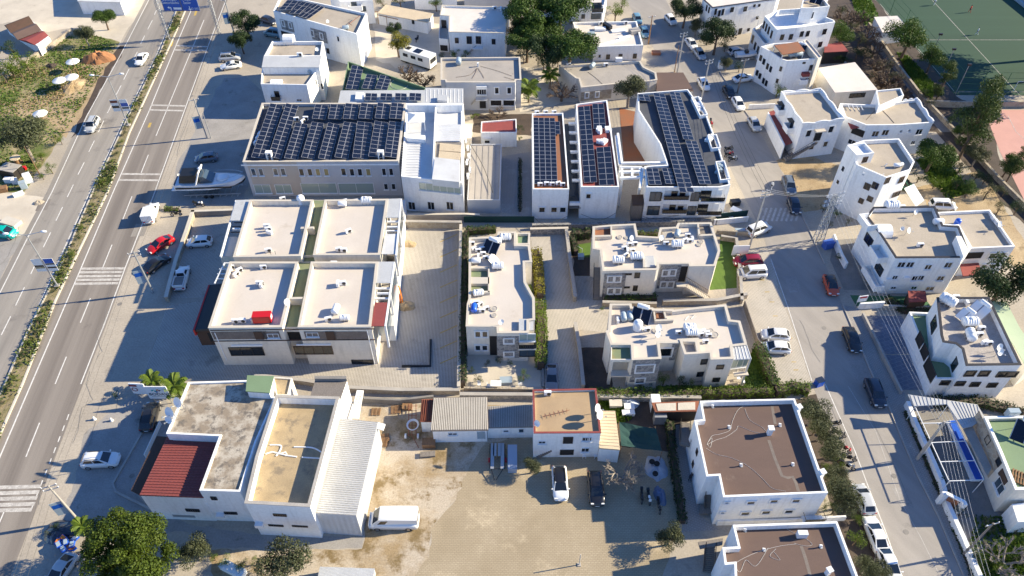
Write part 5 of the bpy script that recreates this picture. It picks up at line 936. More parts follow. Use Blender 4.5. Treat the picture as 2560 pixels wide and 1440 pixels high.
b=building('outbuilding','pale grey building at the top edge left of the pines','1160,-40 1275,-40 1275,-8 1160,-8',4.,'grey_wall','pale_roof',ph=0,cat='outbuilding')
b=building('supermarket_canopy','white striped canopy building at the top left corner','190,-40 330,-40 300,5 195,2',3.2,'white_plaster','white_metal_x',ph=0,cat='canopy')
# --- walls and fences ---
wall('retaining_wall','rough concrete retaining wall below the lattice parking','wall','640,948 760,960 870,978 1000,984 1150,984',.9,.4,'stone_warm',capm='concrete')
wall('retaining_wall','cream boundary wall along the east side of the lattice parking','wall','1153,575 1150,720 1148,980',1.2,.35,'cream_plaster',capm='cream_cap')
wall('retaining_wall','stone wall behind the lattice parking','wall','1008,568 1155,570',1.3,.4,'stone_warm',capm='concrete')
wall('retaining_wall','grey wall between hotel yard and parking','wall','1005,552 1160,550 1200,552',1.3,.3,'concrete',capm='cream_cap')
wall('lane_wall','stone wall along the upper paved lane','wall','1415,585 1425,670 1437,755',1.1,.4,'stone_warm',capm='concrete')
wall('lane_wall','stone wall along the lower paved lane','wall','1437,818 1447,880 1457,975',1.1,.4,'stone_warm',capm='concrete')
wall('lane_wall','dark rubble wall closing the top of the lane','wall','1325,586 1420,584',1.2,.35,'stone_grey',capm='cream_cap')
wall('terrace_wall','long rubble wall below the hotel blocks','wall','1330,572 1480,570 1600,566 1790,560',1.0,.5,'stone_grey')
wall('terrace_wall','warm stone wall below the upper villa','wall','1505,765 1640,768',.9,.35,'stone_warm',capm='concrete')
wall('terrace_wall','stone planter wall in front of the villa stair','wall','1655,762 1790,760 1865,745',.9,.4,'stone_warm',capm='concrete')
wall('garden_wall','white panel wall with green netting beside the hotel wing','wall','1783,562 1868,554',1.1,.2,'white_plaster')
wall('net_fence','dark green netting fence behind the white panel wall','fence','1787,552 1866,543',1.5,.08,'net_green')
wall('net_fence','dark green netting fence along the top of the lane','fence','1160,556 1335,556',1.3,.08,'net_green')
wall('garden_wall','stone garden wall between lawn and street parking','wall','1800,600 1838,606 1848,690 1852,760',.9,.35,'stone_warm',capm='concrete')
wall('garden_wall','stone wall below the white advertising board','wall','1790,585 1880,590',.9,.35,'stone_warm')
wall('garden_fence','dark slatted fence between villa lawn and street parking','fence','1858,765 1890,860 1905,880',1.2,.1,'grey_wood')
wall('boundary_wall','long rubble wall below the hedge row','wall','1150,995 1330,996 1480,1000 1750,1003',.9,.4,'stone_grey',capm='concrete')
wall('parking_wall','rough stone wall between highway shoulder and pocket parking','wall','487,537 470,590 445,660 420,755',1.0,.45,'stone_warm',capm='kerb')
wall('parking_wall','concrete wall below the boat yard','wall','480,540 590,536',1.0,.35,'concrete_dark',capm='kerb')
wall('field_wall','sandy stone wall beside the vegetable patch','wall','-60,235 0,205 60,165 125,122 185,80',1.0,.5,'stone_warm')
wall('street_wall','white curving wall along the restaurant sidewalk','wall','2263,1015 2280,1060 2320,1150 2348,1215 2362,1270 2400,1355 2450,1470',1.1,.5,'white_plaster')
wall('street_wall','low wall in front of the slate courtyard','wall','2155,790 2203,887 2250,985',.7,.3,'concrete')
wall('street_wall','white gate wall in front of the balcony house','wall','2080,600 2100,650 2112,672',1.3,.3,'white_plaster')
wall('street_wall','white wall with glass sign near the green strip','wall','2145,772 2205,768',1.2,.3,'white_plaster')
wall('street_wall','long white wall behind the green strip','wall','2205,772 2320,775',.8,.3,'concrete')
wall('yard_wall','white wall by the parked street cars','wall','1870,273 1935,270',1.0,.2,'white_plaster')
wall('pitch_wall','stone retaining wall at the foot of the football pitch','wall','2310,265 2385,268 2580,268',1.3,.4,'stone_warm')
wall('path_wall','brown stone wall running along the track to the court','wall','2170,65 2235,160 2300,245 2400,350 2490,450 2600,560',.9,.45,'stone_warm')
wall('yard_wall','white wall between the two brown-roofed blocks','wall','1790,1312 1960,1308 2110,1300',1.0,.2,'white_plaster')
wall('block_wall','low black planter wall around the courtyard garden','wall','1690,1140 1700,1240 1712,1310',.5,.3,'concrete_dark')
wall('boundary_wall','grey wall behind the corrugated cottage','wall','895,1005 1000,1010 1085,1000',1.0,.3,'concrete_dark')
wall('barrier','black steel kerb frame standing on the lattice parking','barrier','1077,850 1076,916 1005,917',.25,.28,'black_metal')
wall('yard_wall','low wall around the lower villa front garden','wall','1160,975 1358,978',.6,.3,'stone_warm')
wall('yard_wall','low wall along the narrow villa hedge','wall','1348,640 1356,760 1358,970',.4,.3,'concrete')
wall('entry_kerb','curved kerb of the factory parking','kerb','400,1005 340,1110 283,1210 290,1230 390,1280',.2,.25,'concrete')
wall('railing_wall','pale railing beside the black parked car','railing','404,1060 365,1145',.8,.08,'frame_white')
# pitch fence: posts plus net
pf=root('pitch_fence',at(2300,150),'tall green mesh fence around the football pitch','fence'); L=[(2190,2),(2222,40),(2255,78),(2288,118),(2320,158),(2352,196),(2388,236),(2440,238),(2500,238),(2560,239),(2620,240)]
for u,v in L: p=at(u,v); MB().tube(p,p+V3((0,0,5)),.06,6).build('post','green_paint',pf)
for z in (1.2,2.5,3.8,5.0):
    for a,c_ in zip(L,L[1:]): A=at(*a);C=at(*c_); MB().tube(A+V3((0,0,z)),C+V3((0,0,z)),.03,4).build('rail','green_paint',pf)
for k,(u,v) in enumerate(((2352,196),(2388,236),(2320,158))):
    p=at(u,v); r=root('floodlight',p,'short floodlight mast on the pitch fence','floodlight'); MB().tube(p,p+V3((0,0,6.4)),.07,6).build('mast','galvanised',r); MB().box(p+V3((.1,.1,6.5)),(.7,.3,.4)).build('lamp_head','frame_dark',r)
gl=root('football_goal',at(2550,210),'white football goal at the near end of the pitch','goal'); A=at(2533,228);C=at(2570,228); MB().tube(A,A+V3((0,0,2.2)),.07,6).tube(C,C+V3((0,0,2.2)),.07,6).tube(A+V3((0,0,2.2)),C+V3((0,0,2.2)),.07,6).build('goal_frame','frame_white',gl)
# ================= vehicles =================
for n,c in (('paint_white',(.78,.78,.77)),('paint_silver',(.45,.46,.47)),('paint_grey',(.17,.18,.20)),('paint_black',(.012,.012,.014)),('paint_red',(.50,.012,.012)),('paint_maroon',(.22,.008,.02)),('paint_orange',(.48,.07,.02)),('paint_blue',(.14,.27,.36)),('paint_navy',(.018,.025,.045)),('paint_slate',(.13,.16,.20)),('paint_dgreen',(.02,.09,.05)),('paint_teal',(0.,.36,.31))): plain(n,c,.3,metal=.0,spec=.5,coat=.6)
plain('lamp_red',(.4,.01,.01),.2); plain('lamp_clear',(.75,.75,.72),.15); plain('alloy',(.5,.5,.52),.3,metal=.8)
CT={ # length, width, height, belt, hood height, x of greenhouse base front/rear, roof front/rear (fractions of length), kind
'sedan':(4.5,1.82,1.46,.96,.86,.27,-.42,.04,-.20),'hatch':(4.05,1.78,1.50,.98,.90,.30,-.48,.08,-.33),'suv':(4.5,1.88,1.66,1.08,1.0,.29,-.48,.09,-.36),'mpv':(4.4,1.85,1.82,1.10,1.02,.34,-.49,.16,-.43),
'van':(5.9,2.05,2.45,1.25,1.15,.40,-.495,.24,-.49),'pickup':(5.0,1.8,1.72,1.08,.98,.28,-.04,.14,.0),'coupe':(4.4,1.82,1.38,.93,.82,.24,-.44,.0,-.18)}
CARP={}
def carproto(t):
    if t in CARP: return CARP[t]
    L,Wd,H,B,Hd,gf,gr,rf,rr=CT[t]; w=Wd/2; zl=.22; P=[]
    tail={'sedan':B,'coupe':B-.02,'pickup':.75}.get(t,B)
    st=[(.5,.52,.38,.50),(.488,.72,.28,.62),(.455,.88,.22,Hd-.17),(.40,.965,zl,Hd-.06),(gf+.06,1.,zl,Hd+.02),(gf-.02,1.,zl,B),(0,1.,zl,B),(gr if t in('sedan','coupe') else -.36,1.,zl,B),(-.44,.985,zl,tail),(-.475,.92,.26,tail-.06),(-.492,.80,.34,tail-.2),(-.5,.62,.42,.62)]
    st.sort(key=lambda s:-s[0]); b=MB(); vs=[]; nn=11
    for x,k,zo,zh in st:
        ww=w*k; zm=zo+(zh-zo)*.55; half=[(0,zh+.03),(.55*ww,zh+.02),(.86*ww,zh-.03),(.97*ww,zh-.12),(ww,zm),(.97*ww,zo+.06),(.8*ww,zo)]
        ring=[(-y,z) for y,z in half[:0:-1]]+half; vs+=[(x*L,y,z) for y,z in ring]
    n=13; fs=[(i*n+j,i*n+j+1,(i+1)*n+j+1,(i+1)*n+j) for i in range(len(st)-1) for j in range(n-1)]+[((i+1)*n,i*n,i*n+n-1,(i+1)*n+n-1) for i in range(len(st)-1)]
    fs+=[tuple(range(n)),tuple((len(st)-1)*n+j for j in range(n-1,-1,-1))]
    b.f(vs,fs); P.append(('body',b.mesh('body','paint_white',True),1))
    bw=.87*w; tw=(.70 if t!='van' else .86)*w; z0=B-.03; z1=H-.05
    bf=[(gf*L,bw,z0),(gf*L,-bw,z0),(gr*L,-bw*(.92),z0),(gr*L,bw*.92,z0)]; tf=[(rf*L,tw,z1),(rf*L,-tw,z1),(rr*L,-tw*.95,z1),(rr*L,tw*.95,z1)]
    bf=[V3(p) for p in bf]; tf=[V3(p) for p in tf]
    core=MB().f(bf+tf,[(0,1,5,4),(1,2,6,5),(2,3,7,6),(3,0,4,7),(4,5,6,7)]); P.append(('cabin',core.mesh('cabin','paint_white'),1))
    def patch(a,b_,c,d,m,name,i0=.07,j0=.1,j1=.95,i1=None,off=.012):
        i1=1-i0 if i1 is None else i1; q=lambda s,r:a.lerp(b_,s).lerp(d.lerp(c,s),r); nrm=(b_-a).cross(d-a).normalized(); cc=sum(bf+tf,V3())/8
        if nrm.dot(a-cc)<0: nrm=-nrm
        v=[q(i0,j0)+nrm*off,q(i1,j0)+nrm*off,q(i1,j1)+nrm*off,q(i0,j1)+nrm*off]; P.append((name,mesh(name,v,[(0,1,2,3)],m),0))
    patch(bf[0],bf[1],tf[1],tf[0],'glass_dark','windscreen',.05,.06,.97)
    if t=='van':
        for s in (0,1):
            a,c_=(bf[1],bf[2]) if s else (bf[0],bf[3]); d,e=(tf[1],tf[2]) if s else (tf[0],tf[3]); patch(a,c_,e,d,'glass_dark','side_window',.10,.12,.72,.27)
        patch(bf[2],bf[3],tf[3],tf[2],'glass_dark','rear_window',.1,.2,.75)
    else:
        patch(bf[2],bf[3],tf[3],tf[2],'glass_dark','rear_window',.08,.12,.92)
        for s in (0,1):
            a,c_=(bf[1],bf[2]) if s else (bf[0],bf[3]); d,e=(tf[1],tf[2]) if s else (tf[0],tf[3])
            if t=='pickup': patch(a,c_,e,d,'glass_dark','side_window',.14,.12,.9,.86)
            else: patch(a,c_,e,d,'glass_dark','side_window',.10,.12,.92,.48); patch(a,c_,e,d,'glass_dark','side_window',.52,.12,.92,.9)
    r=MB(); vs=[]; 
    for x,k,dz in ((rf*L+.06,.92,-.02),(rf*L-.12,1.,.03),((rf+rr)/2*L,1.02,.06),(rr*L+.12,1.,.03),(rr*L-.05,.9,-.02)):
        for y in (-1,-.85,-.4,.4,.85,1): vs.append((x,y*tw*k*1.02,z1+dz+(-.04 if abs(y)==1 else .01 if abs(y)<.5 else 0)))
    r.f(vs,[(i*6+j,(i+1)*6+j,(i+1)*6+j+1,i*6+j+1) for i in range(4) for j in range(5)]); P.append(('roof',r.mesh('roof','paint_white',True),1))
    if t=='suv' or t=='mpv':
        for s in (-1,1): P.append(('roof_rail',MB().box(((rf+rr)/2*L,s*tw*.9,z1+.1),((rf-rr)*L*.8,.05,.06)).mesh('roof_rail','frame_dark'),0))
    if t=='pickup':
        bd=MB(); xa,xb=-.06*L,-.485*L; z=B
        P.append(('cargo_bed',MB().box(((xa+xb)/2,0,z+.05),(xa-xb,Wd*.84,.03)).mesh('cargo_bed','concrete_dark'),0))
        for s in (-1,1): P.append(('bed_side',MB().box(((xa+xb)/2,s*Wd*.44,z+.2),(xa-xb,.07,.36)).mesh('bed_side','paint_white'),1))
        P.append(('tailgate',MB().box((xb,0,z+.2),(.07,Wd*.84,.36)).mesh('tailgate','paint_white'),1))
    rw=.36 if t in('suv','van','pickup','mpv') else .32; wm=MB().lathe([(.05,-.11),(rw*.9,-.11),(rw,-.07),(rw,.07),(rw*.9,.11),(.05,.11)],16); wm.V=[V3((v.x,v.z,v.y)) for v in wm.V]; WM=wm.mesh('wheel','rubber',True)
    rm=MB().lathe([(.02,-.02),(rw*.62,-.02),(rw*.62,.02),(.02,.02)],12); rm.V=[V3((v.x,v.z,v.y)) for v in rm.V]; RM=rm.mesh('rim','alloy')
    hl=MB().box((0,0,0),(.16,.36,.14),.0).mesh('headlight','lamp_clear'); tl=MB().box((0,0,0),(.1,.3,.18)).mesh('taillight','lamp_red'); mi=MB().box((0,0,0),(.12,.2,.13)).mesh('mirror','frame_dark'); pt=MB().box((0,0,0),(.03,.5,.11)).mesh('number_plate','sign_white')
    CARP[t]=(P,WM,RM,hl,tl,mi,pt,L,w,rw,B,Hd,gf,tail); return CARP[t]
def car(t,paint,u,v,du,dv,label,roof=None,s=1.,group=None,cat=None):
    """u,v centre of the car in the survey; du,dv where its front points"""
    P,WM,RM,hl,tl,mi,pt,L,w,rw,B,Hd,gf,tail=carproto(t); p=at(u,v,.75); q=at(u+du,v+dv,.75); rz=math.atan2(q.y-p.y,q.x-p.x)
    name={'van':'van','pickup':'pickup_truck'}.get(t,'car'); r=root(name,(p.x,p.y,.02),label,cat or name.replace('_',' '),group,rz); r.scale=(s,)*3
    def add(n,me,loc=(0,0,0),par=None,rot=None,pm=None):
        o=bpy.data.objects.new(n,me); COL.objects.link(o); o.parent=par or r; o.location=loc
        if rot: o.rotation_euler=rot
        if pm: o.material_slots[0].link='OBJECT'; o.material_slots[0].material=M(pm)
        return o
    for n,me,rc in P: add(n,me,pm=(roof if (roof and n=='roof') else paint) if rc else None)
    for x in (.31,-.30):
        for y in (-1,1):
            o=add('wheel',WM,(x*L,y*(w-.1),rw-.02)); add('rim',RM,(0,y*.105,0),o)
    for y in (-1,1):
        add('headlight',hl,(.465*L,y*w*.66,Hd-.22)); add('taillight',tl,(-.478*L,y*w*.72,tail-.22 if t!='pickup' else .68)); add('mirror',mi,(gf*L-.25,y*(w+.06),B+.06),pm=paint)
    add('number_plate',pt,(.497*L,0,.45)); add('number_plate',pt,(-.499*L,0,.6))
    return r
for a in (('sedan','paint_white',353,146,-9,14,'white sedan driving down the highway left carriageway'),('suv','paint_silver',230,311,-9,16,'silver estate car driving on the highway near the verge'),
('suv','paint_silver',574,142,40,-3,'silver SUV parked beside a white coupe at the highway shoulder'),('coupe','paint_white',577,162,-40,6,'white coupe parked at the highway shoulder'),('hatch','paint_slate',515,393,-40,5,'grey hatchback parked in shade by the showroom'),
('sedan','paint_red',400,609,-36,22,'red sedan parked on the highway shoulder'),('sedan','paint_black',391,657,36,-24,'black sedan with glossy roof parked beside the red one'),('hatch','paint_white',498,603,-40,3,'pale hatchback in the shaded lattice parking'),('pickup','paint_white',454,693,8,-30,'white pickup with open bed in the pocket parking'),
('suv','paint_white',251,1149,40,-2,'white SUV parked outside the red-roofed factory'),('suv','paint_black',374,1040,8,-30,'black SUV in shade below the billboard'),('sedan','paint_silver',150,1428,-18,26,'silver sedan cut by the bottom edge near the tree'),
('van','paint_white',984,1300,-50,0,'large white panel van beside the metal shed'),('suv','paint_white',1400,1207,3,40,'white SUV with black roof on the block courtyard'),('suv','paint_black',1490,1220,4,40,'black SUV on the block courtyard beside the bare tree'),
('sedan','paint_grey',1379,941,0,30,'grey sedan parked in the lower paved lane'),('suv','paint_maroon',1870,652,-40,1,'dark red SUV in the street parking'),('mpv','paint_white',1881,681,-40,2,'white people carrier with open door in the street parking'),
('hatch','paint_white',1939,836,-40,-3,'white hatchback with dark bonnet in the lower street parking'),('hatch','paint_white',1940,868,-40,-2,'white hatchback nearest the street parking entry'),('sedan','paint_black',2131,847,14,36,'black sedan parked along the sidewalk'),('suv','paint_navy',2189,981,12,30,'dark pickup-like SUV parked on the sidewalk edge'),
('hatch','paint_orange',2078,711,10,30,'orange-red hatchback with black roof by the balcony house'),('suv','paint_slate',1973,462,8,24,'blue-grey SUV parked at the dirt yard corner'),('hatch','paint_navy',1986,512,8,24,'dark hatchback behind the blue-grey SUV'),('mpv','paint_white',1897,572,36,-14,'white van parked beside the advertising board'),
('hatch','paint_silver',2160,1246,-12,-30,'silver hatchback half hidden by an olive tree'),('sedan','paint_white',2190,1334,-14,-36,'white hatchback parked on the lower street'),('sedan','paint_white',2224,1412,14,36,'white sedan nearest the bottom edge of the street'),
('hatch','paint_blue',1593,46,6,14,'pale blue car at the top of the street'),('hatch','paint_blue',1611,79,6,14,'pale blue car outside the cluttered roof house'),('hatch','paint_white',1677,48,14,16,'white hatchback parked alone across the upper street'),('sedan','paint_white',1729,108,18,24,'white sedan parked under the dark tree'),('hatch','paint_silver',1749,133,18,24,'silver hatchback just behind the white sedan under the tree'),
('hatch','paint_white',1759,209,14,24,'white van-like car driving past the pole'),('hatch','paint_black',1823,229,12,20,'black car parked in shade at the kerb'),('hatch','paint_white',1846,258,14,24,'white hatchback parked ahead of the black car'),('sedan','paint_white',1858,194,30,-6,'white sedan in the yard of the blue-trimmed house'),('hatch','paint_silver',1886,309,14,24,'silver car parked by the street corner'),
('hatch','paint_silver',1842,127,30,-5,'silver car in the boat yard under the trees'),('mpv','paint_dgreen',2251,461,40,8,'old green van in the overgrown garden'),('mpv','paint_white',2358,513,40,2,'white van on the dirt behind the stained roof'),('mpv','paint_teal',8,581,20,2,'teal van cut by the left edge'),('hatch','paint_navy',672,50,30,10,'dark car in shade beside the stone-panel house'),('mpv','paint_blue',683,82,-30,-6,'blue van in shade beside the stone-panel house')):
    k={}
    if 'black roof' in a[6]: k['roof']='paint_black'
    if a[0]=='van': k['s']=1.
    car(*a,**k)
# canopied pickup on the shoulder
cp=car('pickup','paint_white',378,531,10,-30,'white pickup with tall white canopy on the shoulder'); o=link('canopy',MB().box((-1.3,0,1.55),(2.5,1.75,1.0)).mesh('canopy','paint_white'),cp,(0,0,0),local=True)
# camper bus
cb=root('camper_bus',at(1047,160),'white camper bus with roof solar panel in the dirt yard','bus',None,math.atan2(*(lambda d:(d.y,d.x))(at(1090,175)-at(1005,148)))); W2=MB().box((0,0,1.75),(7.6,2.4,2.5))
link('body',W2.mesh('body','paint_white'),cb,(0,0,0),local=True); link('skirt',MB().box((0,0,.45),(7.5,2.3,.4)).mesh('skirt','black_metal'),cb,(0,0,0),local=True)
for x in (-2.4,-.4,1.4): link('side_window',MB().box((x,-1.21,2.0),(1.2,.03,.7)).mesh('side_window','glass_dark'),cb,(0,0,0),local=True)
link('windscreen',MB().box((3.81,0,2.0),(.03,2.0,1.0)).mesh('windscreen','glass_dark'),cb,(0,0,0),local=True); link('roof_panel',MB().box((.2,0,3.08),(1.6,1.4,.08)).mesh('roof_panel','pv_cell'),cb,(0,0,0),local=True); link('roof_hatch',MB().box((-2.2,0,3.07),(.9,.9,.14)).mesh('roof_hatch','frame_dark'),cb,(0,0,0),local=True)
for x in (-2.4,2.4):
    for y in (-1.05,1.05): link('wheel',CARP['van'][1],cb,(x,y,.42),local=True)
# motorboat on its trailer
def hull(L,Wd,H,m,name='hull'):
    b=MB(); vs=[]; st=[(-.5,.92,.0,1.),(-.3,1.,0,.97),(0,1.,.02,.97),(.2,.86,.1,1.0),(.35,.6,.25,1.06),(.45,.28,.5,1.14),(.5,.03,.85,1.2)]
    for x,k,zo,zh in st:
        w=Wd/2*k; vs+=[(x*L,-w,zh*H),(x*L,-w*.95,zo*H+(zh-zo)*H*.45),(x*L,-w*.1,zo*H),(x*L,w*.1,zo*H),(x*L,w*.95,zo*H+(zh-zo)*H*.45),(x*L,w,zh*H)]
    n=6; fs=[(i*n+j+1,i*n+j,(i+1)*n+j,(i+1)*n+j+1) for i in range(len(st)-1) for j in range(5)]+[(5,4,3,2,1,0)]
    b.f(vs,fs); b.I=[0 if (k%5 in (0,4) or k==len(fs)-1) else 1 for k in range(len(fs))]; return b.mesh(name,[m,'black_metal'],False)
def deck(L,Wd,H,m):
    st=[(-.48,.86,.93),(-.3,.95,.92),(0,.95,.93),(.2,.80,.97),(.35,.54,1.03),(.45,.22,1.11),(.49,.02,1.17)]; vs=[]
    for x,k,z in st: vs+=[(x*L,-Wd/2*k,z*H),(x*L,0,z*H+.12),(x*L,Wd/2*k,z*H)]
    return MB().f(vs,[(i*3+j,(i+1)*3+j,(i+1)*3+j+1,i*3+j+1) for i in range(6) for j in range(2)]).mesh('deck',m,True)
bt=root('motorboat',at(538,480),'white motor yacht with black canopy on a trailer by the showroom','boat',None,R(3)); bt.scale=(1.1,1.1,1.05)
A=lambda n,me:link(n,me,bt,(0,0,0),local=True)
h_=A('hull',hull(10.6,3.3,1.9,'white_plastic')); h_.location.z=.9; d_=A('deck',deck(10.6,3.3,1.9,'white_plastic')); d_.location.z=.9
A('stripe',MB().box((-.8,-1.66,2.25),(8.5,.03,.28)).mesh('stripe','black_metal')); A('stripe',MB().box((-.8,1.66,2.25),(8.5,.03,.28)).mesh('stripe','black_metal'))
A('canopy',MB().f([(-4.4,-1.3,3.0),(-1.2,-1.3,3.1),(-1.2,1.3,3.1),(-4.4,1.3,3.0),(-4.1,-1.,4.2),(-1.7,-1.,4.3),(-1.7,1.,4.3),(-4.1,1.,4.2)],[(0,1,5,4),(1,2,6,5),(2,3,7,6),(3,0,4,7),(4,5,6,7)]).mesh('canopy','black_metal'))
A('windscreen',MB().f([(.6,-1.15,2.9),(.6,1.15,2.9),(-1.2,-1.3,2.9),(-1.2,1.3,2.9),(-.6,-1.0,3.9),(-.6,1.,3.9),(-1.25,-1.,3.95),(-1.25,1.,3.95)],[(0,1,5,4),(2,0,4,6),(1,3,7,5),(4,5,7,6)]).mesh('windscreen','glass_blue'))
A('radar_arch',MB().tube((-1.9,-1.4,2.8),(-1.1,-1.1,4.7),.14,6).tube((-1.9,1.4,2.8),(-1.1,1.1,4.7),.14,6).tube((-1.1,-1.1,4.7),(-1.1,1.1,4.7),.14,6).mesh('radar_arch','white_plastic')); A('radar_dome',MB().lathe([(.3,0),(.32,.12),(.15,.25),(.02,.27)],12,(-1.1,0,4.8)).mesh('radar_dome','white_plastic',True))
A('swim_platform',MB().box((-5.5,0,1.7),(.7,2.8,.12)).mesh('swim_platform','white_plastic')); A('cabin_top',MB().lathe([(.02,0),(1.0,0),(.9,.25),(.4,.36),(.02,.38)],14,(1.9,0,2.85)).mesh('cabin_top','white_plastic',True))
rl=MB()
for s in (-1,1):
    pts=[V3((.8,s*1.4,3.3)),V3((2.5,s*1.2,3.5)),V3((4.,s*.75,3.7)),V3((5.2,0,3.9))]; rl.path(pts,.03,4)
A('bow_rail',rl.mesh('bow_rail','alloy'))
tr=root('boat_trailer',at(538,484),'steel lattice trailer under the motor yacht','trailer',None,R(3)); f=MB()
for y in (-1.1,1.1): f.box((0,y,.75),(9.5,.14,.2))
for x in range(-4,5): f.box((x,0,.72),(.1,2.3,.12)); f.tube((x,-1.1,.1),(x+.5,-1.1,.7),.04,4)
f.build('chassis','galvanised',tr,world=False)
for x in (-1.2,-.2):
    for y in (-1.25,1.25): link('wheel',CARP['hatch'][1],tr,(x,y,.33),local=True)
b2=root('small_boat',at(1866,146),'small white motorboat stored in the yard under the trees','boat',None,R(8)); link('hull',hull(5.2,1.9,1.0,'white_plastic'),b2,(0,0,.4),local=True); link('deck',deck(5.2,1.9,1.0,'white_plastic'),b2,(0,0,.35),local=True); link('console',MB().box((-.3,0,1.6),(.7,.8,.6)).mesh('console','frame_dark'),b2,(0,0,0),local=True); link('cradle',MB().box((0,0,.3),(3,1.2,.3)).mesh('cradle','galvanised'),b2,(0,0,0),local=True)
# motorcycles and scooters
tor=MB(); n1,n2=16,6
vs=[]; 
for i in range(n1):
    a=i*2*math.pi/n1
    for j in range(n2): t_=j*2*math.pi/n2; r_=.27+.055*math.cos(t_); vs.append((r_*math.cos(a),.05*math.sin(t_),r_*math.sin(a)))
tor.f(vs,[(i*n2+j,((i+1)%n1)*n2+j,((i+1)%n1)*n2+(j+1)%n2,i*n2+(j+1)%n2) for i in range(n1) for j in range(n2)]); WT=tor.mesh('wheel','rubber',True)
hubm=MB().tube((0,-.03,0),(0,.03,0),.2,10).mesh('rim','alloy')
BP=[('frame',MB().tube((-.55,0,.35),(.1,0,.42),.06,6).tube((.1,0,.42),(.52,0,.92),.05,6).box((0,0,.5),(.5,.26,.3)).mesh('frame','black_metal'),0),('fuel_tank',MB().lathe([(.02,-.26),(.13,-.2),(.16,0),(.12,.2),(.02,.27)],10,(.15,0,.82),'X').mesh('fuel_tank','paint_black',True),1),('seat',MB().box((-.35,0,.8),(.75,.26,.1),0,0,R(6)).mesh('seat','rubber'),0),('fork',MB().tube((.68,-.07,.32),(.48,-.1,1.0),.03,5).tube((.68,.07,.32),(.48,.1,1.0),.03,5).mesh('fork','alloy'),0),('handlebar',MB().tube((.42,-.36,1.06),(.48,0,1.0),.02,5).tube((.48,0,1.0),(.42,.36,1.06),.02,5).mesh('handlebar','black_metal'),0),('front_fairing',MB().box((.6,0,.86),(.16,.3,.32),0,0,R(-20)).mesh('front_fairing','paint_black'),1),('tail_box',MB().box((-.8,0,.92),(.32,.34,.26)).mesh('tail_box','black_metal'),0)]
def bike(u,v,du,dv,label,paint='paint_black',group=None):
    p=at(u,v,.5); q=at(u+du,v+dv,.5); r=root('motorcycle',(p.x,p.y,.02),label,'motorcycle',group,math.atan2(q.y-p.y,q.x-p.x))
    for n,me,rc in BP:
        o=link(n,me,r,(0,0,0),local=True)
        if rc: o.material_slots[0].link='OBJECT'; o.material_slots[0].material=M(paint)
    for x in (-.65,.68): o=link('wheel',WT,r,(x,0,.32),local=True); link('rim',hubm,o,(0,0,0),local=True)
    return r
for a in ((497,510,30,2,'white scooter parked below the boat','paint_white'),(440,534,-30,3,'dark motorcycle by the shoulder planter','paint_black'),(2088,1058,30,-4,'dark motorcycle at the street edge, first beside the olives','paint_black'),(2097,1083,30,12,'black motorcycle at the street edge by the bright shrub','paint_black'),(2112,1120,20,14,'red-tailed motorcycle half under an olive','paint_red'),(2123,1144,20,6,'black scooter between two olives','paint_black'),(2120,1164,30,14,'silver-grey motorcycle leaning by the olives','paint_silver'),(1604,1240,2,30,'black motorcycle in the courtyard shade, left of the pair','paint_black'),(1622,1243,6,30,'white-fronted scooter in the courtyard shade','paint_white'),(1647,1265,4,20,'dark motorcycle at the courtyard planter','paint_black'),(1822,372,26,-6,'black motorcycle beside the hotel wing','paint_black'),(1823,386,26,-5,'red and white scooter beside the hotel wing','paint_red'),(1832,397,26,-4,'white scooter beside the hotel wing','paint_white'),(1778,308,6,16,'red motorcycle by the hotel side door','paint_red'),(1043,97,14,-20,'motorcycle parked in the yard behind the camper','paint_black')): bike(*a)
# ================= vegetation =================
def leafcloud(seed,lobes,n,ls,flat=.0):
    r=random.Random(seed); V=[];F=[]
    tot=sum(l[3]**2 for l in lobes)
    for (x,y,z,rad,sq) in lobes:
        for _ in range(int(n*rad*rad/tot)):
            a=r.random()*6.2832; c=r.uniform(-.75,1); s=math.sqrt(max(0,1-c*c)); d=V3((s*math.cos(a),s*math.sin(a),c)); k=rad*(r.uniform(.62,1.04) if r.random()<.8 else r.uniform(.2,.7))
            p=V3((x,y,z))+V3((d.x*k,d.y*k,d.z*k*sq)); nn=(d+V3((r.gauss(0,.55),r.gauss(0,.55),r.gauss(0,.55)))).normalized(); t=nn.cross(V3((r.gauss(0,1),r.gauss(0,1),r.gauss(0,1)))).normalized(); b=nn.cross(t)
            L=ls*r.uniform(.6,1.35); w=L*r.uniform(.4,.7); i=len(V); V+=[p-t*L*.5,p+b*w*.5,p+t*L*.5,p-b*w*.5]; F.append((i,i+1,i+2,i+3))
    return V,F
def mklobes(seed,R0,n,kind):
    r=random.Random(seed); out=[]
    for i in range(n):
        a=r.random()*6.2832
        if kind=='umbrella': q=math.sqrt(r.random())*R0*.72; z=r.uniform(-.12,.22)*R0*(1-q/R0*.5); rad=R0*r.uniform(.26,.40); sq=.75
        elif kind=='tall': z=r.uniform(-1.2,1.3)*R0; q=r.uniform(.1,.75)*R0*(1-abs(z)/(2.2*R0)); rad=R0*r.uniform(.25,.42); sq=.7
        elif kind=='clumpy': z=r.uniform(-.5,.75)*R0; q=math.sqrt(r.random())*R0*.8*math.sqrt(max(.1,1-(z/R0)**2)); rad=R0*r.uniform(.15,.27); sq=.8
        else: q=math.sqrt(r.random())*R0*.68; z=r.uniform(-.35,.5)*R0*(1.1-q/R0); rad=R0*r.uniform(.26,.44); sq=.85
        out.append((q*math.cos(a),q*math.sin(a),z,rad,sq))
    return out
TP={}
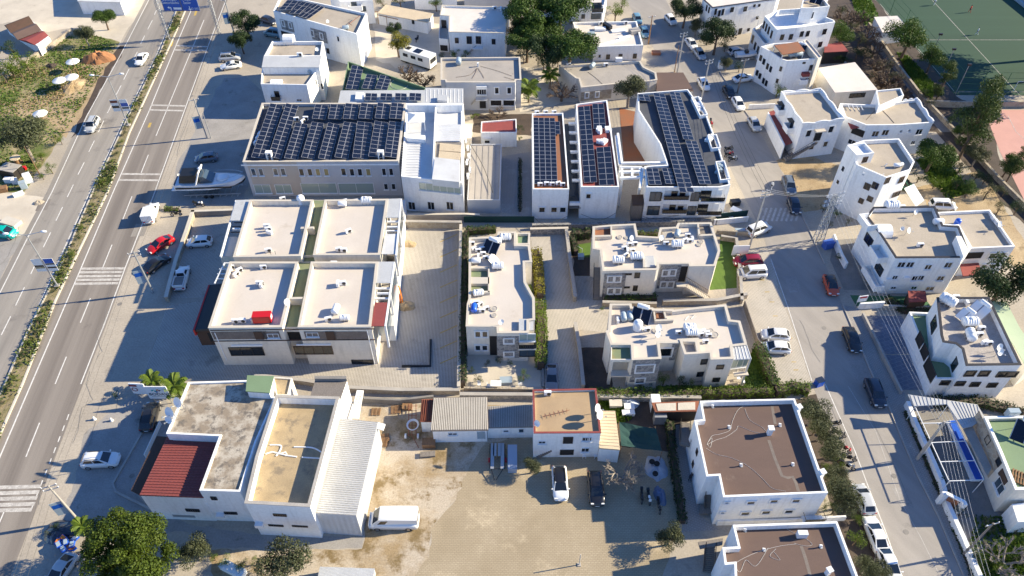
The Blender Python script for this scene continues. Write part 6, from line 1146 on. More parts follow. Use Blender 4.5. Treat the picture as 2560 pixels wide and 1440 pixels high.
SPEC={'pine':('umbrella',15,11000,.2,'leaf_pine',.72),'olive':('round',15,6500,.22,'leaf_olive',.75),'bright':('clumpy',70,42000,.15,'leaf_crown',.75),'dark':('round',14,9500,.21,'leaf_dark',.8),'green':('round',13,6500,.2,'leaf_pine',.75),'yellow':('round',9,2600,.28,'leaf_yellow',.8),'conifer':('tall',18,9000,.2,'leaf_conifer',1.5),'shrub':('round',6,1100,.24,'leaf_bright',.5),'dshrub':('round',6,1000,.24,'leaf_dark',.5),'oshrub':('round',6,900,.24,'leaf_olive',.5)}
def treeproto(k,var):
    if (k,var) in TP: return TP[(k,var)]
    kind,nl,nq,ls,lm,hk=SPEC[k]; R0=3.; sd_=hash_(k)+var*17; lobes=mklobes(sd_,R0,nl,kind); V,F=leafcloud(sd_+1,lobes,nq,ls); hc=R0*hk+1.1; V=[v+V3((0,0,hc)) for v in V]
    crown=mesh('crown',V,F,lm); b=MB(); r=random.Random(sd_); top=V3((r.uniform(-.2,.2),r.uniform(-.2,.2),hc-.4)); b.tube((0,0,0),top*.5,.2,7,.16); b.tube(top*.5,top,.16,7,.1)
    for l in lobes[:8]: b.tube(top*r.uniform(.5,.95),V3((l[0]*.8,l[1]*.8,hc+l[2]*.8)),.09,5,.03)
    tr=mesh('trunk',b.V,b.F,'bark_grey' if k=='olive' else 'bark'); TP[(k,var)]=(crown,tr,R0,hc); return TP[(k,var)]
def hash_(s): return sum(ord(c)*(i+3) for i,c in enumerate(s))
TN={'pine':'pine_tree','olive':'olive_tree','bright':'broadleaf_tree','dark':'evergreen_tree','green':'leafy_tree','yellow':'leafy_tree','conifer':'pine_tree','shrub':'shrub','dshrub':'shrub','oshrub':'shrub'}
tcount=[0]
def tree(k,u,v,rpx,label,group=None,zs=1.,lean=0.):
    tcount[0]+=1; crown,tr,R0,hc=treeproto(k,tcount[0]%3); p0=at(u,v,3.); dep=p0.y*math.cos(PITCH)+(CAMH-3)*math.sin(PITCH); rm=rpx*dep/FPX*1.14; s=rm/R0; p=at(u,v,hc*s*zs)
    r=root(TN[k],(p.x,p.y,0),label,'shrub' if 'shrub' in k else 'tree',group,rnd.random()*6.28); r.scale=(s,s,s*zs)
    link('crown',crown,r,(0,0,0),local=True); link('trunk' if 'shrub' not in k else 'stem',tr,r,(0,0,0),local=True); return r
for a in (('pine',1330,22,66,'large dark pine at the left of the cluster by the top edge'),('pine',1405,18,66,'large dark pine at the right of the cluster by the top edge'),('pine',1350,72,52,'round bright pine in the middle of the pine cluster'),('pine',1318,98,50,'smaller pine on the left front of the pine cluster'),('pine',1425,112,62,'round bright pine nearest the stepped stone house'),('dark',1372,128,50,'dark pine crown in front of the cluster'),('dark',1300,70,36,'dim tree at the left back of the pine cluster'),
('pine',257,40,30,'umbrella pine beside the highway concrete yard'),('olive',48,338,62,'big olive tree at the left edge below the path'),('olive',210,85,26,'olive tree behind the red dirt heap'),('dshrub',440,46,12,'round bush on the median under the blue sign'),('dark',615,55,38,'dark tree at the highway shoulder beside the poles'),('dark',600,98,30,'second dark tree below the one at the highway poles'),('yellow',993,105,31,'yellow-green tree behind the camper bus'),('dark',985,72,20,'dark narrow tree behind the yellow-green one'),
('olive',1575,222,42,'olive tree in front of the stone house'),('dark',1795,82,44,'dense dark tree beside the pale office house'),('dark',1715,22,38,'dark tree at the top of the street'),('olive',1742,65,22,'grey olive below the dark street tree'),('olive',1818,155,20,'grey-green olive at the boat yard gate'),
('green',2278,82,54,'broad tree overlapping the pitch booth'),('green',2335,140,36,'tree at the pitch fence, below the broad one'),('conifer',2362,200,28,'slender tree at the corner of the pitch fence'),('conifer',2450,295,56,'tall loose pine towering over the pink court'),('conifer',2478,255,40,'upper crown leaning over the pitch corner, behind the tall pine'),('pine',2338,380,50,'dense round pine beside the tower house'),('dark',2515,705,72,'large dark tree at the right edge by the joined tan roof'),('green',2106,82,34,'yellowish tree beside the tall terrace house'),('green',2525,410,32,'small pine on the pink court edge'),('olive',2445,385,30,'grey-green tree below the tall pine'),('conifer',2545,405,32,'ragged pine at the right edge of the court'),
('olive',2037,1030,46,'olive at the hedge corner, first along the street'),('shrub',2037,1075,24,'bright green shrub between street olives'),('olive',2078,1120,40,'olive beside the parked motorcycles'),('shrub',2070,1170,18,'small bright shrub by the brown-roofed block'),('olive',2090,1185,32,'smaller olive beyond the motorcycles'),('olive',2112,1240,52,'olive over the silver street car'),('olive',2058,1075,40,'olive just below the first street olive'),('shrub',2098,1150,22,'green shrub between the motorcycles and the olives'),('dshrub',2085,1275,24,'dark shrub at the foot of the large olive'),('shrub',2150,1300,20,'green shrub between street olives and the parked cars'),('olive',2195,1425,30,'olive shrub hanging over the nearest white sedan'),('shrub',2140,1350,30,'leafy shrub beside the bottom brown-roofed block'),('olive',2170,1415,34,'olive shrub at the bottom of the street'),('shrub',2065,1262,20,'yellowish shrub at the block corner'),
('bright',318,1386,103,'big bright green tree at the bottom left'),('olive',483,1375,46,'grey olive right of the big bright tree'),('olive',705,1412,66,'wide olive at the bottom edge below the factory'),('olive',1328,1165,28,'small olive beside the red-rimmed house'),('olive',1675,1340,40,'olive tree standing in the block courtyard'),
('shrub',1310,940,18,'light green shrub in the narrow villa garden'),('shrub',1660,950,22,'leafy shrub in front of the lower villa'),('dshrub',1700,960,24,'dark shrub under the lower villa entrance'),('shrub',1730,965,18,'small palm-like shrub at the lower villa wall'),('shrub',1945,225,22,'green shrub below the blue-trimmed house'),('shrub',1162,45,0.1,'x')):
    if a[4]!='x': tree(*a)
for a in (('shrub',1135,132,16),('shrub',1165,136,14),('dshrub',1105,140,12)): tree(*a,'garden shrub below the pale flat-roof house')
for a in (('dshrub',1790,955,14),('dshrub',1620,955,14),('dshrub',1600,968,12)): tree(*a,'low dark shrub against the lower villa front')
for a in (('oshrub',2275,420,24),('dshrub',2300,440,22),('shrub',2340,455,22),('dshrub',2395,460,20),('oshrub',2470,480,26),('dshrub',2440,440,24),('oshrub',2500,520,22)): tree(*a,'bush on the slope below the pink court')
for a in (('oshrub',2105,20,24),('oshrub',2130,60,20),('oshrub',2150,100,22),('dshrub',2165,135,22)): tree(*a,'grey bush along the track behind the terrace house')
for a in (('oshrub',2215,165,26),('oshrub',2235,200,26),('oshrub',2255,235,22)): tree(*a,'brownish bush on the track behind the white shed')
for a in (('dshrub',2445,1400,24),('shrub',2500,1420,26),('dshrub',2545,1390,28),('oshrub',2480,1310,24),('dshrub',2405,1280,20),('oshrub',2545,1325,20)): tree(*a,'garden bush behind the white restaurant wall')
for a in (('shrub',560,1400,22),('shrub',600,1410,22),('shrub',640,1405,18),('shrub',535,1395,14)): tree(*a,'bright green bush along the bottom dirt yard')
for a in (('dshrub',25,120,30),('shrub',60,150,30),('shrub',20,160,34),('shrub',85,150,20),('shrub',5,185,26),('shrub',45,170,26)): tree(*a,'leafy plant clump in the walled vegetable patch')
for a in (('dshrub',1500,540,0.1),): pass
for a in (('shrub',100,390,16),('shrub',125,420,18),('shrub',150,350,14),('oshrub',35,420,14),('shrub',90,420,14),('shrub',105,440,12),('oshrub',120,215,8),('dshrub',128,228,9)): tree(*a,'roadside weed bush near the big left olive')
for a in (('oshrub',1380,10,18),('shrub',1540,30,26),('shrub',1555,12,22),('oshrub',1000,0,22),('shrub',1090,8,22),('oshrub',960,8,20),('shrub',930,30,14)): tree(*a,'bush near the top edge houses')
for a in (('dshrub',290,985,12),('shrub',195,1310,14),('dshrub',140,1320,16),('oshrub',120,1335,12)): tree(*a,'bush at the highway side of the bottom parking')
for a in (('shrub',1190,288,9),('shrub',1178,292,9),('dshrub',1300,322,14),('shrub',1298,345,9)): tree(*a,'potted shrub beside the red-roofed hut')
for a in (('shrub',1505,770,8),('dshrub',1195,945,16),('shrub',1180,925,10),('dshrub',1250,900,14),('dshrub',1275,905,10),('oshrub',1215,910,12)): tree(*a,'small plant in the narrow villa garden')
# median planting: copies of one low shrub
def along(line,t):
    L=[(b-a).length for a,b in zip(line,line[1:])]; s=t*sum(L)
    for a,b,l in zip(line,line[1:],L):
        if s<=l: return a.lerp(b,s/l)
        s-=l
    return line[-1]
mid=[(a+b)/2 for a,b in zip(WP['m0'],WP['m1'])]
for i in range(84):
    p=along(mid,(i+.5)/84); px_=to_px(p)
    if not(-30<px_[1]<1150): continue
    tcount[0]+=1; cr,tr,R0,hc=treeproto(('oshrub','shrub','dshrub')[i%3],i%3); s=rnd.uniform(.16,.26); off=rnd.uniform(-.25,.25)
    r=root('shrub',(p.x+off,p.y,.14),'low green shrub planted in the highway median strip','shrub','low shrubs along the highway median',rnd.random()*6); r.scale=(s*1.1,s*1.1,s); link('crown',cr,r,(0,0,-.8),local=True); link('stem',tr,r,(0,0,-.5),local=True)
# grass stuff
def grass(name,label,px,n,m,h=.25,seed=3,z=.02):
    poly=[at(*q) for q in pl(px)] if isinstance(px,str) else px; r=random.Random(seed); xs=[p.x for p in poly]; ys=[p.y for p in poly]; V=[];F=[]
    def inside(x,y):
        c=False; n_=len(poly)
        for i in range(n_):
            a,b=poly[i],poly[i-1]
            if (a.y>y)!=(b.y>y) and x<(b.x-a.x)*(y-a.y)/(b.y-a.y)+a.x: c=not c
        return c
    cl=[(r.uniform(min(xs),max(xs)),r.uniform(min(ys),max(ys))) for _ in range(max(4,n//60))]
    k=0; t=0
    while k<n and t<n*8:
        t+=1; c=r.choice(cl); x=c[0]+r.gauss(0,1.6); y=c[1]+r.gauss(0,1.6)
        if not inside(x,y): continue
        k+=1; a=r.random()*3.14; w=r.uniform(.08,.2); hh=h*r.uniform(.4,1.3); d=V3((math.cos(a),math.sin(a),0))*w; p=V3((x,y,z)); l=V3((r.gauss(0,.12),r.gauss(0,.12),hh)); i=len(V); V+=[p-d,p+d,p+d*.6+l,p-d*.6+l]; F.append((i,i+1,i+2,i+3))
    o=link(name,mesh(name,V,F,m)); o['kind']='stuff'; o['label']=label; o['category']='grass'; return o
ms=side(WP['m0'],-.4); me_=side(WP['m1'],.4); grass('grass','short weedy grass on the highway median',ms+me_[::-1],5000,'leaf_median',.2,4,.16)
grass('grass','patchy grass on the field beside the highway','-40,480 -40,215 105,140 190,75 260,95 290,115 262,170 190,290 150,350 100,420 60,480',9000,'leaf_grass',.16,5)
grass('grass','straw-coloured dry grass on the field','-40,300 0,205 160,150 250,160 150,250 40,290',1200,'leaf_straw',.16,6)
grass('grass','grass bank beside the football pitch','2240,130 2270,140 2340,215 2330,250 2285,215',2500,'leaf_grass',.3,7); grass('grass','grass strip at the top beside the pitch','2125,-20 2170,-20 2200,50 2165,65 2140,40',1500,'leaf_grass',.3,8)
grass('grass','weeds on the slope below the court','2290,400 2370,380 2430,480 2370,500 2320,450',2000,'leaf_grass',.3,9); grass('grass','garden grass behind the restaurant wall','2440,1290 2600,1290 2600,1500 2470,1500 2420,1380',3000,'leaf_grass',.25,10)
grass('grass','weeds in the back lot behind the netting','1490,1000 1560,1000 1580,1050 1540,1060',900,'leaf_grass',.35,11); grass('grass','grass of the villa lawn by the hedge','1870,900 1890,860 1920,960 1880,985 1640,985 1640,965 1860,965',2500,'leaf_grass',.12,13); hedge_todo=1
# hedges
def hedge(label,px,w,h,lm,n=60,seed=1,name='hedge'):
    ln=[at(u,v) for u,v in pl(px)]; r=random.Random(seed); V=[];F=[]
    for a,b in zip(ln,ln[1:]):
        d=b-a; L=d.length; d.normalize(); k=V3((-d.y,d.x,0))
        for _ in range(int(L*(2*h+w)*n)):
            s=r.random()*L; f=r.random()*(2*h+w); q=.12*math.sin(s*2.3)+.1*math.sin(s*5.1+1)
            if f<h: y=-w/2; z=f; nn=-k
            elif f<h+w: y=f-h-w/2; z=h+q; nn=V3((0,0,1))
            else: y=w/2; z=f-h-w; nn=k
            p=a+d*s+k*(y*(1+q))+V3((0,0,z))+V3((r.gauss(0,.08),r.gauss(0,.08),r.gauss(0,.07))); nn=(nn+V3((r.gauss(0,.5),r.gauss(0,.5),r.gauss(0,.5)))).normalized(); t=nn.cross(V3((r.gauss(0,1),r.gauss(0,1),r.gauss(0,1)))).normalized(); bb=nn.cross(t); l=r.uniform(.14,.34); i=len(V); V+=[p-t*l*.5,p+bb*l*.3,p+t*l*.5,p-bb*l*.3]; F.append((i,i+1,i+2,i+3))
    rt=root(name,ln[0],label,'hedge'); link('foliage',mesh('foliage',[v-ln[0] for v in V],F,lm),rt); ribbon(ln,w*.7,0,h*.8).build('branch_core','dark_soil',rt); return rt
hedge('yellowing clipped hedge along the narrow villa, upper part','1340,640 1346,690 1350,755',1.3,1.9,'leaf_yellow',45,1); hedge('green clipped hedge along the narrow villa, lower part','1350,770 1354,850 1352,925',1.4,1.9,'leaf_bright',45,2); hedge('green bush line between narrow villa wings','1316,705 1322,745',1.0,1.6,'leaf_bright',45,3)
hedge('long green hedge below the lower villa','1475,992 1600,992 1750,990 1930,985',1.2,1.2,'leaf_bright',42,4); hedge('green hedge beside the street parking','1893,872 1915,930 1935,975',1.4,1.5,'leaf_pine',45,5); hedge('end of the hedge row near the street','1935,985 1990,975 2020,985',1.6,1.4,'leaf_bright',42,6)
hedge('dark narrow hedge behind the parking boundary wall','1165,590 1163,700 1158,830 1158,970',.8,1.6,'leaf_dark',40,7); hedge('planting strip in front of the upper villa','1510,752 1570,752 1640,750',1.1,.9,'leaf_pine',45,8); hedge('dark hedge behind the small goal lawn','1428,596 1475,592',1.2,1.5,'leaf_dark',42,9); hedge('dark hedge at the left of the small goal lawn','1430,600 1440,640',.9,1.3,'leaf_dark',42,10); hedge('green bushes along the hotel terrace wall','1585,592 1645,590',.9,.8,'leaf_bright',40,11); hedge('hedge strip behind the narrow villa','1165,585 1240,580',1.0,1.2,'leaf_pine',40,12); hedge('dark planting beside the courtyard walkway','1672,1060 1680,1140 1695,1240 1705,1310',.9,.9,'leaf_dark',40,13); hedge('low planter green by the highway shoulder','412,525 448,527',.8,.5,'leaf_grass',45,14); hedge('overgrown bank below the gravel-roof house','2330,1010 2450,1010 2560,1040',1.6,.9,'leaf_dark',35,15); hedge('garden bushes beside the green strip','2210,752 2260,780 2330,785',1.2,.8,'leaf_dark',38,16)
hedge('vines along the restaurant street wall','2285,1050 2325,1140 2360,1240',.5,1.0,'leaf_dark',18,17); hedge('weeds at the foot of the restaurant street wall','2262,1030 2310,1145 2345,1225 2395,1350 2440,1460',.5,.3,'leaf_dark',40,19); hedge('narrow green strip beside the hotel blue lane','1300,400 1300,530',.4,.5,'leaf_dark',40,18)
# palms
FR=[]
def palm(u,v,s,label):
    h=3.2; p=at(u,v,h*s); r=root('palm_tree',(p.x,p.y,0),label,'tree',None,rnd.random()*6); r.scale=(s,)*3
    if not FR:
        b=MB(); prev=V3((0,0,0))
        for i in range(8): z=h*(i+1)/8; q=V3((.03*math.sin(i),.02*i,z)); b.tube(prev,q,.2-.006*i,8,.17-.006*i); prev=q
        FR.append(b.mesh('trunk','bark'))
        V=[];F=[]; n=9
        for i in range(n):
            t=i/n; x=2.4*t; z=.9*math.sin(t*2.2)-.5*t*t; c=V3((x,0,z))
            for sgn in (-1,1):
                l=.75*math.sin(.3+2.6*t)+.1; i0=len(V); V+=[c,c+V3((.3,0,.05)),c+V3((.45,sgn*l,-.25-l*.2)),c+V3((.25,sgn*l*.95,-.22-l*.2))]; F.append((i0,i0+1,i0+2,i0+3))
        FR.append(mesh('frond',V,F,'leaf_bright'))
    link('trunk',FR[0],r,(0,0,0),local=True)
    for k in range(16): o=link('frond',FR[1],r,(0,0,h-.02),local=True); o.rotation_euler=(0,R((-25,5,30)[k%3]),k*2*math.pi/16*1.0+.2*(k%3))
palm(378,950,.6,'palm tree left of the pair behind the billboard'); palm(436,965,.72,'palm tree right of the pair behind the billboard'); palm(1322,222,.95,'single palm tree in the yard of the bow-window house'); palm(1376,188,.8,'palm tree beside the stone house'); palm(205,1315,.5,'small banana palm beside the big bright tree')
# bare trees
def bare(u,v,s,label,seed,dens=5,m='bark_grey'):
    r=random.Random(seed); b=MB(); lim=[0]
    def grow(p,d,L,rad,k):
        q=p+d*L; b.tube(p,q,rad,4,rad*.65,cap=False); lim[0]+=1
        if k==0: return
        for _ in range(3 if k>1 else dens-2): grow(p.lerp(q,r.uniform(.55,1)),(d+V3((r.gauss(0,.55),r.gauss(0,.55),r.gauss(.08,.35)))).normalized(),L*r.uniform(.6,.82),rad*.68,k-1)
    p=at(u,v,1.5*s); grow(V3((0,0,0)),V3((0,0,1)),1.1,.16,1); b2=MB(); b=MB()
    for a in range(5): grow(V3((0,0,.5)),V3((math.cos(a*1.26),math.sin(a*1.26),.7)).normalized(),1.1,.12,4)
    b.tube((0,0,0),(0,0,.9),.18,7,.12); rt=root('bare_tree',(p.x,p.y,0),label,'tree'); rt.scale=(s,)*3; link('branches',mesh('branches',b.V,b.F,m),rt,(0,0,0),local=True)
bare(1560,1185,1.25,'leafless branching tree beside the black SUV in the courtyard',5); bare(1405,228,1.5,'leafless brown tree in front of the stone house',6,m='bark'); bare(722,190,.9,'leafless shrub tree beside the small white house',7,m='bark'); bare(1020,185,1.3,'brown leafless bush behind the green roof court',8,m='bark'); bare(1060,200,1.2,'brown leafless bush by the camper bus',9,m='bark'); bare(2210,200,1.6,'leafless brown thicket along the track',10,m='bark'); bare(2230,235,1.5,'leafless brown thicket at the end of the track',11,m='bark'); bare(2120,45,1.6,'leafless thicket behind the tall terrace house',12,m='bark'); bare(1245,285,.9,'dry vine thicket above the red-roofed hut',13,m='bark'); bare(2520,1400,1.3,'leafless tree at the bottom right garden',14)

for i,a in enumerate(((2150,45,1.3),(2172,85,1.4),(2188,120,1.4),(2196,160,1.5),(2225,200,1.4),(2250,228,1.3),(2270,262,1.2))): bare(*a,'brown leafless scrub along the track beside the pitch bank',20+i,m='bark')
for a in (('dshrub',2400,420,22),('green',2425,470,24),('dshrub',2465,445,20),('oshrub',2515,475,22),('dshrub',2545,520,24),('green',2405,330,22),('dshrub',2375,300,18),('oshrub',2330,255,16),('dshrub',2312,232,18)): tree(*a,'bush in the green belt between the houses and the courts')
for a in (('dshrub',2090,140,18),('dshrub',2145,130,20),('dshrub',2180,190,16),('dshrub',2120,150,14)): tree(*a,'dark undergrowth beside the red awning')
for a in (('dshrub',1360,155,22),('dshrub',1310,140,22),('dshrub',1395,150,20),('oshrub',1440,60,18)): tree(*a,'dark undergrowth beneath the pine cluster')
for a in (('dshrub',1770,95,20),('dshrub',1815,110,22),('dshrub',1850,165,18)): tree(*a,'dark undergrowth in the boat yard')
for a in (('dshrub',2060,520,14),('dshrub',2075,560,12),('shrub',2092,535,14),('oshrub',2120,555,12),('dshrub',2098,640,12)): tree(*a,'garden bush around the pylon foot')
# ================= street furniture and odds and ends =================
def text_mesh(txt,size,m,name='lettering'):
    cu=bpy.data.curves.new(name,'FONT'); cu.body=txt; cu.size=size; cu.align_x='CENTER'; cu.align_y='CENTER'; cu.extrude=.01
    o=bpy.data.objects.new(name,cu); COL.objects.link(o); bpy.context.view_layer.update(); me=bpy.data.meshes.new_from_object(o.evaluated_get(bpy.context.evaluated_depsgraph_get())); bpy.data.objects.remove(o); bpy.data.curves.remove(cu); me.materials.clear(); me.materials.append(M(m)); return me
def lettering(txt,size,m,parent,loc,rz=0.,rx=R(90)):
    o=link('lettering',text_mesh(txt,size,m),parent,loc,(rx,0,rz)); return o
def onY(u,v,y):
    d=ray(u,v); t=y/d.y; return V3((d.x*t,y,CAMH+d.z*t))
# sign gantry over the right carriageway
A=at(423,100); C=at(549,87); g=root('sign_gantry',A,'steel lattice gantry carrying the big blue road sign','gantry')
def lattice(a,b,w,n,parent,name,m='galvanised',r=.05):
    f=MB(); d=(b-a); q=d.to_track_quat('Z','Y').to_matrix(); k=[q@V3((sx*w/2,sy*w/2,0)) for sx,sy in((-1,-1),(1,-1),(1,1),(-1,1))]
    for c_ in k: f.tube(a+c_,b+c_,r,4)
    for i in range(n):
        p=a.lerp(b,i/n); s=a.lerp(b,(i+1)/n)
        for j in range(4): f.tube(p+k[j],s+k[(j+1)%4],r*.6,4)
    return f.build(name,m,parent)
lattice(A,A+V3((0,0,9.2)),.55,12,g,'mast'); lattice(C,C+V3((0,0,9.2)),.55,12,g,'mast'); lattice(A+V3((0,0,8.9)),C+V3((0,0,8.9)),.6,14,g,'beam'); lattice(A+V3((0,0,6.6)),C+V3((0,0,6.6)),.3,14,g,'beam')
yb=A.y-.5; p0=onY(411,27,yb); p1=onY(458,27,yb); p2=onY(500,26,yb)
sb=root('road_sign',(p1.x,yb,0),'blue overhead direction sign with white place names','road sign'); HB=4.4
for a,c_ in ((p0,p1),(p1,p2)):
    w=c_.x-a.x-.06; o=MB().box(((a.x+c_.x)/2,yb,a.z+HB/2),(w,.12,HB)).build('sign_panel','sign_blue',sb)
    e=MB()
    for dx,dz,sx,sz in ((0,HB/2-.04,w,.08),(0,-HB/2+.04,w,.08),(-w/2+.04,0,.08,HB),(w/2-.04,0,.08,HB)): e.box(((a.x+c_.x)/2+dx,yb-.066,a.z+HB/2+dz),(sx,.02,sz))
    e.build('sign_border','glass_blue',sb)
for i,t_ in enumerate(('Yalıkavak','Gündoğan','Göltürkbükü')): lettering(t_,.72,'sign_white',sb,((p0.x+p1.x)/2-.2,yb-.09,p0.z+3.25-.72*i))
for i,t_ in enumerate(('Bodrum','Muğla','İzmir')): lettering(t_,.72,'sign_white',sb,((p1.x+p2.x)/2-.4,yb-.09,p0.z+3.3-.75*i))
lettering('D 330',.6,'sign_white',sb,(p2.x-.9,yb-.09,p0.z+.5)); MB().box((p1.x-1.0,yb-.075,p0.z+.55),(1.7,.02,.45)).build('route_plate','sign_white',sb)
def arrow(parent,x,y,z,s,turn):
    f=MB(); f.f([(x-.12*s,y,z-.6*s),(x+.12*s,y,z-.6*s),(x+.12*s,y,z+.1*s),(x-.12*s,y,z+.1*s)],[(0,1,2,3)])
    f.f([(x-.5*s,y,z+.1*s),(x+.5*s,y,z+.1*s),(x,y,z+.6*s)],[(0,1,2)]) if not turn else f.f([(x-.9*s,y,z+.2*s),(x-.35*s,y,z-.15*s),(x-.35*s,y,z+.55*s)],[(0,1,2)]).f([(x-.4*s,y,z+.1*s),(x+.12*s,y,z+.1*s),(x+.12*s,y,z+.32*s),(x-.4*s,y,z+.32*s)],[(0,1,2,3)])
    return f.build('arrow','sign_white',parent)
arrow(sb,p1.x-2.4,yb-.08,p0.z+.6,.8,True); arrow(sb,p1.x+1.6,yb-.08,p0.z+.55,-.8,False)
# highway lamp posts with banners
def lamp(u,v,label,cols,h=10.4):
    p=at(u,v); p.z=.15; r=root('street_lamp',p,label,'street lamp'); n=V3((math.cos(RD+math.pi/2),math.sin(RD+math.pi/2),0)); d=V3((math.cos(RD),math.sin(RD),0))
    MB().tube(p,p+V3((0,0,h)),.13,10,.07).build('pole','galvanised',r); MB().box(p+V3((0,0,.05)),(.7,.7,.25)).build('footing','concrete',r)
    for s in (-1,1):
        a=p+V3((0,0,h-.1)); b_=a+n*(2.3*s)+V3((0,0,.5)); MB().tube(a,b_,.05,6).build('arm','galvanised',r); MB().lathe([(.02,-.45),(.16,-.35),(.2,0),(.14,.35),(.02,.45)],10,b_+n*(.3*s),'X').build('lamp_head','white_plastic',r,True)
    rz=math.atan2(n.y,n.x)
    for s,cc in zip((1,-1),cols):
        bx=p+n*(.85*s)+V3((0,0,4.4)); bn=MB().box(bx,(1.35,.04,2.5),rz).build('banner','canvas_white',r)
        for z,hh,m in cc: MB().box(bx-d*-.0+V3((0,0,z)),(1.3,.07,hh),rz).build('banner_print',m,bn)
    return r
lamp(145,716,'tall double lamp post with blue and white banners on the median',(((.75,.85,'sign_blue'),(-.55,.3,'paint_black'),(.15,.25,'paint_black')),((-.15,.35,'paint_black'),(-.5,.25,'glass_amber'))))
lamp(322,315,'tall double lamp post with photo banners beside the silver estate car',(((.1,.7,'tarp_blue'),(-.6,.3,'paint_black')),((.8,.5,'rust_metal'),(-.3,.5,'paint_black'))))
lamp(448,38,'double lamp post behind the blue road sign',((),()),h=10.4) if False else None
# utility poles
def upole(u,v,h,label,arms=2,banner=None,m='galvanised',r_=.16,rz=None):
    p=at(u,v); r=root('utility_pole',p,label,'utility pole'); MB().tube(p,p+V3((0,0,h)),r_,10,r_*.6).build('pole',m,r); a=rz if rz is not None else R(20)
    d=V3((math.cos(a),math.sin(a),0))
    for k in range(arms):
        z=h-.25-.6*k; MB().box(p+V3((0,0,z)),(1.7-.2*k,.09,.09),a).build('crossarm','galvanised',r)
        for s in (-.75,0,.75): q=p+d*s+V3((0,0,z+.05)); MB().tube(q,q+V3((0,0,.18)),.05,6).build('insulator','white_plastic',r)
    if banner:
        b_=MB().box(p+d*-.75+V3((0,0,h*.42)),(1.2,.05,2.6),a).build('banner','bluegrey_plastic',r); lettering(banner,.62,'sign_blue',b_,p+d*-.75+V3((0,0,h*.42))+V3((math.sin(a),-math.cos(a),0))*.05,a) if banner!='x' else MB().box(p+d*-.75+V3((0,0,h*.42+.5)),(1.0,.08,.7),a).build('banner_print','sign_blue',b_)
    return p+V3((0,0,h-.1))
t0=upole(585,82,8.4,'utility pole with blue banner beside the dark highway trees',2,'x'); t1=upole(518,345,8.4,'utility pole with white banner in front of the showroom lot',1,'x'); upole(528,345,5.5,'shorter pole standing beside the bannered pole',0,r_=.1); t2=upole(383,731,8.4,'utility pole with blue-lettered banner at the parking wall','1' and 2,'x'); t3=upole(197,1302,8.2,'white utility pole with blue poster at the bottom parking',2,'x',m='concrete')
tb=upole(-60,1900,8.2,'utility pole beyond the bottom edge',1) if False else at(-60,1750,8.2)
WV=[V3((.7,0,0)),V3((0,0,.1)),V3((-.7,0,0))]
for i,(a,c_) in enumerate(((t0,t1),(t1,t2),(t2,t3),(t3,tb))):
    for k in WV: cable('thin power line along the highway shoulder',[a+k,c_+k],.013,'cable',sag=.5,name='power_line',cat='power line')
u0=upole(1693,182,9.0,'leaning utility pole at the upper street bend'); u1=upole(1753,252,9.0,'utility pole beside the hotel corner in the street'); u2=upole(1843,233,7.5,'thin wooden pole by the parked black car',1,m='grey_wood'); u3=upole(1621,110,6.5,'wooden pole beside the cluttered roof house',1,m='wood'); u4=upole(1686,180,6.0,'short wooden pole next to the leaning pole',0,m='wood',r_=.1); u5=upole(1872,622,12.0,'tall utility pole beside the advertising board',3)
u6=upole(2293,1148,8.3,'thick concrete pole at the restaurant wall',1,m='concrete',r_=.22,rz=R(15)); u7=upole(2408,1386,7.5,'dark wooden pole at the lower restaurant wall',1,m='grey_wood',rz=R(15)); u8=upole(100,437,6.0,'slim leaning pole at the left roadside',0,m='wood',r_=.08); upole(203,200,5.5,'slim pole between straw parasols',0,m='wood',r_=.07)
# lattice pylon
pb=at(2043,606); py=root('lattice_pylon',pb,'grey steel lattice pylon with crossarms at the street corner','pylon'); f=MB(); HP=9.8; wb,wt=1.3,.45
def pw_(z): return wb+(wt-wb)*z/HP
for sx,sy in ((-1,-1),(1,-1),(1,1),(-1,1)): f.tube(pb+V3((sx*wb/2,sy*wb/2,0)),pb+V3((sx*wt/2,sy*wt/2,HP)),.06,4)
cs=[(-1,-1),(1,-1),(1,1),(-1,1)]
for i in range(9):
    za,zb_=HP*i/9,HP*(i+1)/9
    for j in range(4):
        a,c_=cs[j],cs[(j+1)%4]; f.tube(pb+V3((a[0]*pw_(za)/2,a[1]*pw_(za)/2,za)),pb+V3((c_[0]*pw_(zb_)/2,c_[1]*pw_(zb_)/2,zb_)),.035,4); f.tube(pb+V3((c_[0]*pw_(za)/2,c_[1]*pw_(za)/2,za)),pb+V3((a[0]*pw_(zb_)/2,a[1]*pw_(zb_)/2,zb_)),.035,4)
f.build('tower','galvanised',py)
for z in (9.7,8.7,7.9):
    MB().box(pb+V3((0,0,z)),(3.4,.12,.12),R(20)).box(pb+V3((0,.35,z)),(3.4,.1,.1),R(20)).build('crossarm','galvanised',py)
    for s in (-1.5,-.8,.8,1.5): q=pb+V3((s*.94,s*.34,z)); MB().tube(q,q+V3((0,0,.35)),.06,6).build('insulator','white_plastic',py)
top=pb+V3((0,0,9.8))
for s in (-1.4,-.7,0,.7,1.4):
    k=V3((s*.94,s*.34,0)); cable('bright power line between pylon and restaurant pole',[top+k,u6+k*.6],.013,'wire_white',sag=1.0,name='power_line',cat='power line'); cable('bright power line from restaurant pole past the bottom edge',[u6+k*.6,at(2500,1600,8)+k*.8],.013,'wire_white',sag=.6,name='power_line',cat='power line')
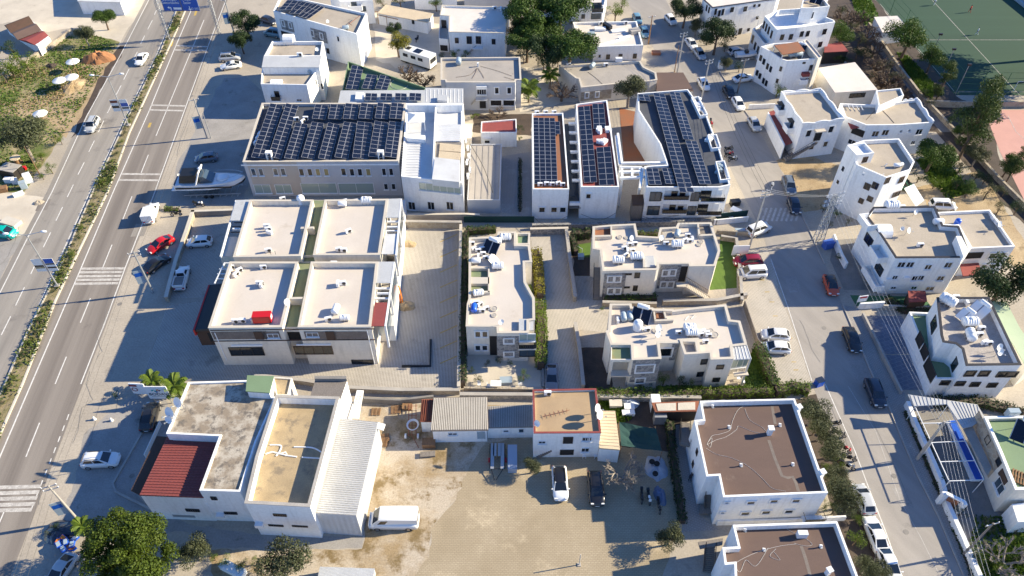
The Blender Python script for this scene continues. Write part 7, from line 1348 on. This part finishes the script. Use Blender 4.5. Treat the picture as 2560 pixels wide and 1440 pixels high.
for s in (-.7,0,.7):
    k=V3((s*.9,s*.3,0)); cable('power line across the street from tall pole to pylon',[u5+k,top+k],.013,'wire_white',sag=.6,name='power_line',cat='power line'); cable('power line along the upper street poles',[u0+k,u1+k],.02,'cable',sag=.5,name='power_line',cat='power line'); cable('power line from hotel corner pole to tall pole',[u1+k,u5+k],.02,'cable',sag=1.0,name='power_line',cat='power line')
for px,z in (('1335,543 1365,562 1420,540',1.6),('1452,535 1500,550 1540,532',1.6),('1605,540 1640,547 1720,535 1790,545',1.2)): cable('black service cable slung along the hotel fronts',smooth_px(pl(px),z),.035,'cable')
cable('black cable crossing the grey garage roof',smooth_px(pl('1175,360 1205,410 1225,460 1232,482'),3.1),.05,'cable')
# billboards
def board(name,label,cat,px,z0,h,m,rot=None):
    a,c_=[at(u,v,z0) for u,v in pl(px)]; d=c_-a; rz=math.atan2(d.y,d.x); mid_=(a+c_)/2; r=root(name,(mid_.x,mid_.y,0),label,cat); MB().box(mid_+V3((0,0,h/2)),(d.length,.1,h),rz).build('board',m,r)
    for t in (.12,.88): q=a.lerp(c_,t); k=V3((-d.y,d.x,0)).normalized()*.1; MB().tube((q.x+k.x,q.y+k.y,0),(q.x+k.x,q.y+k.y,z0+h),.06,6).build('post','galvanised',r)
    return r,mid_,rz
r,mm,rz=board('billboard','white billboard lettered BODAV in front of the palms','billboard','376,996 430,996',1.2,2.6,'sign_white'); n=V3((math.sin(rz),-math.cos(rz),0)); lettering('BODAV',.72,'paint_navy',r,mm+n*.07+V3((0,0,1.0)),rz)
for k,(dx,dz,m) in enumerate(((-.5,1.9,'teal_paint'),(-.15,1.75,'teal_paint'),(.15,2.0,'orange_paint'),(.4,1.85,'paint_maroon'),(0,1.6,'sign_blue'))): MB().lathe([(.02,-.03),(.14,-.03),(.14,.03),(.02,.03)],8,mm+n*.08+V3((dx*math.cos(rz),dx*math.sin(rz),dz))).build('logo_leaf',m,r)
MB().box(mm+n*.06+V3((0,0,.55)),(2.0,.02,.07),rz).build('small_print','galvanised',r)
r,mm,rz=board('billboard','red and white billboard with a large O left of BODAV','billboard','335,983 372,985',1.0,2.2,'sign_white'); n=V3((math.sin(rz),-math.cos(rz),0)); lettering('O',1.1,'paint_maroon',r,mm+n*.07+V3((-.5,0,.95)),rz); MB().box(mm+n*.06+V3((-.5,0,1.8)),(1.0,.02,.35),rz).build('logo_mark','paint_maroon',r); MB().box(mm+n*.06+V3((.55,0,.95)),(.8,.02,.6),rz).build('print','paint_black',r); MB().box(mm+n*.06+V3((.4,0,.35)),(1.2,.02,.2),rz).build('print','sign_blue',r)
r,mm,rz=board('advertising_board','blank white advertising board beside the dark red SUV','billboard','1828,638 1868,637',.5,2.0,'sign_white')
r,mm,rz=board('notice_board','small red and white notice board at the green strip','sign','2142,755 2165,752',1.2,1.2,'sign_white'); MB().box(mm+V3((.02,-.06,.9)),(1.1,.02,.3),rz).build('print','red_paint',r)
lettering('PRESS',.8,'beige_metal',AWN,at(893,1005,2.76),R(80),0) 
# green strip with kennel
sheet('lawn','2125,738 2310,742 2330,770 2140,765',.015,'green_paint')
kn=root('garden_shed',at(2298,755),'small red-brown sheet shed on the green strip','shed'); slab(kn,'wall','2272,728 2313,728 2316,752 2275,754',0,2.0,'brown_trim'); slab(kn,'roof','2270,727 2314,727 2318,753 2273,755',2.0,2.12,'red_terrace')
# straw parasols, reel, heaps in the field
def parasol(u,v,label,s=1.):
    p=at(u,v,2.4); r=root('straw_parasol',(p.x,p.y,0),label,'parasol'); MB().tube((p.x,p.y,0),(p.x,p.y,2.5),.05,6).build('pole','wood',r); MB().lathe([(1.35*s,2.1),(1.3*s,2.2),(.6*s,2.5),(.05,2.7)],18,(p.x,p.y,0)).build('canopy','canvas_white',r)
for u,v,l in ((180,151,'pale round parasol near the red dirt heap'),(147,198,'pale round parasol, left of a touching pair'),(177,190,'pale round parasol, right of a touching pair'),(98,281,'pale round parasol nearest the dirt path'),(120,60,'x')):
    if l!='x': parasol(u,v,l)
rl_=root('cable_reel',at(45,408),'large wooden cable reel at the left roadside junk','cable reel'); P0=at(45,408)
MB().tube(P0,P0+V3((0,0,.15)),.9,18).build('flange','wood',rl_); MB().tube(P0+V3((0,0,1.1)),P0+V3((0,0,1.25)),.9,18).build('flange','beige_metal',rl_); MB().tube(P0+V3((0,0,.15)),P0+V3((0,0,1.1)),.5,14).build('drum','wood',rl_)
def heap(name,label,u,v,rx,ry,h,m,seed,cat='heap'):
    r=random.Random(seed); p=at(u,v); n=26; V=[V3((0,0,h))]; F=[]
    for k in (1,2,3,4):
        for i in range(n): a=i*2*math.pi/n; q=k/4; w_=1+.12*math.sin(2*a+seed)+.07*math.sin(5*a+2*seed)+r.gauss(0,.02); V.append(V3((rx*q*math.cos(a)*w_,ry*q*math.sin(a)*w_,max(0,h*(1-q**2)*(1+.2*math.sin(3*a+k+seed))+r.gauss(0,.05)*h) if k<4 else -.02)))
    F=[(0,1+i,1+(i+1)%n) for i in range(n)]+[(1+k*n+i,1+(k+1)*n+i,1+(k+1)*n+(i+1)%n,1+k*n+(i+1)%n) for k in range(3) for i in range(n)]
    o=link(name,mesh(name,V,F,m),None,p); setp(o,label,cat)
heap('dirt_heap','heap of red-brown excavated earth beside the verge',247,148,3.2,2.6,1.5,'red_dirt',1); heap('sand_heap','small sand heap beside the commercial building',1012,765,1.5,1.2,.5,'dirt',2); heap('sand_heap','small sand spill at the rear of the commercial building',1022,610,1.3,.9,.3,'dirt',3); heap('branch_heap','brown pile of cut branches in the field',130,165,1.4,.9,.5,'dark_soil',4); heap('soil_heap','sandy bank of earth along the field edge',185,215,2.2,3.,.6,'dirt',5)
heap('rubble_heap','small rubble heap at the roadside',97,507,.9,.7,.4,'stone_warm',6)
# boxes of junk: plain crates, appliances, tarps – each its own thing
def crate(name,label,u,v,w,d,h,m,rz=0.,cat='box',lid=None,z=0.):
    p=at(u,v,z); r=root(name,p,label,cat,None,R(rz)); link('body',MB().box((0,0,h/2),(w,d,h)).mesh('body',m),r,(0,0,0),local=True); link('lid',MB().box((0,0,h+.03),(w+.06,d+.06,.06)).mesh('lid',lid or m),r,(0,0,0),local=True); return r
for a in (('cabinet','white upright fridge cabinet in the roadside junk',75,455,1.1,.9,1.7,'white_plastic',30,'cabinet'),('cabinet','grey cabinet beside the white fridge',62,470,1.,.8,1.3,'bluegrey_plastic',30,'cabinet'),('kiosk','low dark shed with pale roof in the roadside junk',35,438,3.2,2.2,1.7,'frame_dark',-15,'shed','concrete'),('washing_machine','white round-topped drum machine in the junk',40,458,.8,.8,.9,'white_plastic',10,'machine'),('bench_seat','white bench unit in front of the junk pile',48,488,1.6,.6,.5,'white_plastic',35,'bench'),('crate','white plastic crate stack in the junk pile',26,455,1.5,.8,.8,'white_plastic',0,'crate'),('crate','brown wooden crate low in the junk pile',10,478,1.4,1.,.8,'wood',20,'crate'),('oil_drum','red canister box behind the junk shed',63,425,.6,.5,.7,'red_paint',0,'canister'),('platform','pale flat platform trailer at the left edge',30,560,3.0,1.6,.6,'kerb',-20,'trailer'),
('crate','pale box in the back lot, left',1538,1015,1.6,1.,.7,'kerb',0,'box'),('crate','white box in the back lot beside the pale one',1572,1022,1.3,.8,.6,'white_plastic',0,'box'),('bathtub','white tub shape lying in the back lot',1570,1036,1.6,.7,.5,'white_plastic',3,'tub'),('cabinet','grey metal cabinet beside the rusty shelter',1647,1054,1.5,.9,1.6,'galvanised',0,'cabinet'),('cabinet','white narrow cabinet above the grey one',1635,1020,1.1,1.6,1.9,'white_plastic',0,'cabinet'),
('long_box','long pale blue box cabinet lying in the courtyard shade',1281,1152,1.1,3.4,.9,'tarp_grey',0,'box'),('lumber_stack','stack of brown timber beside the cottage, upper',1073,1112,1.6,1.1,.7,'wood',3,'timber'),('lumber_stack','low stack of timber offcuts, lower',1070,1138,1.8,.7,.3,'grey_wood',5,'timber'),('bench_seat','long white bench along the annex wall',1290,1088,2.2,.5,.45,'white_plastic',2,'bench'),('wheelie_bin','blue wheeled waste bin at the street corner',2045,962,1.0,.8,1.1,'blue_plastic',20,'bin','paint_navy'),('cool_box','white box beside the storage platforms',1018,1020,1.2,.8,.4,'wood',0,'crate'),('covered_trailer','long white covered trailer at the bottom edge',868,1456,6.0,2.2,1.2,'white_metal',-2,'trailer'),('canopy_sheet','white angled sheet roof at the bottom edge',585,1428,3.0,1.0,.8,'canvas_white',-25,'shelter'),('storage_box','blue-grey box behind the hedge',2068,618,1.6,1.,1.2,'tarp_blue',20,'box'),('crate','red tiled stack behind the white garden wall',1640,135,1.8,1.2,.5,'terracotta',0,'tile stack'),('planter_box','white cube by the street corner yard',1800,170,.9,.9,1.4,'white_plaster',0,'pillar'),('storage_box','pale blue storage box beside the white van',1852,585,2.0,.9,.8,'bluegrey_plastic',0,'box'),('dog_house','small white box near the goal lawn',1452,645,.9,.8,.6,'bluegrey_plastic',0,'box'),('garden_table_box','glass-topped garden box in front of the narrow villa',1265,955,1.6,1.0,.5,'bluegrey_plastic',3,'table'),('tub','white bath tub behind the green netting',1838,531,1.6,1.1,.6,'white_plastic',-40,'tub'),('tub','round white tub behind the green netting',1820,543,1.3,1.1,.5,'white_plastic',0,'tub'),('barrel','dark barrel lying beside the tubs',1836,512,1.6,.9,.9,'black_metal',10,'barrel')): crate(*a)
items('pallet','962,1095 10 1.0;957,1108 0 1.0;940,1030 0 1.0;990,1025 5 1.1',.05,'wooden pallet lying behind the metal shed')
items('chair','1460,1143 0 1.;1488,1143 20 1.',.02,'white garden chair in front of the red-rimmed house'); items('chair','1198,965 0 1.;1222,968 90 1.;1300,965 200 1.',.02,'white garden chair in the narrow villa garden'); items('table','1240,968 0 1.2',.02,'white garden table in the narrow villa garden'); items('chair','1845,950 0 1.;1856,958 90 1.',.02,'white garden chair on the lower villa lawn')
# hose coil, boat cradle trailer, ramp trailer, tarpaulined goods
hc=at(1032,1063,.9); MB_=MB()
for k in range(4): MB_.path([hc+V3(((.62+.05*k)*math.cos(a*.42),(.62+.05*k)*math.sin(a*.42)*1.1,.05*k)) for a in range(16)],.04,5)
hr=root('hose_coil',(hc.x,hc.y,0),'coil of white hose lying on the steel trailer','hose'); MB_.build('coil','white_plastic',hr)
tr2=root('frame_trailer',at(1030,1060),'rusty steel frame trailer beside the cottage lean-to','trailer'); f=MB()
for u in (1022,1030,1040): f.tube(at(u,1010,.7),at(u,1090,.7),.05,4)
for v in range(1015,1090,12): f.tube(at(1020,v,.7),at(1042,v,.7),.04,4)
f.tube(at(1031,1090,.7),at(1047,1120,.3),.05,5); f.build('chassis','rust_metal',tr2)
for u in (1014,1045): p=at(u,1090,.35); MB().lathe([(.05,-.1),(.33,-.1),(.33,.1),(.05,.1)],14,p,'X').build('wheel','white_plastic',tr2)
rt_=root('ramp_trailer',at(1243,1140),'car transport trailer with perforated steel ramps','trailer'); 
for u,v0,v1 in ((1231,1108,1172),(1237,1108,1140),(1249,1108,1140),(1256,1108,1172)): a,c_=at(u,v0,.7),at(u,v1,.7); MB().box((a+c_)/2,(.42,(a-c_).length,.08)).build('ramp','galvanised',rt_)
f=MB().tube(at(1225,1172,.6),at(1262,1172,.6),.05,5).tube(at(1228,1172,.6),at(1236,1200,.4),.05,5).tube(at(1258,1172,.6),at(1240,1200,.4),.05,5).tube(at(1225,1110,.5),at(1225,1172,.5),.06,5).tube(at(1262,1110,.5),at(1262,1172,.5),.06,5); f.build('chassis','black_metal',rt_)
for u in (1223,1264): p=at(u,1150,.3); MB().lathe([(.05,-.1),(.3,-.1),(.3,.1),(.05,.1)],14,p,'X').build('wheel','red_paint',rt_)
heap('tarpaulin_pile','blue-grey tarpaulin weighed down by tyres in the yard',1640,1170,1.3,2.0,.6,'tarp_grey',8,'tarpaulin'); heap('covered_motorcycle','blue-covered vehicle in the courtyard shade',1650,1240,.7,1.4,.9,'tarp_slate',9,'tarpaulin'); heap('tarpaulin_pile','grey plastic sheet heap in the back lot',1572,1008,1.5,.8,.6,'tarp_grey',10,'tarpaulin'); heap('net_pile','dark blue net and float pile below the palm',150,1330,2.2,1.4,.7,'paint_navy',11,'net pile')
for k,(u,v) in enumerate(((1630,1155),(1642,1160),(1638,1185))):
    p=at(u,v,.7); o=MB().lathe([(.16,0),(.33,0),(.36,.1),(.33,.2),(.16,.2)],16,p).build('tyre','rubber'); setp(o,'black tyre lying on the blue-grey tarpaulin','tyre')
# blue crates pile at bottom left
for k in range(14):
    u,v=170+rnd.uniform(-22,26),1362+rnd.uniform(-18,22); p=at(u,v); r=root('fish_crate',p,'blue plastic crate in the pile beside the big bright tree','crate','blue crates piled below the palm',rnd.random()*3); h_=.35+.3*(k%3)
    link('body',MB().box((0,0,h_),(.75,.5,.3)).mesh('body','blue_plastic'),r,(0,0,0),local=True); link('content',MB().box((0,0,h_+.17),(.6,.38,.06)).mesh('content',('white_plastic','orange_paint','bluegrey_plastic')[k%3]),r,(0,0,0),local=True)
for u,v in ((237,1049),(280,1052)):
    p=at(u,v); r=root('bollard',p,'small white concrete bollard on the lower shoulder','bollard'); MB().lathe([(.22,0),(.2,.1),(.1,.4),(.14,.5),(.02,.6)],12,p).build('body','white_plaster',r,True)
# shade net and rusty shelter behind the red-edged house
sn=root('shade_net',at(1600,1095),'dark green shade net stretched over poles in the back yard','shade net'); q=[at(u,v,2.6) for u,v in ((1548,1055),(1640,1072),(1655,1128),(1553,1115))]; V=[];F=[]
for i in range(7):
    for j in range(7): s_,t_=i/6,j/6; p=q[0].lerp(q[1],s_).lerp(q[3].lerp(q[2],s_),t_); p.z-=.7*math.sin(math.pi*s_)*math.sin(math.pi*t_)+.08*math.sin(i*5+j*3); V.append(p)
for i in range(6):
    for j in range(6): F.append((i*7+j,(i+1)*7+j,(i+1)*7+j+1,i*7+j+1))
MB().f(V,F).build('net','net_green',sn)
for p in q: MB().tube((p.x,p.y,0),p,.05,6).build('pole','wood',sn)
rs=building('rusty_shelter','open shelter with rusty pale sheet roof behind the yard','1632,1008 1745,1004 1742,1026 1640,1028',2.2,'opening_shade','rust_metal',ph=0,cat='shelter'); slab(rs.root,'sheet','1640,1009 1690,1007 1690,1026 1645,1027',2.2,2.26,'kerb'); slab(rs.root,'sheet','1695,1007 1738,1005 1738,1024 1695,1025',2.2,2.26,'kerb')  # shelter is open; its near-black walls are painted-in shade
# gate house arch on the restaurant wall
ga=root('gate_arch',at(2375,1260),'white arched gate with red door in the restaurant wall','gate'); p=at(2368,1268); 
MB().box(p+V3((-.9,.6,1.1)),(.5,.5,2.2)).build('pier','white_plaster',ga); MB().box(p+V3((.9,-.6,1.1)),(.5,.5,2.2)).build('pier','white_plaster',ga); MB().box(p+V3((0,0,2.3)),(2.0,.4,.2),R(-34)).build('lintel','white_plaster',ga); MB().box(p+V3((0,0,1.1)),(1.2,.08,2.0),R(-34)).build('door','rust_floor',ga)
# goal post in the courtyard, loose bits
pp=root('steel_post',at(1448,1412),'slim pale steel post standing in the courtyard','post'); q=at(1448,1412); MB().tube(q,q+V3((0,0,2.6)),.06,6).build('shaft','kerb',pp); MB().box(q+V3((0,0,.05)),(.4,.4,.1)).build('foot','concrete',pp)
oc=root('orange_frame',at(1000,745),'orange steel frame leaning on the commercial building','frame'); a=at(992,715,3.);c_=at(1003,760,.1); MB().tube(a,c_,.1,6).tube(a+V3((.3,0,0)),c_+V3((.3,0,0)),.1,6).tube(a,a+V3((.3,0,0)),.1,6).build('frame_bar','orange_paint',oc)
mg=root('small_goal',at(1443,625),'white toy football goal on the small lawn','goal'); q=at(1440,625); MB().tube(q,q+V3((0,0,1.)),.04,5).tube(q+V3((.9,-.8,0)),q+V3((.9,-.8,1.)),.04,5).tube(q+V3((0,0,1.)),q+V3((.9,-.8,1.)),.04,5).tube(q+V3((0,0,1.)),q+V3((-.6,-.4,0)),.03,5).build('goal_frame','frame_white',mg)
# garden poles in the vegetable patch
# people: football players and two pedestrians
def person(u,v,label,shirt,leg,rz=0.,step=.2):
    p=at(u,v,.9); p.z=.02; r=root('person',p,label,'person',None,rz)
    vs=[(0,0,.95),(0,0,1.2),(0,0,1.42),(0,0,1.52),(0,.02,1.66),(0,.01,1.76),(.2,0,1.40),(.26,.05,1.12),(.27,-.08,.88),(-.2,0,1.40),(-.26,-.05,1.12),(-.27,.08,.88),(.1,0,.9),(.11,-step*.5,.5),(.11,-step,.08),(.11,-step-.13,.04),(-.1,0,.9),(-.11,step*.4,.5),(-.11,step,.08),(-.11,step-.13,.04)]
    es=[(0,1),(1,2),(2,3),(3,4),(4,5),(2,6),(6,7),(7,8),(2,9),(9,10),(10,11),(0,12),(12,13),(13,14),(14,15),(0,16),(16,17),(17,18),(18,19)]
    rad=[.14,.13,.12,.05,.1,.07,.06,.045,.035,.06,.045,.035,.09,.065,.045,.04,.09,.065,.045,.04]
    me=bpy.data.meshes.new('body'); me.from_pydata(vs,es,[]); me.materials.append(M(shirt)); o=link('body',me,r,(0,0,0),local=True)
    sk=o.modifiers.new('skin','SKIN'); o.modifiers.new('sub','SUBSURF').levels=1; me.skin_vertices.new() if not me.skin_vertices else None
    for i,d in enumerate(me.skin_vertices[0].data): d.radius=(rad[i],rad[i]); d.use_root=(i==0)
    link('hair',MB().lathe([(.02,-.02),(.1,.0),(.1,.05),(.05,.1),(.02,.11)],10,(0,.02,1.7)).mesh('hair','cloth_dark',True),r,(0,0,0),local=True)
    link('shorts',MB().lathe([(.17,.72),(.18,.8),(.17,.98),(.15,1.0)],10).mesh('shorts',leg,True),r,(0,0,0),local=True); return r
person(2427,22,'player in orange red shirt on the far part of the pitch','cloth_red','cloth_dark',.5,.25); person(2445,78,'player in white shirt near the centre line of the pitch','cloth_white','cloth_dark',1.2,.3); person(2338,4,'player in white at the top edge of the pitch','cloth_white','cloth_dark',2.,.2); person(1931,463,'pedestrian in pale clothes beside the blue-grey SUV','cloth_white','cloth_dark',2.,.15); person(1727,1192,'person in dark clothes standing on the walkway by the brown-roofed block','cloth_dark','cloth_dark',.3,.1)

# grandstand and trees east of the pitch
gs=root('grandstand',at(2560,20),'grey stepped grandstand at the top right corner of the pitch','grandstand'); A=at(2478,-40); C=at(2640,90); d=(C-A).normalized(); k=V3((d.y,-d.x,0)); k=k if k.x>0 else -k
for i in range(6):
    c=(A+C)/2+k*(1.2+i*1.1); MB().box((c.x,c.y,.35+.35*i),((C-A).length,1.1,.7+.7*i),math.atan2(d.y,d.x)).build('step','concrete' if i%2 else 'bluegrey_plastic',gs)
for u,v,r_ in ((2640,40,70),(2660,110,60),(2650,170,60)): tree('dark',u,v,r_,'dark tree beyond the right edge beside the grandstand',zs=1.2)
# ---------------- labels: tell look-alikes apart by their order in the picture ----------------
ORD=['first','second','third','fourth','fifth','sixth','seventh','eighth','ninth','tenth','eleventh','twelfth']
NUM=['','','two','three','four','five','six','seven','eight','nine','ten','eleven','twelve']
def wpos(o): return o.matrix_world.translation if not o.data else o.matrix_world@(sum((V3(b) for b in o.bound_box),V3())/8)
bpy.context.view_layer.update()
by={}
for o in THINGS: by.setdefault(o['label'],[]).append(o)
for lab,os in by.items():
    if len(os)<2 or len(os)>12: continue
    ps=[to_px(wpos(o)) for o in os]; xr=max(p[0] for p in ps)-min(p[0] for p in ps); yr=max(p[1] for p in ps)-min(p[1] for p in ps)
    hor=xr>=yr*.7; order=sorted(range(len(os)),key=lambda i:ps[i][0] if hor else -ps[i][1]); n=len(os)
    for k,i in enumerate(order):
        if hor: w=('left one of two' if k==0 else 'right one of two') if n==2 else 'leftmost of %s'%NUM[n] if k==0 else 'rightmost of %s'%NUM[n] if k==n-1 else '%s from left of %s'%(ORD[k],NUM[n])
        else: w=('nearer of two' if k==0 else 'farther of two') if n==2 else 'nearest of %s'%NUM[n] if k==0 else 'farthest of %s'%NUM[n] if k==n-1 else '%s nearest of %s'%(ORD[k],NUM[n])
        os[i]['label']=lab+', '+w
